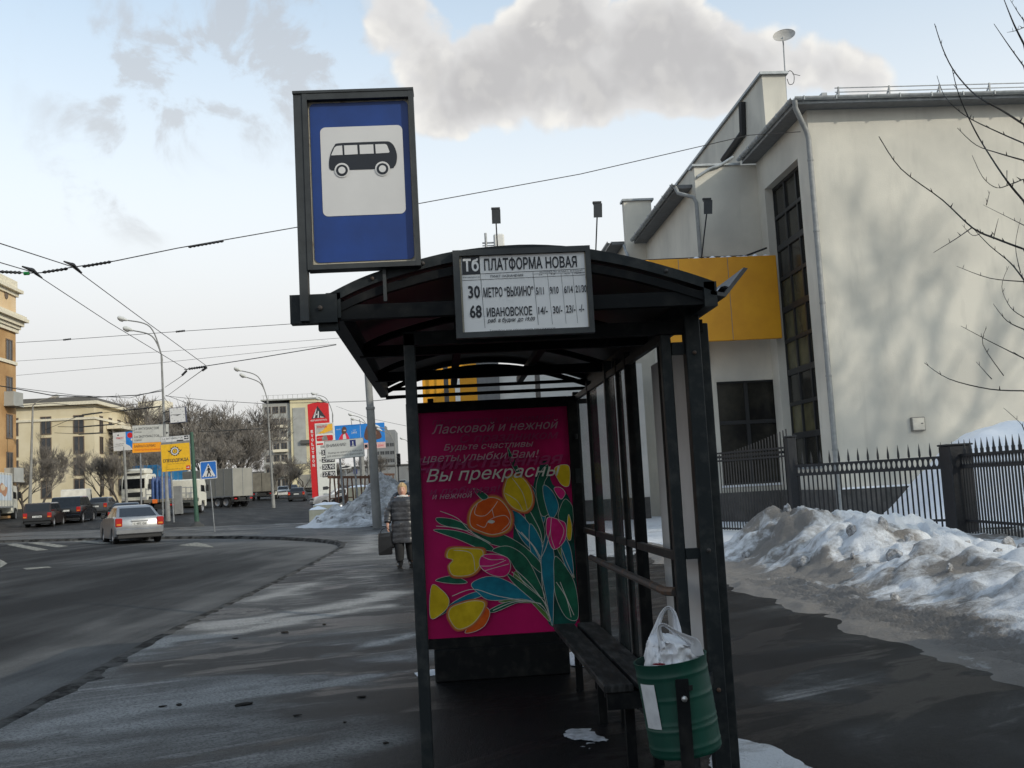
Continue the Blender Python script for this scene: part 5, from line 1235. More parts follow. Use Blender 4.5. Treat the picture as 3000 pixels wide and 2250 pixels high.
# bare tree whose boughs reach in from the right
nt_ = thing('bare_tree', 'bare tree reaching thin dark branches in from the right edge before the cream wall', 'tree', (4.9, 7.6, 0))
tk = MB(); tr0 = Vector((4.9, 7.6, 0)); tk.tube([tr0+Vector((0,0,-.1)), tr0+Vector((.03,0,1.2)), tr0+Vector((-.02,.05,2.6)), tr0+Vector((.05,.0,4.4)), tr0+Vector((.1,.1,6.5)), tr0+Vector((.05,.1,9))], [.16,.13,.11,.085,.055,.02], 10)
tk.wbuild('trunk', m_bark, nt_, smooth=True)
BR = [([(2575,400),(2640,495),(2760,585),(2850,668),(2920,700),(3000,730)], 7, 6.8, 5), ([(2738,70),(2765,150),(2800,215),(2860,280),(2930,320),(3000,365)], 7, 7.4, 4), ([(2790,205),(2810,280),(2850,370),(2890,440),(2950,530),(3000,590)], 7, 6.6, 4),
 ([(2745,222),(2770,285),(2830,340),(2920,385),(3000,420)], 5, 7.2, 4), ([(2805,375),(2860,425),(2930,450),(3000,470)], 5, 6.9, 4), ([(2938,-10),(2970,70),(3000,130)], 7, 7.3, 4), ([(2912,70),(2960,140),(3000,195)], 5, 7.6, 4),
 ([(2848,455),(2880,520),(2920,550),(2960,540),(2998,525)], 4, 6.7, 3), ([(2735,740),(2800,700),(2850,665)], 4, 6.75, 3), ([(2815,955),(2900,1000),(3000,1050)], 4, 7.0, 3), ([(2708,1063),(2780,1110),(2900,1140),(3000,1145)], 5, 6.5, 4), ([(2803,780),(2900,815),(3000,825)], 4, 7.1, 3),
 ([(2850,668),(2900,720),(2960,770),(3000,820)], 5, 6.85, 4), ([(2910,890),(2950,940),(3000,965)], 4, 7.2, 3), ([(2880,600),(2960,640),(3000,660)], 3, 6.9, 3), ([(2925,640),(2910,700)], 3, 6.85, 2), ([(2820,660),(2850,690),(2880,680)], 3, 6.8, 2), ([(2950,540),(2950,500)], 3, 6.7, 2),
 ([(2860,1060),(2905,1110)], 3, 6.5, 2), ([(2890,960),(2880,1010),(2940,1100)], 3, 6.8, 2), ([(2950,95),(2975,90),(3000,80)], 3, 7.4, 2), ([(2955,780),(2935,840),(2960,900),(3000,930)], 3, 6.9, 2), ([(2900,560),(2890,600)], 3, 6.7, 2), ([(2960,0),(2985,40),(3000,60)], 4, 7.2, 3), ([(2940,1195),(2990,1240),(3000,1260)], 3, 6.9, 3), ([(2990,640),(2975,720),(2990,800)], 3, 7.1, 2)]
cr = MB()
for pts, wpx, Y, _ in BR:
    k = len(pts); rr = wpx*.5*Y/3000
    sp = smooth_pts(pts, 4); n = len(sp)
    W3 = [P(x, y, Y+.25*sin(i*.5+Y*9)) for i, (x, y) in enumerate(sp)]
    rs = [rr*(.32+.68*(i/(n-1))) for i in range(n)]
    if pts[-1][0] >= 2995 and wpx >= 4:
        e = W3[-1]; t = Vector((tr0.x, tr0.y, max(1.5, e.z-.5))); m1 = e.lerp(t, .5)+Vector((0, 0, -.12)); W3 += [m1, t]; rs += [rr*1.35, rr*1.9]
    for i in range(1, n-1, 2):                                     # buds
        if random.random() < .6: cr.tube([W3[i], W3[i]+Vector((random.uniform(-.02,.02), random.uniform(-.02,.02), .028))], [rs[i]*1.2, .001], 4)
    cr.tube(W3, rs, 6)
cr.wbuild('crown', m_bark2, nt_)
tk2 = MB()
rt = P(1735, 712, 48); t2 = thing('bare_tree', 'tips of a bare tree above the shelter roof beside the grey parapet', 'tree', (rt.x, 48, 0)); tk_, cr_ = make_tree(rt.z+.4, 77, .4, 5, .6, .16, .014, .4); tk_.build('trunk', m_bark, t2); cr_.build('crown', m_twig, t2)
# ================================================================== LAMPS, POLES, SIGNS
m_pole = mat('lamp_pole_grey', (.17,.17,.165), .7, scale=2, col2=(.24,.24,.23)); m_lampw = mat('lamp_head_white', (.50,.50,.48), .5); m_lens = mat('lamp_lens', (.30,.30,.29), .25)
m_conc = mat('pole_concrete', (.17,.17,.165), .9, scale=1.5, col2=(.23,.23,.22), bump=.2); m_grn = mat('green_pole_paint', (.03,.085,.055), .6, scale=4)
def lamp(label, base_px, Y, top, heads, r0=.11, r1=.06, bend=None, mpole=None):
    bx = base_px; b = P(bx[0], bx[1], Y); zb = gz(b.x, Y)-(.1 if Y > 56 else 0); b = Vector((b.x, Y, zb))
    t = P(top[0], top[1], Y)
    L = thing('street_lamp', label, 'street lamp', b, group='street lamps along the avenue')
    mb = MB(); mb.tube([b-Vector((0,0,.1)), b.lerp(t, .02), b.lerp(t, .12), b.lerp(t, .125), t], [r0*1.5, r0*1.45, r0*1.4, r0, r1], 10); mb.wbuild('pole', mpole or m_pole, L, smooth=True)
    for (hx, hy, cx, cy) in heads:
        h = P(hx, hy, Y); c = P(cx, cy, Y); pts = smooth_pts([tuple(t-Vector((0,0,.6))), tuple(t), tuple(c), tuple(h)], 7)
        mb = MB(); mb.tube(pts, [r1]*3+[r1*.7]*(len(pts)-3), 7); mb.wbuild('arm', mpole or m_pole, L, smooth=True)
        d = (h-c).normalized(); e = h+d*.62
        hd = MB(); hd.tube([h-d*.05, h+d*.08, h+d*.3, h+d*.55, e], [.05,.09,.15,.14,.05], 10); o = hd.wbuild('lamp_head', m_lampw, L, smooth=True)
        ln_ = MB(); q = h+d*.38-Vector((0,0,.09)); ln_.tube([q-d*.18, q-d*.1, q+d*.1, q+d*.17], [.03,.11,.10,.03], 8); ln_.wbuild('lens', m_lens, o, smooth=True)
    return L
LA = lamp('double arm street lamp carrying the square clock', (492,1510), 66, (473,1040), [(372,938,440,958), (388,968,445,985)])
lamp('double arm street lamp standing left of the red price pylon', (801,1478), 86, (783,1170), [(706,1086,757,1105), (722,1105,764,1124)])
lamp('single arm lamp post before the cream building on the left', (86,1480), 78, (96,1190), [(150,1165,115,1175)], r0=.13)
lamp('double arm lamp whose arms arch over the red price pylon', (982,1440), 125, (974,1210), [(925,1156,956,1168), (938,1171,962,1180)])
lamp('double arm lamp left of the thick concrete pole, behind the blue billboard', (1080,1420), 130, (1076,1250), [(1034,1217,1060,1226), (1041,1230,1064,1238)])
lamp('curved double arm lamp right of the thick concrete pole', (1163,1420), 115, (1156,1300), [(1112,1252,1138,1262), (1118,1262,1142,1273)], r0=.08)
lamp('far small lamp beside the left shelter post', (1205,1400), 160, (1200,1310), [(1182,1287,1192,1292)], r0=.08)
lamp('thin pale lamp post among the trees left of the grey box truck', (690,1440), 150, (683,1300), [(662,1280,674,1284)], r0=.08)
m_chasd = mat('dark_foot', (.05,.05,.048), .9, scale=5)
# thick concrete pole
b = P(1102,1450,44); b = Vector((b.x, 44, gz(b.x, 44))); t = P(1063, 900, 44)
cp = thing('concrete_pole', 'thick grey concrete wire pole rising behind the snow pile', 'pole', b)
mb = MB(); c = P(1085, 1196, 44); mb.tube([b-Vector((0,0,.2)), c], [.20,.17], 18); mb.tube([c, c+Vector((0,0,.03)), t], [.175,.155,.13], 18); mb.wbuild('shaft', m_conc, cp, smooth=True)
mb = MB(); mb.lathe([(.17,-.06),(.195,-.05),(.195,.05),(.17,.06)], 18, c); mb.wbuild('collar', m_conc, cp)
# green wire pole
b = P(577,1515,57); b = Vector((b.x,57,gz(b.x,57)-.1)); t = P(561,1266,57)
gp_ = thing('green_pole', 'green painted pole on a mounded foot beside the yellow sign', 'pole', b)
mb = MB(); mb.tube([b, b+(t-b)*.2, t], [.14,.12,.09], 10); mb.wbuild('shaft', m_grn, gp_, smooth=True); mb = MB(); mb.lathe([(.42,-.05),(.36,.10),(.2,.2),(.15,.28)], 14, b); mb.wbuild('foot', m_chasd, gp_, smooth=True)
m_sgrey = mat('sign_grey_white', (.50,.50,.47), .55, scale=2, var=.06); m_dtxt = mat('sign_lettering_dark', (.03,.03,.035), .6); m_syel = mat('sign_yellow', (.75,.42,.01), .5, var=.08); m_sor = mat('sign_orange', (.85,.33,.01), .5, var=.06)
m_sblue = mat('sign_bright_blue', (.012,.13,.46), .5, var=.1); m_red = mat('sign_red', (.55,.012,.015), .5, var=.1); m_bill = mat('billboard_blue', (.012,.19,.58), .5, var=.08); m_skin0 = mat('print_skin', (.55,.36,.27), .6); m_pred = mat('print_red', (.62,.02,.06), .5); m_hair0 = mat('print_brown', (.10,.045,.03), .6); m_navy = mat('sign_navy', (.012,.02,.12), .5)
def sign(name, label, cat, px0, py0, px1, py1, Y, mats, draw, frame=None, tilt=None, depth=.05, group=None):
    # a flat board whose picture corners are given; draw(mb, w, h) works in metres from the lower-left corner
    a, b_ = P(px0, py1, Y), P(px1, py0, Y)
    sc = Y/FPX; w, h = (px1-px0)*sc, (py1-py0)*sc
    s = thing(name, label, cat, a, rot=(0, (-ROLL*0+ (tilt or 0)), 0), group=group)
    mb = MB(); mb.box(0, w, 0, depth, 0, h); mb.build('back', frame or m_steel, s)
    f = MB(); draw(f, w, h); f.build('face', mats, s); return s, w, h
def rq(mb, x0, x1, z0, z1, y, m): mb.flat([(x0,z0),(x1,z0),(x1,z1),(x0,z1)], y, m)
def posts_(s, xs, z0, mat_, r=.05, ztop=0., y=.09):
    for x in xs:
        mb = MB(); mb.tube([(x, y, z0), (x, y, ztop)], r, 8); mb.build('post', mat_, s)
def wpost(s, x, ztop, mat_=m_steel, r=.05, y=.1):
    wx, wy, wz = s.location.x+x, s.location.y+y, s.location.z
    posts_(s, [x], gz(wx, wy)-.15-wz, mat_, r, ztop, y)
def arrow(mb, x, z, L, y, m):
    mb.flat([(x-L/2, z-L*.11), (x+L*.05, z-L*.11), (x+L*.05, z-L*.32), (x+L/2, z), (x+L*.05, z+L*.32), (x+L*.05, z+L*.11), (x-L/2, z+L*.11)], y, m)
def d1(f, w, h):
    rq(f, .02, w-.02, .02, h-.02, -.004, 0)
    f.text('1-я ЭНТУЗИАСТОВ', w*.05, h*.74, h*.13, y=-.008, w=w*.68, m=1, bold=.01); f.text('улица', w*.05, h*.58, h*.09, y=-.008, m=1, w=w*.2)
    f.text('2-я ЭНТУЗИАСТОВ', w*.05, h*.30, h*.13, y=-.008, w=w*.68, m=1, bold=.01); f.text('улица', w*.05, h*.13, h*.09, y=-.008, m=1, w=w*.2); arrow(f, w*.92, h*.5, w*.13, -.008, 1); f.text('0,4', w*.74, h*.26, h*.10, y=-.008, m=1)
s, w, h = sign('direction_sign', 'large grey street direction sign with a black arrow, above an orange plate', 'road sign', 388,1248,491,1299, 72, [m_sgrey, m_dtxt], d1)
wpost(s, w*.2, h*.9, m_steel, .06); wpost(s, w*.78, h*.9, m_steel, .06)
def d2(f, w, h):
    rq(f, .0, w, .0, h, -.004, 0); f.text('БАЙКАЛ-СЕРВИС', w*.07, h*.55, h*.24, y=-.008, w=w*.7, m=1, bold=.01); f.text('ТРАНСПОРТНАЯ КОМПАНИЯ', w*.07, h*.18, h*.16, y=-.008, w=w*.86, m=2)
sign('company_plate', 'orange advertising plate fixed under the grey direction sign', 'sign', 388,1299.5,473,1327, 72, [m_sor, m_dtxt, m_red], d2)
def d3(f, w, h):
    rq(f, .02, w-.02, h*.26, h-.02, -.004, 0); rq(f, 0.02, w-.02, .02, h*.25, -.004, 3); f.text('2-я ЭНТУЗИАСТОВ', w*.04, h*.58, h*.25, y=-.008, w=w*.72, m=1, bold=.005); f.text('улица', w*.04, h*.36, h*.14, y=-.008, m=1)
    rq(f, w*.81, w*.96, h*.42, h*.92, -.008, 1); arrow(f, w*.885, h*.67, w*.13, -.011, 0); rq(f, w*.55, w*.78, h*.26, h*.42, -.008, 1)
s, w, h = sign('street_name_sign', 'narrow white street name sign with a white arrow on black, above the yellow board', 'road sign', 472,1281,553,1302, 64, [m_swhite, m_dtxt, m_steel, m_pole], d3, tilt=-.035)
def d4(f, w, h):
    rq(f, .025, w-.025, .025, h-.025, -.004, 0)
    cx, cz, r = w*.48, h*.72, w*.145
    teeth = []
    for i in range(48):
        rr = r*(1.22 if (i//2) % 2 else 1.0); a = 2*pi*i/48; teeth.append((cx+rr*cos(a), cz+rr*sin(a)))
    f.flat(teeth, -.008, 1); f.flat(circle(cx, cz, r*.9, 28), -.010, 2); f.flat(circle(cx, cz, r*.62, 28), -.012, 1); f.flat(circle(cx, cz, r*.46, 24), -.014, 0)
    f.flat([(cx+r*.15, cz+r*.42), (cx-r*.25, cz-r*.02), (cx-r*.02, cz-r*.02), (cx-r*.15, cz-r*.42), (cx+r*.25, cz+r*.06), (cx+r*.02, cz+r*.06)], -.016, 1)
    for s_ in (-1, 1): f.flat([(cx+s_*r*1.15, cz+r*.05), (cx+s_*r*1.75, cz+r*.4), (cx+s_*r*1.5, cz+r*.12), (cx+s_*r*1.6, cz-r*.05), (cx+s_*r*1.4, cz-r*.1), (cx+s_*r*1.15, cz-r*.22)], -.009, 1)
    f.text('СПЕЦОДЕЖДА', w*.06, h*.345, h*.105, y=-.008, w=w*.87, m=1, bold=.03); f.text('одежда обувь средства защиты', w*.22, h*.26, h*.022, y=-.008, w=w*.6, m=1)
    f.text('энтузиастов д. 15', w*.17, h*.07, h*.035, y=-.008, w=w*.55, m=1); rq(f, w*.83, w*.965, h*.04, h*.17, -.008, 3); arrow(f, w*.897, h*.105, w*.11, -.011, 2)
s, w, h = sign('workwear_sign', 'square yellow workwear shop sign with a cogwheel emblem and red arrow tile', 'sign', 474,1304,557,1384, 64, [m_syel, m_dtxt, m_swhite, m_red], d4, tilt=-.035)
wpost(s, w*.3, h*.8, m_steel, .05)
bx_ = MB(); bx_.box(.55, 1.0, .3, .6, -2.6, -.9); bx_.build('cabinet', m_pole, s)
# clock on the lamp pole
def d5(f, w, h):
    rq(f, .035, w-.035, .035, h-.035, -.004, 0); cx, cz = w/2, h/2
    for i in range(12):
        a = 2*pi*i/12; k_ = .40/max(abs(cos(a)), abs(sin(a))) if False else .40; x, z = cx+w*k_*sin(a), cz+h*k_*cos(a); q = .022 if i % 3 else .034
        f.flat([(x-q*.6, z-q), (x+q*.6, z-q), (x+q*.6, z+q), (x-q*.6, z+q)], -.006, 1)
    for a, L, t in ((radians(82), .24, .07), (radians(278), .38, .055)):
        dx, dz = sin(a), cos(a); L *= w; f.flat([(cx-dz*t*.6-dx*.05, cz+dx*t*.6-dz*.05), (cx+dx*L-dz*.008, cz+dz*L+dx*.008), (cx+dx*L+dz*.008, cz+dz*L-dx*.008), (cx+dz*t*.6-dx*.05, cz-dx*t*.6-dz*.05)], -.009, 1)
    f.flat(circle(cx, cz, .035, 12), -.011, 1)
s, w, h = sign('street_clock', 'square white street clock showing a quarter to three, on the lamp pole', 'clock', 498,1196,544,1241, 65.6, [m_swhite, m_dtxt], d5, frame=mat('clock_case', (.02,.025,.06), .5), tilt=-.05, depth=.28)
mb = MB(); mb.bar((0,.15,h*.8), (-.42,.25,h*.78), .05, .05); mb.bar((0,.15,h*.15), (-.42,.25,h*.17), .05, .05); mb.build('bracket', m_iron, s)
def d6(f, w, h):
    rq(f, 0, w*.62, 0, h, -.004, 0); rq(f, w*.62, w, 0, h, -.004, 1); f.flat(circle(w*.84, h*.78, w*.14), -.007, 2); f.flat([(w*.5,0),(w*.95,0),(w*.8,h*.22),(w*.62,h*.33)], -.006, 0); f.flat(circle(w*.92, h*.55, w*.06), -.008, 0)
    f.text('РЕМОНТ', w*.16, h*.62, h*.1, y=-.008, w=w*.36, m=2, bold=.02); f.text('товары для дома', w*.08, h*.34, h*.05, y=-.008, w=w*.45, m=3); f.text('и строительства', w*.08, h*.24, h*.05, y=-.008, w=w*.4, m=3); f.flat([(w*.2,h*.8),(w*.3,h*.78),(w*.26,h*.9)], -.008, 3)
s, w, h = sign('small_billboard', 'white and blue roadside billboard half hidden behind the grey direction sign', 'billboard', 333,1268,390,1322, 92, [m_swhite, m_bill, m_red, m_dtxt], d6, tilt=-.03)
wpost(s, w*.5, h*.2, m_pole, .12)
# pedestrian crossing sign
def d7(f, w, h):
    f.flat(rrect(0, w, 0, h, .05), -.004, 1); f.flat(rrect(.03, w-.03, .03, h-.03, .04), -.006, 0); f.flat([(w*.1,h*.12),(w*.9,h*.12),(w*.5,h*.88)], -.008, 1)
    u = lambda x, z: (w*x, h*z)
    f.flat([u(*q) for q in circle(.5, .71, .05, 12)], -.011, 2); f.flat([u(.46,.64),(w*.56,h*.64),u(.57,.42),u(.47,.42)], -.011, 2)
    for q in ([(.47,.44),(.55,.44),(.45,.17),(.38,.19)], [(.5,.44),(.57,.44),(.66,.2),(.6,.18)], [(.46,.62),(.5,.62),(.42,.44),(.38,.46)], [(.53,.62),(.57,.62),(.64,.46),(.60,.44)]): f.flat([u(*p) for p in q], -.011, 2)
    for x in (.2, .36, .52, .68): f.flat([u(x,.13),u(x+.09,.13),u(x+.07,.18),u(x+.03,.18)], -.010, 2)
s, w, h = sign('crossing_sign', 'blue pedestrian crossing sign on a thin grey pole by the kerb', 'road sign', 588,1354,635,1405, 45.2, [m_sblue, m_swhite, m_sblack], d7, tilt=-.03)
mb = MB(); wx, wy = s.location.x+.33, s.location.y+.08; zz = gz(wx, wy)-s.location.z; mb.tube([(.46,.06,zz), (.36,.06,h*.9)], .026, 8); mb.build('post', m_steel, s)
# bus lane warning board on two posts
def d8(f, w, h):
    f.flat(rrect(0, w, 0, h, .08), -.004, 2); f.flat(rrect(.03, w-.03, .03, h-.03, .06), -.006, 0)
    f.text('ВНИМАНИЕ!', w*.05, h*.66, h*.15, y=-.009, w=w*.5, m=1, bold=.012); rq(f, w*.65, w*.80, h*.58, h*.93, -.009, 3); f.text('!', w*.725, h*.66, h*.2, y=-.012, align='c', m=0, bold=.05); rq(f, w*.69, w*.76, h*.61, h*.64, -.012, 0)
    f.text('Выезд на дорогу с полосой', w*.08, h*.30, h*.10, y=-.009, w=w*.86, m=1, bold=.004); f.text('для маршрутного транспорта', w*.04, h*.14, h*.10, y=-.009, w=w*.92, m=1, bold=.004)
s, w, h = sign('warning_board', 'large grey bus lane warning board on two thin posts behind the snow pile', 'road sign', 954,1293,1067,1348, 58, [m_sgrey, m_dtxt, m_steel, m_navy], d8, tilt=-.045)
wpost(s, w*.36, h*.9, m_steel, .055); wpost(s, w*.72, h*.9, m_steel, .055)
# red price pylon
PYY = 108.0
a = P(915,1446,PYY); tp = P(943,1180,PYY); zb = gz(a.x, PYY)-.2; Hh = tp.z-zb
py_ = thing('price_pylon', 'tall red and white filling station price pylon with black price digits', 'price pylon', (a.x, PYY, zb), rot=(0, -.02, 0))
k_ = PYY/FPX; W1 = 60*k_; WR = 18*k_; W2 = 72*k_
m_wht = mat('pylon_white', (.66,.66,.62), .5, var=.05)
zr = lambda p: Hh-(p-1180)*k_           # photo row to height on the pylon
mb = MB(); mb.prism([(0,0),(WR,0),(WR,zr(1240)),(W1,zr(1240)),(W1,zr(1183)),(W1*.5,zr(1177)),(0,zr(1183))], 0, .5); mb.build('red_panel', m_red, py_)
mb = MB(); mb.box(WR+.01, W2, -.06, .45, 0, zr(1240)-.01); mb.build('white_panel', m_wht, py_)
f = MB(); X = lambda p: (p-914-.02*(1180-1180))*k_
tri = [(W1*.16, zr(1226)), (W1*.86, zr(1224)), (W1*.48, zr(1189))]
f.flat(tri, -.006, 1)
def tin(u, v, w_): return (tri[0][0]+(tri[1][0]-tri[0][0])*u+(tri[2][0]-(tri[0][0]+tri[1][0])/2)*v, tri[0][1]+(tri[2][1]-tri[0][1])*v)
for q in ([(.12,.06),(.24,.06),(.42,.78),(.40,.82)], [(.42,.06),(.52,.06),(.56,.55),(.50,.62)], [(.25,.30),(.48,.30),(.48,.38),(.27,.38)], [(.60,.06),(.86,.06),(.80,.14),(.72,.10),(.66,.22)]): f.flat([tin(u, v, 0) for u, v in q], -.012, 2)
f.text('НЕФТЬМАГИСТРАЛЬ', W1*.12, zr(1233), .16, y=-.012, w=W1*.78, m=2, bold=.02)
for i, ch in enumerate('EVOLUTION'): f.text(ch, WR*.5, zr(1262+i*12.2)-.16, .30, y=-.012, w=WR*.36, align='c', m=2, bold=.05)
f.flat([(WR+.1,zr(1271)),(W2-.1,zr(1271)),(W2-.1,zr(1243)),(WR+.1,zr(1243))], -.068, 3); f.flat([(W2*.55,zr(1262)),(W2*.8,zr(1244)),(W2-.12,zr(1244)),(W2-.12,zr(1262)),(W2*.6,zr(1270)),(W2*.35,zr(1270))], -.074, 4)
f.text('EVOLUTION', WR+.25, zr(1254), .24, y=-.08, w=W2*.38, m=0, bold=.02); f.flat(rrect(WR+.12, W2-.12, zr(1292), zr(1276), .15), -.068, 0)
f.flat([(W2*.5,zr(1291)),(W2*.75,zr(1291)),(W2*.7,zr(1277)),(W2*.56,zr(1277))], -.074, 5); f.text('НАШЕ ТОПЛИВО', WR+.2, zr(1285), .12, y=-.078, w=W2*.26, m=2)
f.flat([(WR+.1,zr(1303)),(W2*.55,zr(1303)),(W2*.55,zr(1298)),(WR+.1,zr(1298))], -.068, 0); f.text('ЕВРО', WR+.5, zr(1312), .24, y=-.068, m=1, bold=.02)
for i, (g, pr) in enumerate((('98', '33.50'), ('95', '29.90'), ('92', '30.90'), ('ДТ', '27.90'))):
    z0, z1 = zr(1334+i*21), zr(1317.5+i*21); f.flat([(W2*.46, z0), (W2-.08, z0), (W2-.08, z1), (W2*.46, z1)], -.068, 1); f.text(pr, W2*.48, z0+.10, .44, y=-.076, w=W2*.46, m=2, bold=.012); f.text(g, WR+.28, z0+.12, .26, y=-.068, m=5)
f.flat([(W2*.44,zr(1433)),(W2*.62,zr(1433)),(W2*.7,zr(1428)),(W2*.62,zr(1423)),(W2*.44,zr(1424))], -.068, 1)
f.build('panel', [m_red, m_dtxt, m_swhite, mat('pylon_silver', (.42,.40,.36), .5), mat('pylon_amber', (.75,.40,.03), .5), m_pole], py_)
# blue billboard
def d9(f, w, h):
    rq(f, 0, w, h*.0, h, -.004, 0)
    u = lambda x, z: (w*x, h*z)
    f.flat([u(*q) for q in smooth_pts([(.05,.22),(.07,.45),(.13,.64),(.19,.72),(.24,.68),(.28,.5),(.31,.32),(.3,.2)], 4, True)], -.010, 1); f.flat([u(.15,.25),u(.16,.6),u(.2,.68),u(.22,.55),u(.23,.25)], -.013, 2)
    f.flat([u(*q) for q in smooth_pts([(.15,.66),(.14,.82),(.17,.93),(.22,.92),(.24,.82),(.22,.68)], 4, True)], -.016, 3); f.flat([u(*q) for q in circle(.2, .79, .026, 14)], -.019, 4)
    f.text('2490', w*.33, h*.64, h*.09, y=-.008, w=w*.11, m=2); f.text('скидки', w*.36, h*.76, h*.045, y=-.008, w=w*.07, m=2); f.text('моё', w*.04, h*.82, h*.06, y=-.008, m=2); rq(f, w*.51, w*.516, h*.32, h*.95, -.008, 2)
    f.flat([u(*q) for q in smooth_pts([(.58,.5),(.62,.8),(.68,.96),(.80,.98),(.86,.82),(.93,.5),(.90,.38),(.75,.33),(.62,.36)], 4, True)], -.010, 3); f.flat([u(*q) for q in smooth_pts([(.72,.5),(.72,.75),(.77,.85),(.82,.72),(.82,.5),(.77,.4)], 4, True)], -.013, 4)
    rq(f, w*.5, w, 0, h*.24, -.007, 5); rq(f, w*.58, w*.64, h*.05, h*.18, -.012, 6); f.text('МТС', w*.66, h*.07, h*.12, y=-.012, w=w*.1, m=1) if False else None; f.text('всё для дома', w*.66, h*.07, h*.10, y=-.012, w=w*.3, m=1)
s, w, h = sign('billboard', 'wide blue billboard showing a figure in a red jacket, behind the warning board', 'billboard', 984,1248,1128,1322, 122, [m_bill, m_pred, m_swhite, m_hair0, m_skin0, mat('billboard_pink', (.60,.40,.38), .5), m_sblack], d9, tilt=-.02, depth=.4)
wpost(s, w*.5, 0, m_pole, .3, .3)
mb = MB()
for x in (.35, .52): mb.bar((w*x, -.0, h), (w*x, -.9, h+.5), .06, .06)
mb.build('lamp_arm', m_pole, s)
def d10(f, w, h):
    f.flat([(0,0),(w,0),(w,h),(0,h)], -.004, 0); f.flat([(w*.08,h*.2),(w*.58,h*.2),(w*.58,h*.12),(w*.95,h*.5),(w*.5,h*.85),(w*.5,h*.65),(w*.08,h*.45)], -.007, 1)
s, w, h = sign('arrow_sign', 'white arrow board under the warning board', 'road sign', 995,1363,1029,1375, 100, [m_swhite, m_dtxt], d10, tilt=-.03); wpost(s, w*.5, 0, m_steel, .06)
s, w, h = sign('blue_sign', 'small blue road sign behind the right post of the warning board', 'road sign', 1036,1375,1047,1389, 105, [m_navy], lambda f, w, h: f.flat([(0,0),(w,0),(w,h),(0,h)], -.004, 0)); wpost(s, w*.5, 0, m_steel, .06)
# traffic light far right of the concrete pole
q = P(1168,1345,112); tl = thing('traffic_light', 'dark traffic light beside the curved lamp at the far end of the avenue', 'traffic light', q)
mb = MB(); mb.bbox(-.2,.2,-.15,.15,-.75,.6,.04); mb.build('housing', m_iron, tl)
mb = MB()
for z in (.35,-.05,-.45): mb.lathe([(.17,-.15),(.19,-.35),(.17,-.35),(.12,-.16)], 12, (0,0,z), 'y')
mb.build('visor', m_iron, tl); mb = MB(); mb.tube([(-.1,.2,gz(q.x,112)-q.z),(-.1,.2,-.2)], .07, 8); mb.build('post', m_iron, tl)
# rusty trestle frames and concrete blocks beside the pylon
def trestle(x0, px1, py_top, py_bot, Y, label, n):
    a = P(x0, py_top, Y); b_ = P(px1, py_top, Y); zb = gz(a.x, Y)-.1; zt = a.z
    t = thing('trestle', label, 'trestle', (a.x, Y, zb)); mb = MB(); mb.bar(a, b_, .12, .16); 
    for i in range(n):
        u = (i+.5)/n; c = a.lerp(b_, u); dx = (b_.x-a.x)/n*.42
        for e in (-1, 1): mb.bar((c.x+e*.12, Y, zt), (c.x+e*dx, Y+.2*e, zb), .09, .09)
        mb.bar((c.x-dx*.6, Y, zt-(zt-zb)*.55), (c.x+dx*.6, Y, zt-(zt-zb)*.55), .07, .07)
    mb.wbuild('frame', mat('rusted_frame', (.085,.045,.03), .85, scale=6, col2=(.16,.08,.05)), t)
trestle(960, 1088, 1398, 1450, 66, 'rusty brown trestle frames standing beside the red price pylon', 5)
trestle(1118, 1156, 1390, 1440, 80, 'short rusty trestle right of the thick concrete pole', 2)
m_blk = mat('concrete_block_pale', (.46,.42,.30), .9, scale=3, col2=(.56,.52,.40), bump=.3)
def block(px0, px1, py0, py1, Y, label):
    a, b_ = P(px0, py1, Y), P(px1, py0, Y); zb = gz(a.x, Y)-.05
    t = thing('concrete_block', label, 'concrete block', (a.x, Y, zb)); w = b_.x-a.x; h = max(.4, b_.z-zb)
    mb = MB(); mb.bbox(0, w, 0, 1.1, 0, h, .05); mb.build('block', m_blk, t); mb = MB(); mb.grid(14, 6, lambda u, v: (w*u, 1.1*v, h-.02+.14*sin(pi*u)**.5*sin(pi*v)**.5*(1+.4*noise.noise(Vector((u*4, v*3, px0)))))); mb.build('snow_cap', m_snowc, t, smooth=True)
block(917, 992, 1476, 1492, 53.5, 'long pale concrete block with a snow cap in front of the silver car')
block(905, 952, 1491, 1502, 50.8, 'low concrete block end sticking out of the white snow')
block(1020, 1092, 1424, 1452, 70, 'big pale concrete block under the rusty trestles')
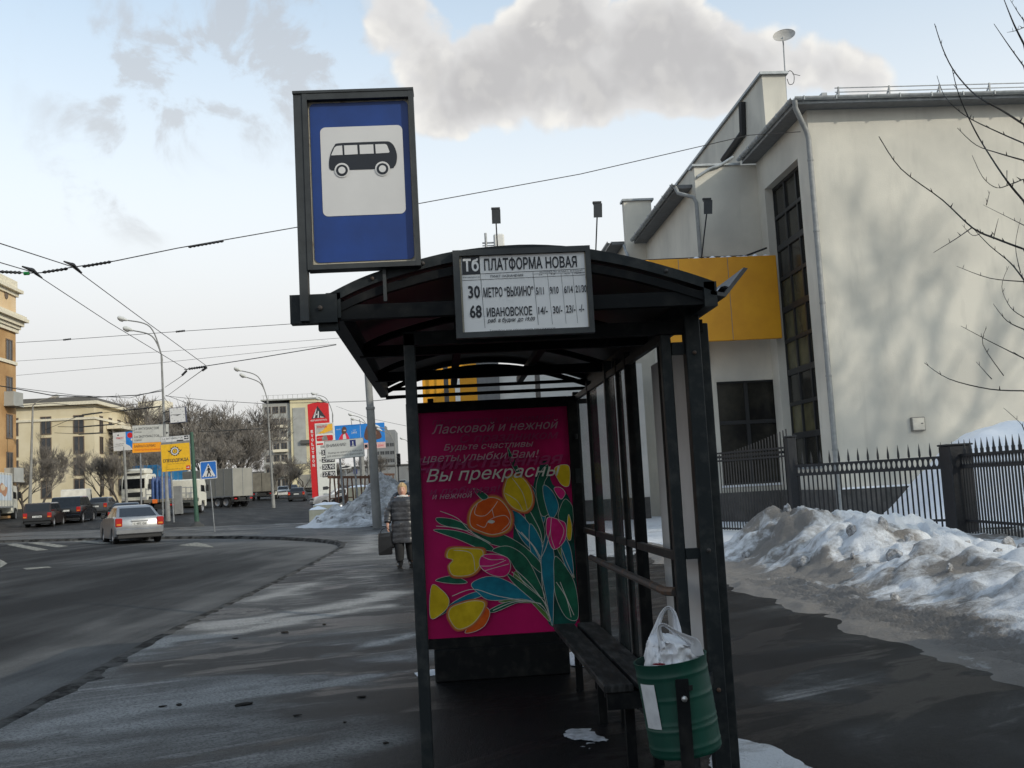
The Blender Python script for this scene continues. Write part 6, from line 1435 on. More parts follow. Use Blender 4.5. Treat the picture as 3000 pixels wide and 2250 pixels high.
# ================================================================== OVERHEAD WIRES
m_wire = mat('overhead_wire', (.012,.012,.013), .6)
def wire(label, pts, r, ins=(), extra=None, sag=0.0, group=None):
    # pts: (px, py, Y); ins: (start, end) stretches of the wire carrying ribbed insulators, as fractions
    W3 = [P(*p) for p in pts]; o = thing('overhead_wire', label, 'overhead wire', W3[0], group=group or 'overhead wires')
    pl = []
    for a, b_ in zip(W3, W3[1:]):
        for i in range(8): t = i/8; q = a.lerp(b_, t); q.z -= sag*4*t*(1-t)*(b_-a).length; pl.append(q)
    pl.append(W3[-1]); mb = MB(); mb.tube(pl, r, 5); mb.wbuild('cable', m_wire, o)
    for (px0, py0, px1, py1, Y, rr) in ins:
        a, b_ = P(px0, py0, Y), P(px1, py1, Y); n = max(5, int((b_-a).length/.075)); ps = []; rs = []
        for i in range(n*2+1): t = i/(n*2); ps.append(a.lerp(b_, t)); rs.append(rr*(1.0 if i % 2 else .55))
        mb = MB(); mb.tube(ps, rs, 7); mb.wbuild('insulator', m_wire, o)
    for (px, py, L, Y, rr) in (extra or ()):
        c = P(px, py, Y); d = (W3[-1]-W3[0]).normalized(); mb = MB(); mb.tube([c-d*L, c-d*L*.3+Vector((0,0,.03)), c+Vector((0,0,.05)), c+d*L*.4+Vector((0,0,.02)), c+d*L], [rr*.5, rr, rr*1.2, rr, rr*.5], 6); mb.wbuild('clamp', m_wire, o)
    return o
wire('right one of two trolley wires, crossing the sky at left above the clock lamp', [(-60,690,15.2),(0,713,15.8),(210,781,19.2),(400,922,24.5),(605,1072,32)], .009, extra=[(214,783,.5,19.3,.03)])
wire('left one of two trolley wires, touching the lower lamp head of the clock lamp', [(-60,748,16.4),(0,769,17.2),(95,797,20.3),(320,945,26),(545,1081,33)], .009, extra=[(95,798,.55,20.3,.034)])
wire('cross wire with ribbed insulators running behind the bus sign to the building corner', [(-80,793,20.2),(85,800,20.2),(120,799,20.1),(205,784,20),(335,765,20.2),(520,727,21),(880,664,22.5),(1240,594,24.2),(1700,510,25.6),(2195,396,26.4),(2345,386,26.6)], .011,
     [(-60,793,62,799,20.2,.036),(125,798,198,787,20.05,.034),(242,781,325,767,20.2,.034),(552,724,655,706,21.3,.030)])
gi = P(78, 801, 20.2); o = thing('green_clip', 'small bright green clip on the insulated cross wire at far left', 'clip', gi); mb = MB(); mb.tube([gi-Vector((.05,0,-.0)), gi+Vector((.05,0,0))], .036, 8); mb.wbuild('sleeve', mat('green_sleeve', (.02,.35,.07), .5), o)
wire('thin span wire with two small insulators above the cream building', [(48,1004,60),(195,995,58),(525,971,52),(960,942,48),(1100,934,46)], .014, [(185,996,208,993,58,.06),(515,972,542,969,52,.06)])
wire('faint upper span wire crossing the lamp arm', [(48,1058,90),(480,1030,85),(1000,990,80)], .014)
wire('faint lower span wire crossing the sky above the trees', [(48,1100,90),(480,1062,85),(985,1008,80)], .014)
wire('span wire running from the trolley wire joint up to the shelter roof', [(540,1083,33),(612,1071,32),(760,1048,31),(985,1010,30)], .013, [(552,1081,602,1074,32.5,.045)])
wire('stay wire from the left trolley joint down to the clock lamp pole', [(548,1083,33),(535,1100,40),(483,1135,58)], .013, [(533,1100,547,1086,36,.05)])
wire('stay wire from the right trolley joint falling to the clock lamp pole', [(606,1075,32),(560,1108,45),(490,1160,64)], .014, [(592,1086,606,1076,33,.05)])
wire('thick sagging cable bundle from the left edge to the clock lamp pole', [(-30,1126,58),(20,1134,58),(150,1158,60),(280,1164,62),(400,1158,64),(476,1145,66)], .03)
wire('thin cable just above the sagging bundle, ending at the clock lamp pole', [(48,1136,60),(140,1148,61),(220,1158,62),(380,1166,64),(478,1140,66)], .016)
wire('slack cable crossing before the roofline of the cream building', [(50,1190,70),(150,1181,70),(260,1193,69),(340,1194,68),(478,1170,66)], .02)
wire('black insulated feeder crossing the cream facade windows', [(130,1260,74),(235,1217,72),(300,1210,70),(420,1196,68),(480,1190,66)], .016, [(240,1216,300,1208,71,.07),(350,1204,470,1191,68,.06)])
wire('lower feeder with hanging clamps before the cream facade', [(170,1250,74),(230,1251,72),(330,1244,70),(360,1234,69)], .02, [(232,1251,335,1243,71,.06)])
wire('low feeder crossing the cream facade just over the white billboard', [(160,1268,74),(240,1272,72),(330,1268,70),(395,1262,69)], .016, [(230,1272,300,1268,71,.06)])
wire('long thin wire from the clock lamp pole past the red pylon to the shelter', [(484,1160,66),(600,1172,62),(760,1182,58),(905,1180,52),(1100,1174,46),(1178,1166,44)], .015)
wire('thin wire falling from the clock lamp pole into the rounded trees', [(486,1158,66),(560,1185,72),(640,1215,80),(700,1260,88)], .015)
wire('horizontal wire in front of the rounded trees, tied to the second lamp', [(580,1265,84),(660,1262,85),(795,1253,86)], .022, [(640,1263,760,1256,85.5,.04)])
wire('wire from the far lamps toward the shelter post on the left', [(985,1190,120),(1080,1225,100),(1190,1248,80)], .015)
# ================================================================== VEHICLES
m_tyre = mat('tyre_rubber', (.014,.014,.014), .9, scale=20); m_rim = mat('wheel_rim', (.30,.30,.31), .35, metal=.6); m_cglass = mat('car_glass', (.008,.009,.011), .10, spec=.5, var=.3); m_trim = mat('black_trim', (.015,.015,.016), .6)
m_tail = mat('tail_lamp_red', (.30,.010,.010), .25, emit=(1,.05,.03,.06)); m_amber = mat('indicator_amber', (.55,.18,.02), .3); m_hl = mat('headlamp_glass', (.50,.50,.50), .12, metal=.3); m_plate = mat('number_plate', (.55,.55,.53), .5); m_plt = mat('plate_lettering', (.05,.05,.05), .6)
def paint(n, c, rough=.3, metal=.3): return mat('car_paint_'+n, c, rough, scale=2.5, var=.12, metal=metal, coat=.35)
def wheel(root, x, y, r, w, side):
    t = MB(); pr = [(r*.62,-w/2),(r*.93,-w/2),(r,-w*.36),(r,w*.36),(r*.93,w/2),(r*.62,w/2)]; t.lathe(pr, 22, (x,y,r), 'x', cap=False)
    o = t.build('wheel', m_tyre, root, smooth=True)
    m = MB(); s = 1 if side > 0 else -1; m.lathe([(.001,s*w*.30),(r*.2,s*w*.34),(r*.24,s*w*.24),(r*.56,s*w*.40),(r*.63,s*w*.47),(r*.65,s*w*.3)], 22, (x,y,r), 'x', cap=False); m.build('rim', m_rim, o, smooth=True)
def car(name, label, loc, heading, col, L=4.2, W=1.7, H=1.42, kind='hatch', plate='о 482 се', group='vehicles on the avenue', belt=None, tailtall=False, lights=True):
    # local axes: +Y forwards, rear bumper near y = 0
    root = thing(name, label, 'car' if name == 'car' else name, loc, heading, group)
    belt = belt or H*.69; gc = .18; hw = W/2
    prof = {'hatch': [(0,.42),(.0,.60),(.02,belt-.12),(.10,belt+.0),(.62,belt+.03),(L-1.25,belt-.0),(L-.45,belt-.14),(L-.08,belt-.30),(L,.55),(L-.02,.32),(L-.15,gc+.02),(.18,gc+.04),(.03,.30)],
            'sedan': [(0,.45),(.0,.62),(.03,belt-.06),(.14,belt+.04),(.75,belt+.05),(L-1.4,belt),(L-.5,belt-.10),(L-.06,belt-.26),(L,.55),(L-.02,.34),(L-.15,gc+.02),(.2,gc+.06),(.03,.32)],
            'wagon': [(0,.42),(.0,.62),(.02,belt-.05),(.05,belt+.02),(.5,belt+.03),(L-1.35,belt+.02),(L-.35,belt-.08),(L-.04,belt-.16),(L,.55),(L-.02,.34),(L-.12,gc+.03),(.16,gc+.06),(.02,.32)],
            'suv': [(0,.55),(.0,.75),(.02,belt-.08),(.06,belt+.02),(.5,belt+.04),(L-1.4,belt+.02),(L-.4,belt-.12),(L-.05,belt-.24),(L,.65),(L-.03,.42),(L-.15,gc+.12),(.2,gc+.14),(.02,.42)]}
    prof['van'] = prof['wagon']
    roof = {'hatch': ((.28,belt+.0),(1.15,H-.04),(2.15,H),(L-1.15,belt-.03)), 'sedan': ((.62,belt+.04),(1.15,H-.03),(2.35,H),(L-1.35,belt)), 'wagon': ((.06,belt+.02),(.20,H-.02),(2.3,H),(L-1.25,belt+.02)), 'suv': ((.08,belt+.02),(.32,H-.03),(2.4,H),(L-1.35,belt+.02)), 'van': ((.05,belt+.02),(.14,H-.06),(L-1.5,H),(L-.85,belt+.0))}[kind]
    r = .31 if kind not in ('suv',) else .37
    wy = (.78, L-.82)
    # lower body with wheel arches, lofted across the width with rounded shoulders
    base = prof[kind]; pts = []
    top = base[:9]; bot = base[9:]
    arch = []
    for yc in (wy[1], wy[0]): arch += [(yc+(r+.05)*cos(a), gc+.03+ (r+.09)*max(0, sin(a))) for a in [pi*i/8 for i in range(9)]]
    poly = top+[bot[0], bot[1]]+[a for a in arch]+[bot[2], bot[3]]
    def ring(x, sy, sz): cyy, czz = L/2, .62; return [(x, cyy+(p[0]-cyy)*sy, czz+(p[1]-czz)*sz if p[1] > .5 else p[1]) for p in poly]
    mb = MB(); mb.loft([ring(-hw,.955,.93), ring(-hw+.04,.985,.97), ring(-hw+.16,1,1), ring(hw-.16,1,1), ring(hw-.04,.985,.97), ring(hw,.955,.93)]); body = mb.build('body', col, root, smooth=35)
    # cabin: body-colour roof and pillars with inset glass panes
    (y0,z0),(y1,z1),(y2,z2),(y3,z3) = roof; tb = .25 if kind in ('hatch','sedan') else (.10 if kind != 'van' else .06); b0 = hw-(.09 if kind in ('hatch','sedan') else .05); b1 = hw-tb
    ins = .03
    cab = MB(); rr = [[(-b0,y0,z0-.02),(-b1,y1,z1),(b1,y1,z1),(b0,y0,z0-.02)]]
    V = lambda s, y, z, q: (s*q, y, z)
    ym0 = y1+.10; cab.loft([[(-b0,y0,z0-.03),(b0,y0,z0-.03),(b0,y3,z3-.03),(-b0,y3,z3-.03)], [(-b1-.015,y1-.03,z1-.05),(b1+.015,y1-.03,z1-.05),(b1+.015,y2+.03,z2-.06),(-b1-.015,y2+.03,z2-.06)], [(-b1+.06,y1+.08,z1),(b1-.06,y1+.08,z1),(b1-.06,y2-.06,z2),(-b1+.06,y2-.06,z2)]])
    cab.build('roof', col, root, smooth=30)
    def lerp3(a, b_, t): return tuple(a[i]+(b_[i]-a[i])*t for i in range(3))
    def pane(quad, off, name, m=m_cglass):
        n = (Vector(quad[1])-Vector(quad[0])).cross(Vector(quad[3])-Vector(quad[0])).normalized()
        g = MB(); g.add([Vector(q)+n*off for q in quad], [(0,1,2,3)]); return g.build(name, m, root)
    def face(a, b_, c, d, u0, u1, v0, v1):   # a,b bottom edge; d,c top edge
        f = lambda u, v: lerp3(lerp3(a, b_, u), lerp3(d, c, u), v); return [f(u0,v0), f(u1,v0), f(u1,v1), f(u0,v1)]
    A = (-b0,y0,z0-.03); B = (b0,y0,z0-.03); Cq = (b1+.015,y1-.03,z1-.05); D = (-b1-.015,y1-.03,z1-.05)
    if kind != 'van' : pane(face(A,B,Cq,D,.07,.93,.12,.93), .006, 'rear_window')
    A2 = (b0,y3,z3-.03); B2 = (-b0,y3,z3-.03); C2 = (-b1-.015,y2+.03,z2-.06); D2 = (b1+.015,y2+.03,z2-.06)
    pane(face(A2,B2,C2,D2,.06,.94,.10,.93), .006, 'windscreen')
    for s in (-1, 1):
        a, b_, c, d = ((s*b0,y0,z0-.03),(s*b0,y3,z3-.03),(s*(b1+.015),y2+.03,z2-.06),(s*(b1+.015),y1-.03,z1-.05))
        if s < 0: a, b_, c, d = b_, a, d, c
        for (u0, u1) in (((.10,.44),(.48,.90)) if kind in ('hatch','sedan') else ((.05,.28),(.31,.58),(.61,.92)) if kind in ('wagon','suv') else ((.74,.95),)):
            if s < 0: u0, u1 = 1-u1, 1-u0
            pane(face(a,b_,c,d,u0,u1,.12,.92), .006, 'side_window')
        m = MB(); m.bbox(s*hw+(0 if s>0 else -.16), s*hw+(.16 if s>0 else 0), y3-.55, y3-.45, belt-.02, belt+.12, .02); m.build('mirror', m_trim, root)
    for y in wy:
        for s in (-1, 1): wheel(root, s*(hw-.12), y, r, .2, s)
    # bumpers, lamps, plate
    mb = MB(); mb.bbox(-hw+.03, hw-.03, -.055, .16, .36, .56, .03); mb.build('bumper', col if kind in ('hatch','sedan','suv') else m_trim, root)
    mb = MB(); mb.bbox(-hw+.08, hw-.08, -.03, .2, gc+.02, .355, .03); mb.build('valance', m_trim, root)
    mb = MB(); mb.bbox(-hw+.03, hw-.03, L-.16, L+.05, .32, .54, .03); mb.build('bumper', col if kind in ('hatch','sedan','suv') else m_trim, root)
    lz0, lz1 = (belt-.34, belt-.03) if not tailtall else (belt-.30, belt+.30)
    for s in (-1, 1):
        x0, x1 = sorted((s*(hw-.02), s*(hw-.26))); mb = MB(); mb.bbox(x0, x1, -.02, .14, lz0, lz1, .025); o = mb.build('tail_lamp', m_tail, root)
        q0, q1 = sorted((s*(hw-.06), s*(hw-.22))); mb = MB(); mb.box(q0, q1, -.026, -.02, lz0+.05, lz0+.11); mb.build('reflector', m_amber, o)
        x0, x1 = sorted((s*(hw-.06), s*(hw-.42))); mb = MB(); mb.bbox(x0, x1, L-.2, L-.005, belt-.36, belt-.20, .03); mb.build('headlamp', m_hl, root)
    mb = MB(); mb.box(-.26, .26, -.012, .02, belt-.30, belt-.19); p = mb.build('number_plate', m_plate, root)
    if plate: t = MB(); t.text(plate, 0, belt-.285, .08, y=-.0135, w=.44, align='c', bold=.02, m=0); t.build('lettering', m_plt, p)
    mb = MB(); mb.box(-.3, .3, -.03, .0, belt-.16, belt-.12); mb.build('trim_strip', m_hl if kind == 'hatch' else m_trim, root)
    mb = MB(); mb.box(-.45, .45, L-.03, L+.012, belt-.34, belt-.22); mb.build('grille', m_trim, root)
    return root
def at(px, py, dz=-.10): return G(px, py, dz)
def Y_at(px, Y, dz=-.10): p = P(px, 1450, Y); return Vector((p.x, Y, gz(p.x, Y)+dz))
R_ = radians
p = at(408, 1579)
sil = car('car', 'silver hatchback turning off the avenue, rear lamps lit, nearest car in view', Y_at(408, 38.6, -.095), R_(25), paint('silver', (.27,.275,.285), .3, .6), 4.15, 1.72, 1.42, 'hatch')
car('car', 'old dark boxy estate car with upright red tail lamps, leftmost of the cars', Y_at(108, 63), R_(8), paint('dark_cherry', (.022,.014,.012), .35), 4.1, 1.62, 1.46, 'wagon', plate='т 137 ма', belt=.88)
car('suv', 'tall black off-roader with shiny wheels beside the old dark estate', Y_at(190, 67), R_(6), paint('black', (.008,.009,.012), .2), 4.6, 1.86, 1.72, 'suv', plate=None, belt=1.06)
car('van', 'white panel van with a rounded roof behind the black off-roader', Y_at(215, 80), R_(12), paint('white', (.62,.60,.54), .4, .0), 4.8, 1.9, 2.1, 'van', plate=None, belt=1.15)
car('car', 'dull grey saloon partly hidden by the black off-roader', Y_at(278, 78), R_(2), paint('slate', (.06,.065,.07)), 4.3, 1.7, 1.42, 'sedan', plate=None)
car('car', 'dark blue grey saloon half hidden behind the silver hatchback', Y_at(365, 56), R_(14), paint('blue_grey', (.035,.045,.06)), 4.4, 1.72, 1.44, 'sedan', plate=None)
car('car', 'white saloon facing the camera in the far queue right of the lamp post', Y_at(833, 132, -.1), R_(186), paint('old_white', (.55,.55,.54), .4, 0.), 4.4, 1.7, 1.46, 'sedan', plate=None)
car('car', 'dark grey saloon with a lit right tail lamp driving away in the far queue', Y_at(868, 108, -.1), R_(4), paint('graphite', (.03,.032,.036)), 4.4, 1.75, 1.46, 'sedan', plate=None)
car('car', 'small grey car just behind the white saloon in the far queue', Y_at(860, 150, -.1), R_(186), paint('mid_grey', (.10,.10,.105)), 4.3, 1.7, 1.5, 'hatch', plate=None)
car('car', 'silver car nosing out from behind the concrete block and the trestles', Y_at(1072, 82, 0.0), R_(108), paint('silver2', (.42,.42,.43), .3, .5), 4.3, 1.7, 1.44, 'sedan', plate=None)
car('car', 'black car behind the posts of the warning board', Y_at(1135, 78, 0.0), R_(97), paint('black2', (.012,.012,.013)), 4.2, 1.72, 1.5, 'hatch', plate=None)
car('car', 'small dark car far down the avenue right of the concrete pole', Y_at(1150, 170, 0.), R_(3), paint('far_dark', (.04,.042,.045)), 4.3, 1.7, 1.45, 'sedan', plate=None)
car('car', 'small pale car far down the avenue beside the shelter post', Y_at(1180, 190, 0.), R_(183), paint('far_pale', (.3,.3,.3)), 4.3, 1.7, 1.45, 'sedan', plate=None)
# ---- lorries
m_cargo = mat('cargo_tarp_grey', (.22,.215,.19), .8, scale=.8, col2=(.27,.26,.23)); m_cargob = mat('cargo_box_brown', (.13,.12,.10), .85, scale=1.5, col2=(.20,.185,.15)); m_cabw = mat('cab_white', (.62,.60,.52), .4, var=.06, coat=.2); m_cont = mat('container_blue', (.02,.15,.33), .55, scale=1, var=.12); m_chas = mat('chassis_black', (.02,.02,.02), .8, scale=5)
def lorry(label, loc, heading, box=None, cab=None, boxcol=None, cabcol=None, name='lorry', wheels=None, extra=None, cabH=2.6, wcab=2.3):
    root = thing(name, label, 'lorry', loc, heading, 'lorries on the avenue')
    w, L0, L1, z0, z1 = box
    mb = MB(); mb.box(-.45, .45, min(L0, 0)+.1, L1+(cab or 0)+.1, .62, .86); mb.build('chassis', m_chas, root)
    mb = MB(); mb.bbox(-w/2, w/2, L0, L1, z0, z1, .03)
    bo = mb.build('cargo_box', boxcol, root)
    mb = MB()
    for x in (-w/2, w/2):
        for y in [L0+(L1-L0)*i/6 for i in range(7)]: mb.box(x-.02, x+.02, y-.02 if y > L0 else y-.01, y+.02, z0+.03, z1-.03)
        mb.box(x-.025, x+.025, L0, L1, z0-.02, z0+.09)
    mb.box(-.02, .02, L0-.025, L0-.002, z0, z1); mb.build('rib', m_steel if boxcol is not m_cargob else m_chas, bo)
    if cab:
        c = MB(); y0, y1 = L1+.25, L1+.25+cab; W = wcab/2
        pr = [(y0,.75),(y0,cabH-.08),(y0+.12,cabH),(y1-.35,cabH-.02),(y1-.10,cabH-.35),(y1-.02,1.75),(y1+.02,1.5),(y1,.55),(y1-.35,.5),(y1-.45,.95),(y1-1.15,.95),(y1-1.25,.6),(y0,.6)]
        ring = lambda x, s: [(x, (y0+y1)/2+(p_[0]-(y0+y1)/2)*s, 1.5+(p_[1]-1.5)*s) for p_ in pr]
        c.loft([ring(-W,.96), ring(-W+.08,1), ring(W-.08,1), ring(W,.96)]); cb = c.build('cab', cabcol or m_cabw, root, smooth=35)
        g = MB(); g.add([(W-.14,y1-.005,1.78),(-W+.14,y1-.005,1.78),(-W+.18,y1-.115,cabH-.42),(W-.18,y1-.115,cabH-.42)], [(0,1,2,3)]); g.v = [(a, b_+.03, z) for a, b_, z in g.v]; g.build('windscreen', m_cglass, cb)
        for s in (-1, 1):
            g = MB(); x = s*(W+.004); q = [(x,y0+.35,1.65),(x,y1-.35,1.6),(x,y1-.5,cabH-.5),(x,y0+.35,cabH-.45)]; g.add(q if s > 0 else q[::-1], [(0,1,2,3)]); g.build('side_window', m_cglass, cb)
            g = MB(); g.bbox(*sorted((s*(W+.08), s*(W+.28))), y1-.35, y1-.22, 1.65, 2.15, .02); g.build('mirror', m_trim, cb)
            g = MB(); g.bbox(*sorted((s*(W-.08), s*(W-.45))), y1-.05, y1+.03, .72, .95, .02); g.build('headlamp', m_hl, cb)
        g = MB(); g.bbox(-W+.35, W-.35, y1-.03, y1+.035, .98, 1.42, .02); g.build('grille', m_trim, cb); g = MB(); g.bbox(-W+.02, W-.02, y1-.15, y1+.06, .42, .68, .03); g.build('bumper', m_chas if cabcol else m_cabw, cb)
    for y in (wheels or (L0+1.2, L1+.25+(cab or 1)-.8)):
        for s in (-1, 1): wheel(root, s*(w/2-.2), y, .48, .3, s)
    for s in (-1, 1):
        mb = MB(); x0, x1 = sorted((s*(w/2-.12), s*(w/2-.42))); mb.box(x0, x1, L0-.06, L0-.028, .70, .82); mb.build('tail_lamp', m_tail, root)
        mb = MB(); mb.box(x0, x1, L0+.3, L0+.33, .3, .9); mb.build('mud_flap', m_trim, root)
    mb = MB(); mb.box(-w/2+.1, w/2-.1, L0-.028, L0+.1, .50, .60); mb.build('rear_bar', m_chas, root)
    if extra: extra(root, bo)
    return root
# white tractor with a blue container, facing the camera
def ex_cont(root, bo):
    t = MB(); 
    for s in (-1, 1):
        pass
    t.text('FESCO', 0, 0, .75, m=0, bold=.05, shear=.25); vs = t.v; x1 = max(v[0] for v in vs)
    t.v = [(-1.285, 5.2-v[0]*1.05, 1.75+v[2]*1.05) for v in vs]; t.build('lettering', m_swhite, bo)
    f = MB(); f.bbox(-1.12, 1.12, 7.0, 8.5, 3.02, 3.6, .15); f.build('roof_fairing', m_cabw, root, smooth=40)
    f = MB(); f.box(-.7, .7, 8.5, 8.53, 3.06, 3.2); f.build('visor', m_trim, root)
h = radians(199)
lorry('white tractor lorry hauling a blue container with white lettering, facing the camera', Y_at(515, 106), radians(169), (2.55, 0, 6.4, 1.25, 3.95), 2.0, m_cont, m_cabw, extra=ex_cont, cabH=3.1, wcab=2.45, wheels=(1, 2.3, 7.9))
# flatbed with gas cylinders
def ex_cyl(root, bo):
    m_c = mat('cylinder_blue', (.03,.07,.20), .5, var=.3)
    for i in range(7):
        for j in range(3):
            mb = MB(); x, y = -.85+j*.3, 1.0+i*.32; mb.lathe([(.01,1.22),(.11,1.22),(.11,2.55),(.08,2.66),(.04,2.72),(.04,2.82),(.01,2.83)], 10, (x,y,0)); mb.wbuild('gas_cylinder', m_c, root) if False else tag(mb.build('gas_cylinder', m_c, None, smooth=True), None)
            o = bpy.data.objects[-1] if False else C.objects[-1]; o.matrix_world = Matrix.Translation(root.location) @ Matrix.Rotation(root.rotation_euler.z, 4, 'Z')
            tag(o, 'tall blue gas cylinder standing in the rack on the open flatbed lorry', 'gas cylinder', 'gas cylinders on the flatbed')
    mb = MB()
    for x in (-1.05, 1.05):
        for z in (1.55, 1.95): mb.bar((x,.2,z), (x,4.6,z), .04, .05)
        for y in (.2,1.3,2.4,3.5,4.6): mb.bar((x,y,1.2), (x,y,2.0), .05, .05)
    mb.build('rail', m_steel, root); mb = MB(); mb.box(-.5,-.15,-.09,-.065,.92,1.2) ; mb.build('orange_marker', mat('orange_marker', (.75,.16,.02), .5), root)
lorry('open flatbed lorry loaded with blue gas cylinders, seen from behind', Y_at(468, 74), R_(-5), (2.3, 0, 4.8, .95, 1.2), 1.7, m_cargob, m_cabw, extra=ex_cyl)
lorry('grey box truck with a white cab heading left across the avenue', Y_at(712, 93), R_(58), (2.5, 0, 6.0, .95, 3.45), 1.8, m_cargo, m_cabw, wheels=(.9, 1.9, 7.2), cabH=2.4)
lorry('brown grey box lorry seen from behind, left of the second lamp post', Y_at(768, 118), R_(5), (2.5, 0, 6.0, 1.0, 3.1), 2.0, m_cargob, m_cabw, wheels=(1.1, 7.3))
lorry('pale tarpaulin lorry behind the far queue, beside the red price pylon', Y_at(902, 150), R_(8), (2.5, 0, 6.0, 1.0, 2.9), 2.0, m_cargo, m_cabw, wheels=(1.1, 7.3))
def ex_food(root, bo):
    f = MB(); 
    f.poly([(1.26,.6,1.5),(1.26,4.6,1.5),(1.26,4.6,3.3),(1.26,.6,3.3)], 0)
    f.poly([(1.268, .9+1.6*(1+cos(t))*.75, 2.25+.4*sin(t)+.12*cos(3*t)) for t in [2*pi*i/24 for i in range(24)]], 1); f.poly([(1.272, 1.3+.9*(1+cos(t))*.75, 2.4+.22*sin(t)) for t in [2*pi*i/20 for i in range(20)]], 2)
    f.build('picture', [mat('truck_print_sky', (.42,.50,.60), .5, scale=.6, col2=(.58,.64,.70)), mat('truck_print_tan', (.45,.22,.12), .5), mat('truck_print_pale', (.62,.50,.36), .5)], bo)
lorry('white box van with a printed picture on its side, cut by the left edge', Y_at(22, 72, -.1)+Vector((-2.1,0,0)), R_(10), (2.5, 0, 5.0, 1.0, 3.45), 1.8, m_cabw, m_cabw, wheels=(1.1, 6.3), extra=ex_food)
# ================================================================== THE WOMAN
m_skin = mat('skin', (.50,.27,.19), .55, scale=14, var=.08); m_coat = mat('quilted_coat_grey', (.022,.022,.025), .36, scale=9, col2=(.050,.050,.055), bump=.3); m_trous = mat('black_trousers', (.012,.012,.013), .8); m_boot = mat('black_leather', (.010,.010,.011), .35); m_hair = mat('blond_hair', (.32,.20,.09), .6, scale=30, col2=(.50,.34,.17), stretch=(1,1,.15)); m_scarf = mat('white_scarf', (.55,.54,.52), .8); m_lip = mat('lips', (.40,.10,.09), .5); m_eye = mat('eyes', (.03,.025,.02), .3)
def person():
    W0 = G(1192, 1656); root_loc = Vector((W0.x, 20.6, gz(W0.x, 20.6)))
    # skeleton grown into one continuous skin
    J = {'pel': (0,0,.88,.13), 'spine': (0,.01,1.10,.125), 'chest': (0,.01,1.28,.14), 'neck': (0,.0,1.42,.055), 'head0': (0,-.015,1.50,.075), 'head1': (0,-.015,1.585,.085),
         'hipL': (-.09,0,.84,.095), 'kneeL': (-.10,-.03,.46,.062), 'ankL': (-.105,.02,.09,.042), 'toeL': (-.11,-.13,.045,.04), 'hipR': (.09,0,.84,.095), 'kneeR': (.11,.06,.46,.062), 'ankR': (.115,.20,.10,.042), 'toeR': (.12,.06,.05,.04),
         'shL': (-.17,.01,1.36,.062), 'elL': (-.285,.03,1.10,.047), 'wrL': (-.315,-.05,.87,.032), 'shR': (.17,.01,1.36,.062), 'elR': (.275,.06,1.10,.047), 'wrR': (.295,.0,.87,.032)}
    E = [('pel','spine'),('spine','chest'),('chest','neck'),('neck','head0'),('head0','head1'),('pel','hipL'),('hipL','kneeL'),('kneeL','ankL'),('ankL','toeL'),('pel','hipR'),('hipR','kneeR'),('kneeR','ankR'),('ankR','toeR'),('chest','shL'),('shL','elL'),('elL','wrL'),('chest','shR'),('shR','elR'),('elR','wrR')]
    for s, w in ((-1,'wrL'),(1,'wrR')):
        bx, by, bz_, _ = J[w]; J[w+'p'] = (bx, by-.005, bz_-.055, .026); E.append((w, w+'p'))
        for k_, (dy, ln_) in enumerate(((-.030,.072),(-.010,.080),(.010,.074),(.028,.060))):
            J[w+'k%d'%k_] = (bx+s*.004, by+dy, bz_-.095, .0095); J[w+'f%d'%k_] = (bx-s*.012, by+dy*1.05, bz_-.095-ln_*.55, .0085); J[w+'t%d'%k_] = (bx-s*.034, by+dy, bz_-.095-ln_*.55, .0075)
            E += [(w+'p', w+'k%d'%k_), (w+'k%d'%k_, w+'f%d'%k_), (w+'f%d'%k_, w+'t%d'%k_)]
        J[w+'h0'] = (bx-s*.012, by-.036, bz_-.06, .011); J[w+'h1'] = (bx-s*.026, by-.046, bz_-.095, .009); E += [(w+'p', w+'h0'), (w+'h0', w+'h1')]
    ks = list(J); me = bpy.data.meshes.new('person'); me.from_pydata([J[k][:3] for k in ks], [(ks.index(a), ks.index(b_)) for a, b_ in E], [])
    o = bpy.data.objects.new('person', me); C.objects.link(o); sk = o.modifiers.new('skin', 'SKIN'); ss = o.modifiers.new('sub', 'SUBSURF'); ss.levels = 2; ss.render_levels = 2
    for i, k in enumerate(ks): v = me.skin_vertices[0].data[i]; v.radius = (J[k][3], J[k][3]); v.use_root = (k == 'pel')
    bpy.context.view_layer.update(); m2 = bpy.data.meshes.new_from_object(o.evaluated_get(bpy.context.evaluated_depsgraph_get())); o.modifiers.clear(); o.data = m2; m2.materials.clear(); m2.materials.append(m_skin)
    m2.polygons.foreach_set('use_smooth', [True]*len(m2.polygons)); o.location = root_loc
    tag(o, 'blond woman in a grey quilted coat walking toward the shelter with black bags', 'person')
    # head shape over the skinned core
    hd = MB(); n = 20
    prof = [(1.415,.045,.05,-.02),(1.445,.060,.066,-.03),(1.475,.070,.080,-.025),(1.51,.074,.090,-.012),(1.55,.077,.095,-.004),(1.59,.076,.096,.002),(1.625,.066,.086,.004),(1.65,.045,.06,.004),(1.663,.012,.02,.004)]
    rings = []
    for (z, rx, ry, yc) in prof:
        r = []
        for j in range(n):
            t = 2*pi*j/n; x, y = rx*cos(t), ry*sin(t); f = max(0, -sin(t))**8
            nose = .022*f*exp(-((z-1.515)/.018)**2)+.010*f*exp(-((z-1.54)/.03)**2)+.006*f*exp(-((z-1.43)/.015)**2); r.append((x, yc+y-nose, z))
        rings.append(r)
    hd.loft(rings); hd.build('head', m_skin, o, smooth=True)
    e = MB()
    for s in (-1, 1): e.lathe([(.003,-.002),(.009,0),(.003,.003)], 10, (s*.030,-.0955,1.548), 'y')
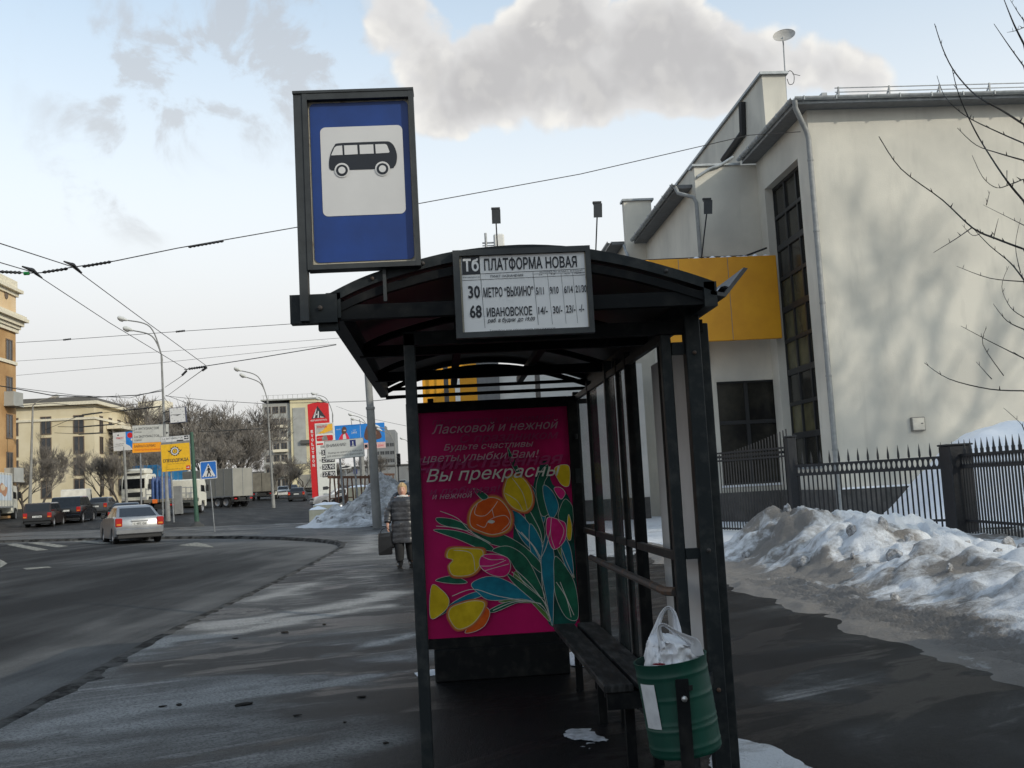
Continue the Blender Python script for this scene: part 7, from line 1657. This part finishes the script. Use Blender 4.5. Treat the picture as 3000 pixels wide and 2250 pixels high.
    e.build('eyes', m_eye, o); e = MB(); e.tube([(-.024,-.094,1.474),(-.01,-.104,1.477),(0,-.106,1.475),(.01,-.104,1.477),(.024,-.094,1.474)], [.002,.006,.006,.006,.002], 6); e.build('lips', m_lip, o)
    for s in (-1, 1):
        e = MB(); e.tube([(s*.074,.0,1.50),(s*.083,.005,1.52),(s*.084,.01,1.545),(s*.076,.005,1.56)], [.008,.012,.012,.006], 6); e.build('ear', m_skin, o)
        e = MB(); e.tube([(s*.046,-.089,1.566),(s*.03,-.101,1.571),(s*.014,-.104,1.568)], [.002,.004,.003], 5); e.build('brow', m_hair, o)
    # hair: short blond cut with a fringe
    hr = MB(); rings = []
    for (z, rx, ry, yc, cut) in ((1.47,.080,.085,.025,.25),(1.51,.088,.097,.018,.2),(1.55,.092,.103,.016,.15),(1.583,.092,.104,.012,.1),(1.60,.090,.104,.006,-.6),(1.62,.084,.100,.004,-1),(1.65,.064,.078,.004,-1),(1.675,.035,.045,.004,-1),(1.683,.008,.01,.004,-1)):
        r = []
        for j in range(28):
            t = 2*pi*j/28; f = max(0., -sin(t)); k = 1.0
            if cut > -.5: k = 1-.30*(f**2.5)*(1 if cut > 0 else .3)
            wv = 1+.035*sin(t*9+z*40); r.append((rx*cos(t)*wv*(1 if k == 1 else 1), yc+ry*sin(t)*k*wv, z+.006*sin(t*7)))
        rings.append(r)
    hr.loft(rings); hr.build('hair', m_hair, o, smooth=True)
    # quilted coat to the knee, flaring, with horizontal quilting folds
    ct = MB(); rings = []; n = 36
    zs = [.50+.0167*i for i in range(55)]
    for i, z in enumerate(zs):
        if z < .86: rx, ry = .250-.015*(z-.5)/.36, .165
        elif z < 1.12: rx, ry = .235-.005*(z-.86)/.26, .165
        elif z < 1.32: rx, ry = .230+.012*(z-1.12)/.2, .162
        else: q = min(1, (z-1.32)/.11); rx, ry = .242-(.242-.085)*q**1.4, .162-(.162-.085)*q
        quilt = .006*abs(sin(pi*(z-.5)/.10))**.6
        if abs(z-.93) < .02: quilt = -.006
        r = []
        for j in range(n):
            t = 2*pi*j/n; c, s_ = cos(t), sin(t); nx = abs(c)**.82*(1 if c > 0 else -1); ny = abs(s_)**.82*(1 if s_ > 0 else -1)
            w = .013*noise.noise(Vector((c*3, s_*3, z*9)))+.006*noise.noise(Vector((c*8, s_*8, z*20)))+(.012*sin(5*t+1) if z < .8 else 0)*(.86-z)/.36
            split = -.018*exp(-((t-1.5*pi)/.06)**2)
            r.append(((rx+quilt+w)*nx, (ry+quilt+w+split)*ny+.005, z))
        rings.append(r)
    ct.loft(rings)
    for s, a, b_, c in ((-1,'shL','elL','wrL'),(1,'shR','elR','wrR')):
        p0, p1, p2 = Vector(J[a][:3]), Vector(J[b_][:3]), Vector(J[c][:3])+Vector((0,0,.03)); P0 = p0+Vector((-s*.05,0,.02)); pts = []; rs = []
        for i in range(33):
            t = i/32; q = P0.lerp(p1, min(1, t*2)) if t < .5 else p1.lerp(p2, (t-.5)*2); pts.append(q); rs.append((.096-.030*t)*(1+.13*abs(sin(pi*t*6.5))) if t < .97 else .048)
        ct.tube(pts, rs, 14)
    ct.build('coat', m_coat, o, smooth=True)
    hd2 = MB(); hd2.tube(smooth_pts([(-.15,.02,1.37),(-.16,.10,1.42),(-.08,.17,1.46),(.08,.17,1.46),(.16,.10,1.42),(.15,.02,1.37),(.1,-.06,1.34)], 5), .05, 10); hd2.build('hood', m_coat, o, smooth=True)
    sc_ = MB(); sc_.tube([(.09*cos(t), -.005+.085*sin(t), 1.405+.012*sin(3*t)) for t in [2*pi*i/20 for i in range(21)]], .026, 8); sc_.build('scarf', m_scarf, o, smooth=True)
    tr = MB(); 
    for L_ in ('L','R'): tr.tube([J['hip'+L_][:3], J['knee'+L_][:3], tuple(Vector(J['knee'+L_][:3]).lerp(Vector(J['ank'+L_][:3]), .8))], [.12,.100,.082], 12)
    tr.build('trousers', m_trous, o, smooth=True)
    for L_ in ('L','R'):
        b_ = MB(); a = Vector(J['ank'+L_][:3]); t = Vector(J['toe'+L_][:3]); kn = Vector(J['knee'+L_][:3]); b_.tube([a.lerp(kn, .75), a.lerp(kn, .35), a+Vector((0,.01,.0)), t+Vector((0,.04,.01)), t+Vector((0,-.03,-.0))], [.084,.074,.064,.054,.034], 12); b_.bbox(a.x-.045, a.x+.045, t.y-.05, a.y+.06, max(0,t.z-.045), max(.018,t.z-.03), .005); b_.build('boot', m_boot, o, smooth=40)
    # bags
    wl = Vector(J['wrL'][:3]); sb = thing('shopping_bag', 'black shopping bag hanging from the woman\'s hand', 'bag', root_loc+Vector((wl.x-.06, wl.y, .36)))
    mb = MB(); mb.loft([[(-.16*k_+.01*sin(z*23),-.06*k_,z),(.16*k_+.01*sin(z*17),-.06*k_-.015*sin(z*9),z),(.175*k_,0,z),(.16*k_,.06*k_,z),(-.16*k_,.06*k_,z),(-.175*k_,0,z)] for k_, z in ((.70,-.08),(.78,-.05),(.80,.1),(.76,.28),(.72,.35))]); mb.build('body', m_boot, sb)
    for y in (-.04, .04): mb = MB(); mb.tube(smooth_pts([(-.10,y,.34),(-.05,y*.8,.42),(.05,y*.4,.455),(.09,y*.6,.42),(.12,y,.34)], 5), .008, 6); mb.build('handle', m_boot, sb)
    hb = thing('shoulder_bag', 'black leather shoulder bag strapped over the woman\'s coat', 'bag', root_loc+Vector((-.30,.08,.40)))
    mb = MB(); mb.bbox(.02,.12,-.16,.14,.0,.34,.03); mb.build('body', m_boot, hb, smooth=40); mb = MB(); mb.tube([(.09,-.06,.33),(.14,-.13,.72),(.16,-.155,.88),(.20,-.07,1.03),(.2,.05,1.03),(.14,.12,.8),(.08,.1,.33)], .011, 6); mb.build('strap', m_boot, hb)
person()
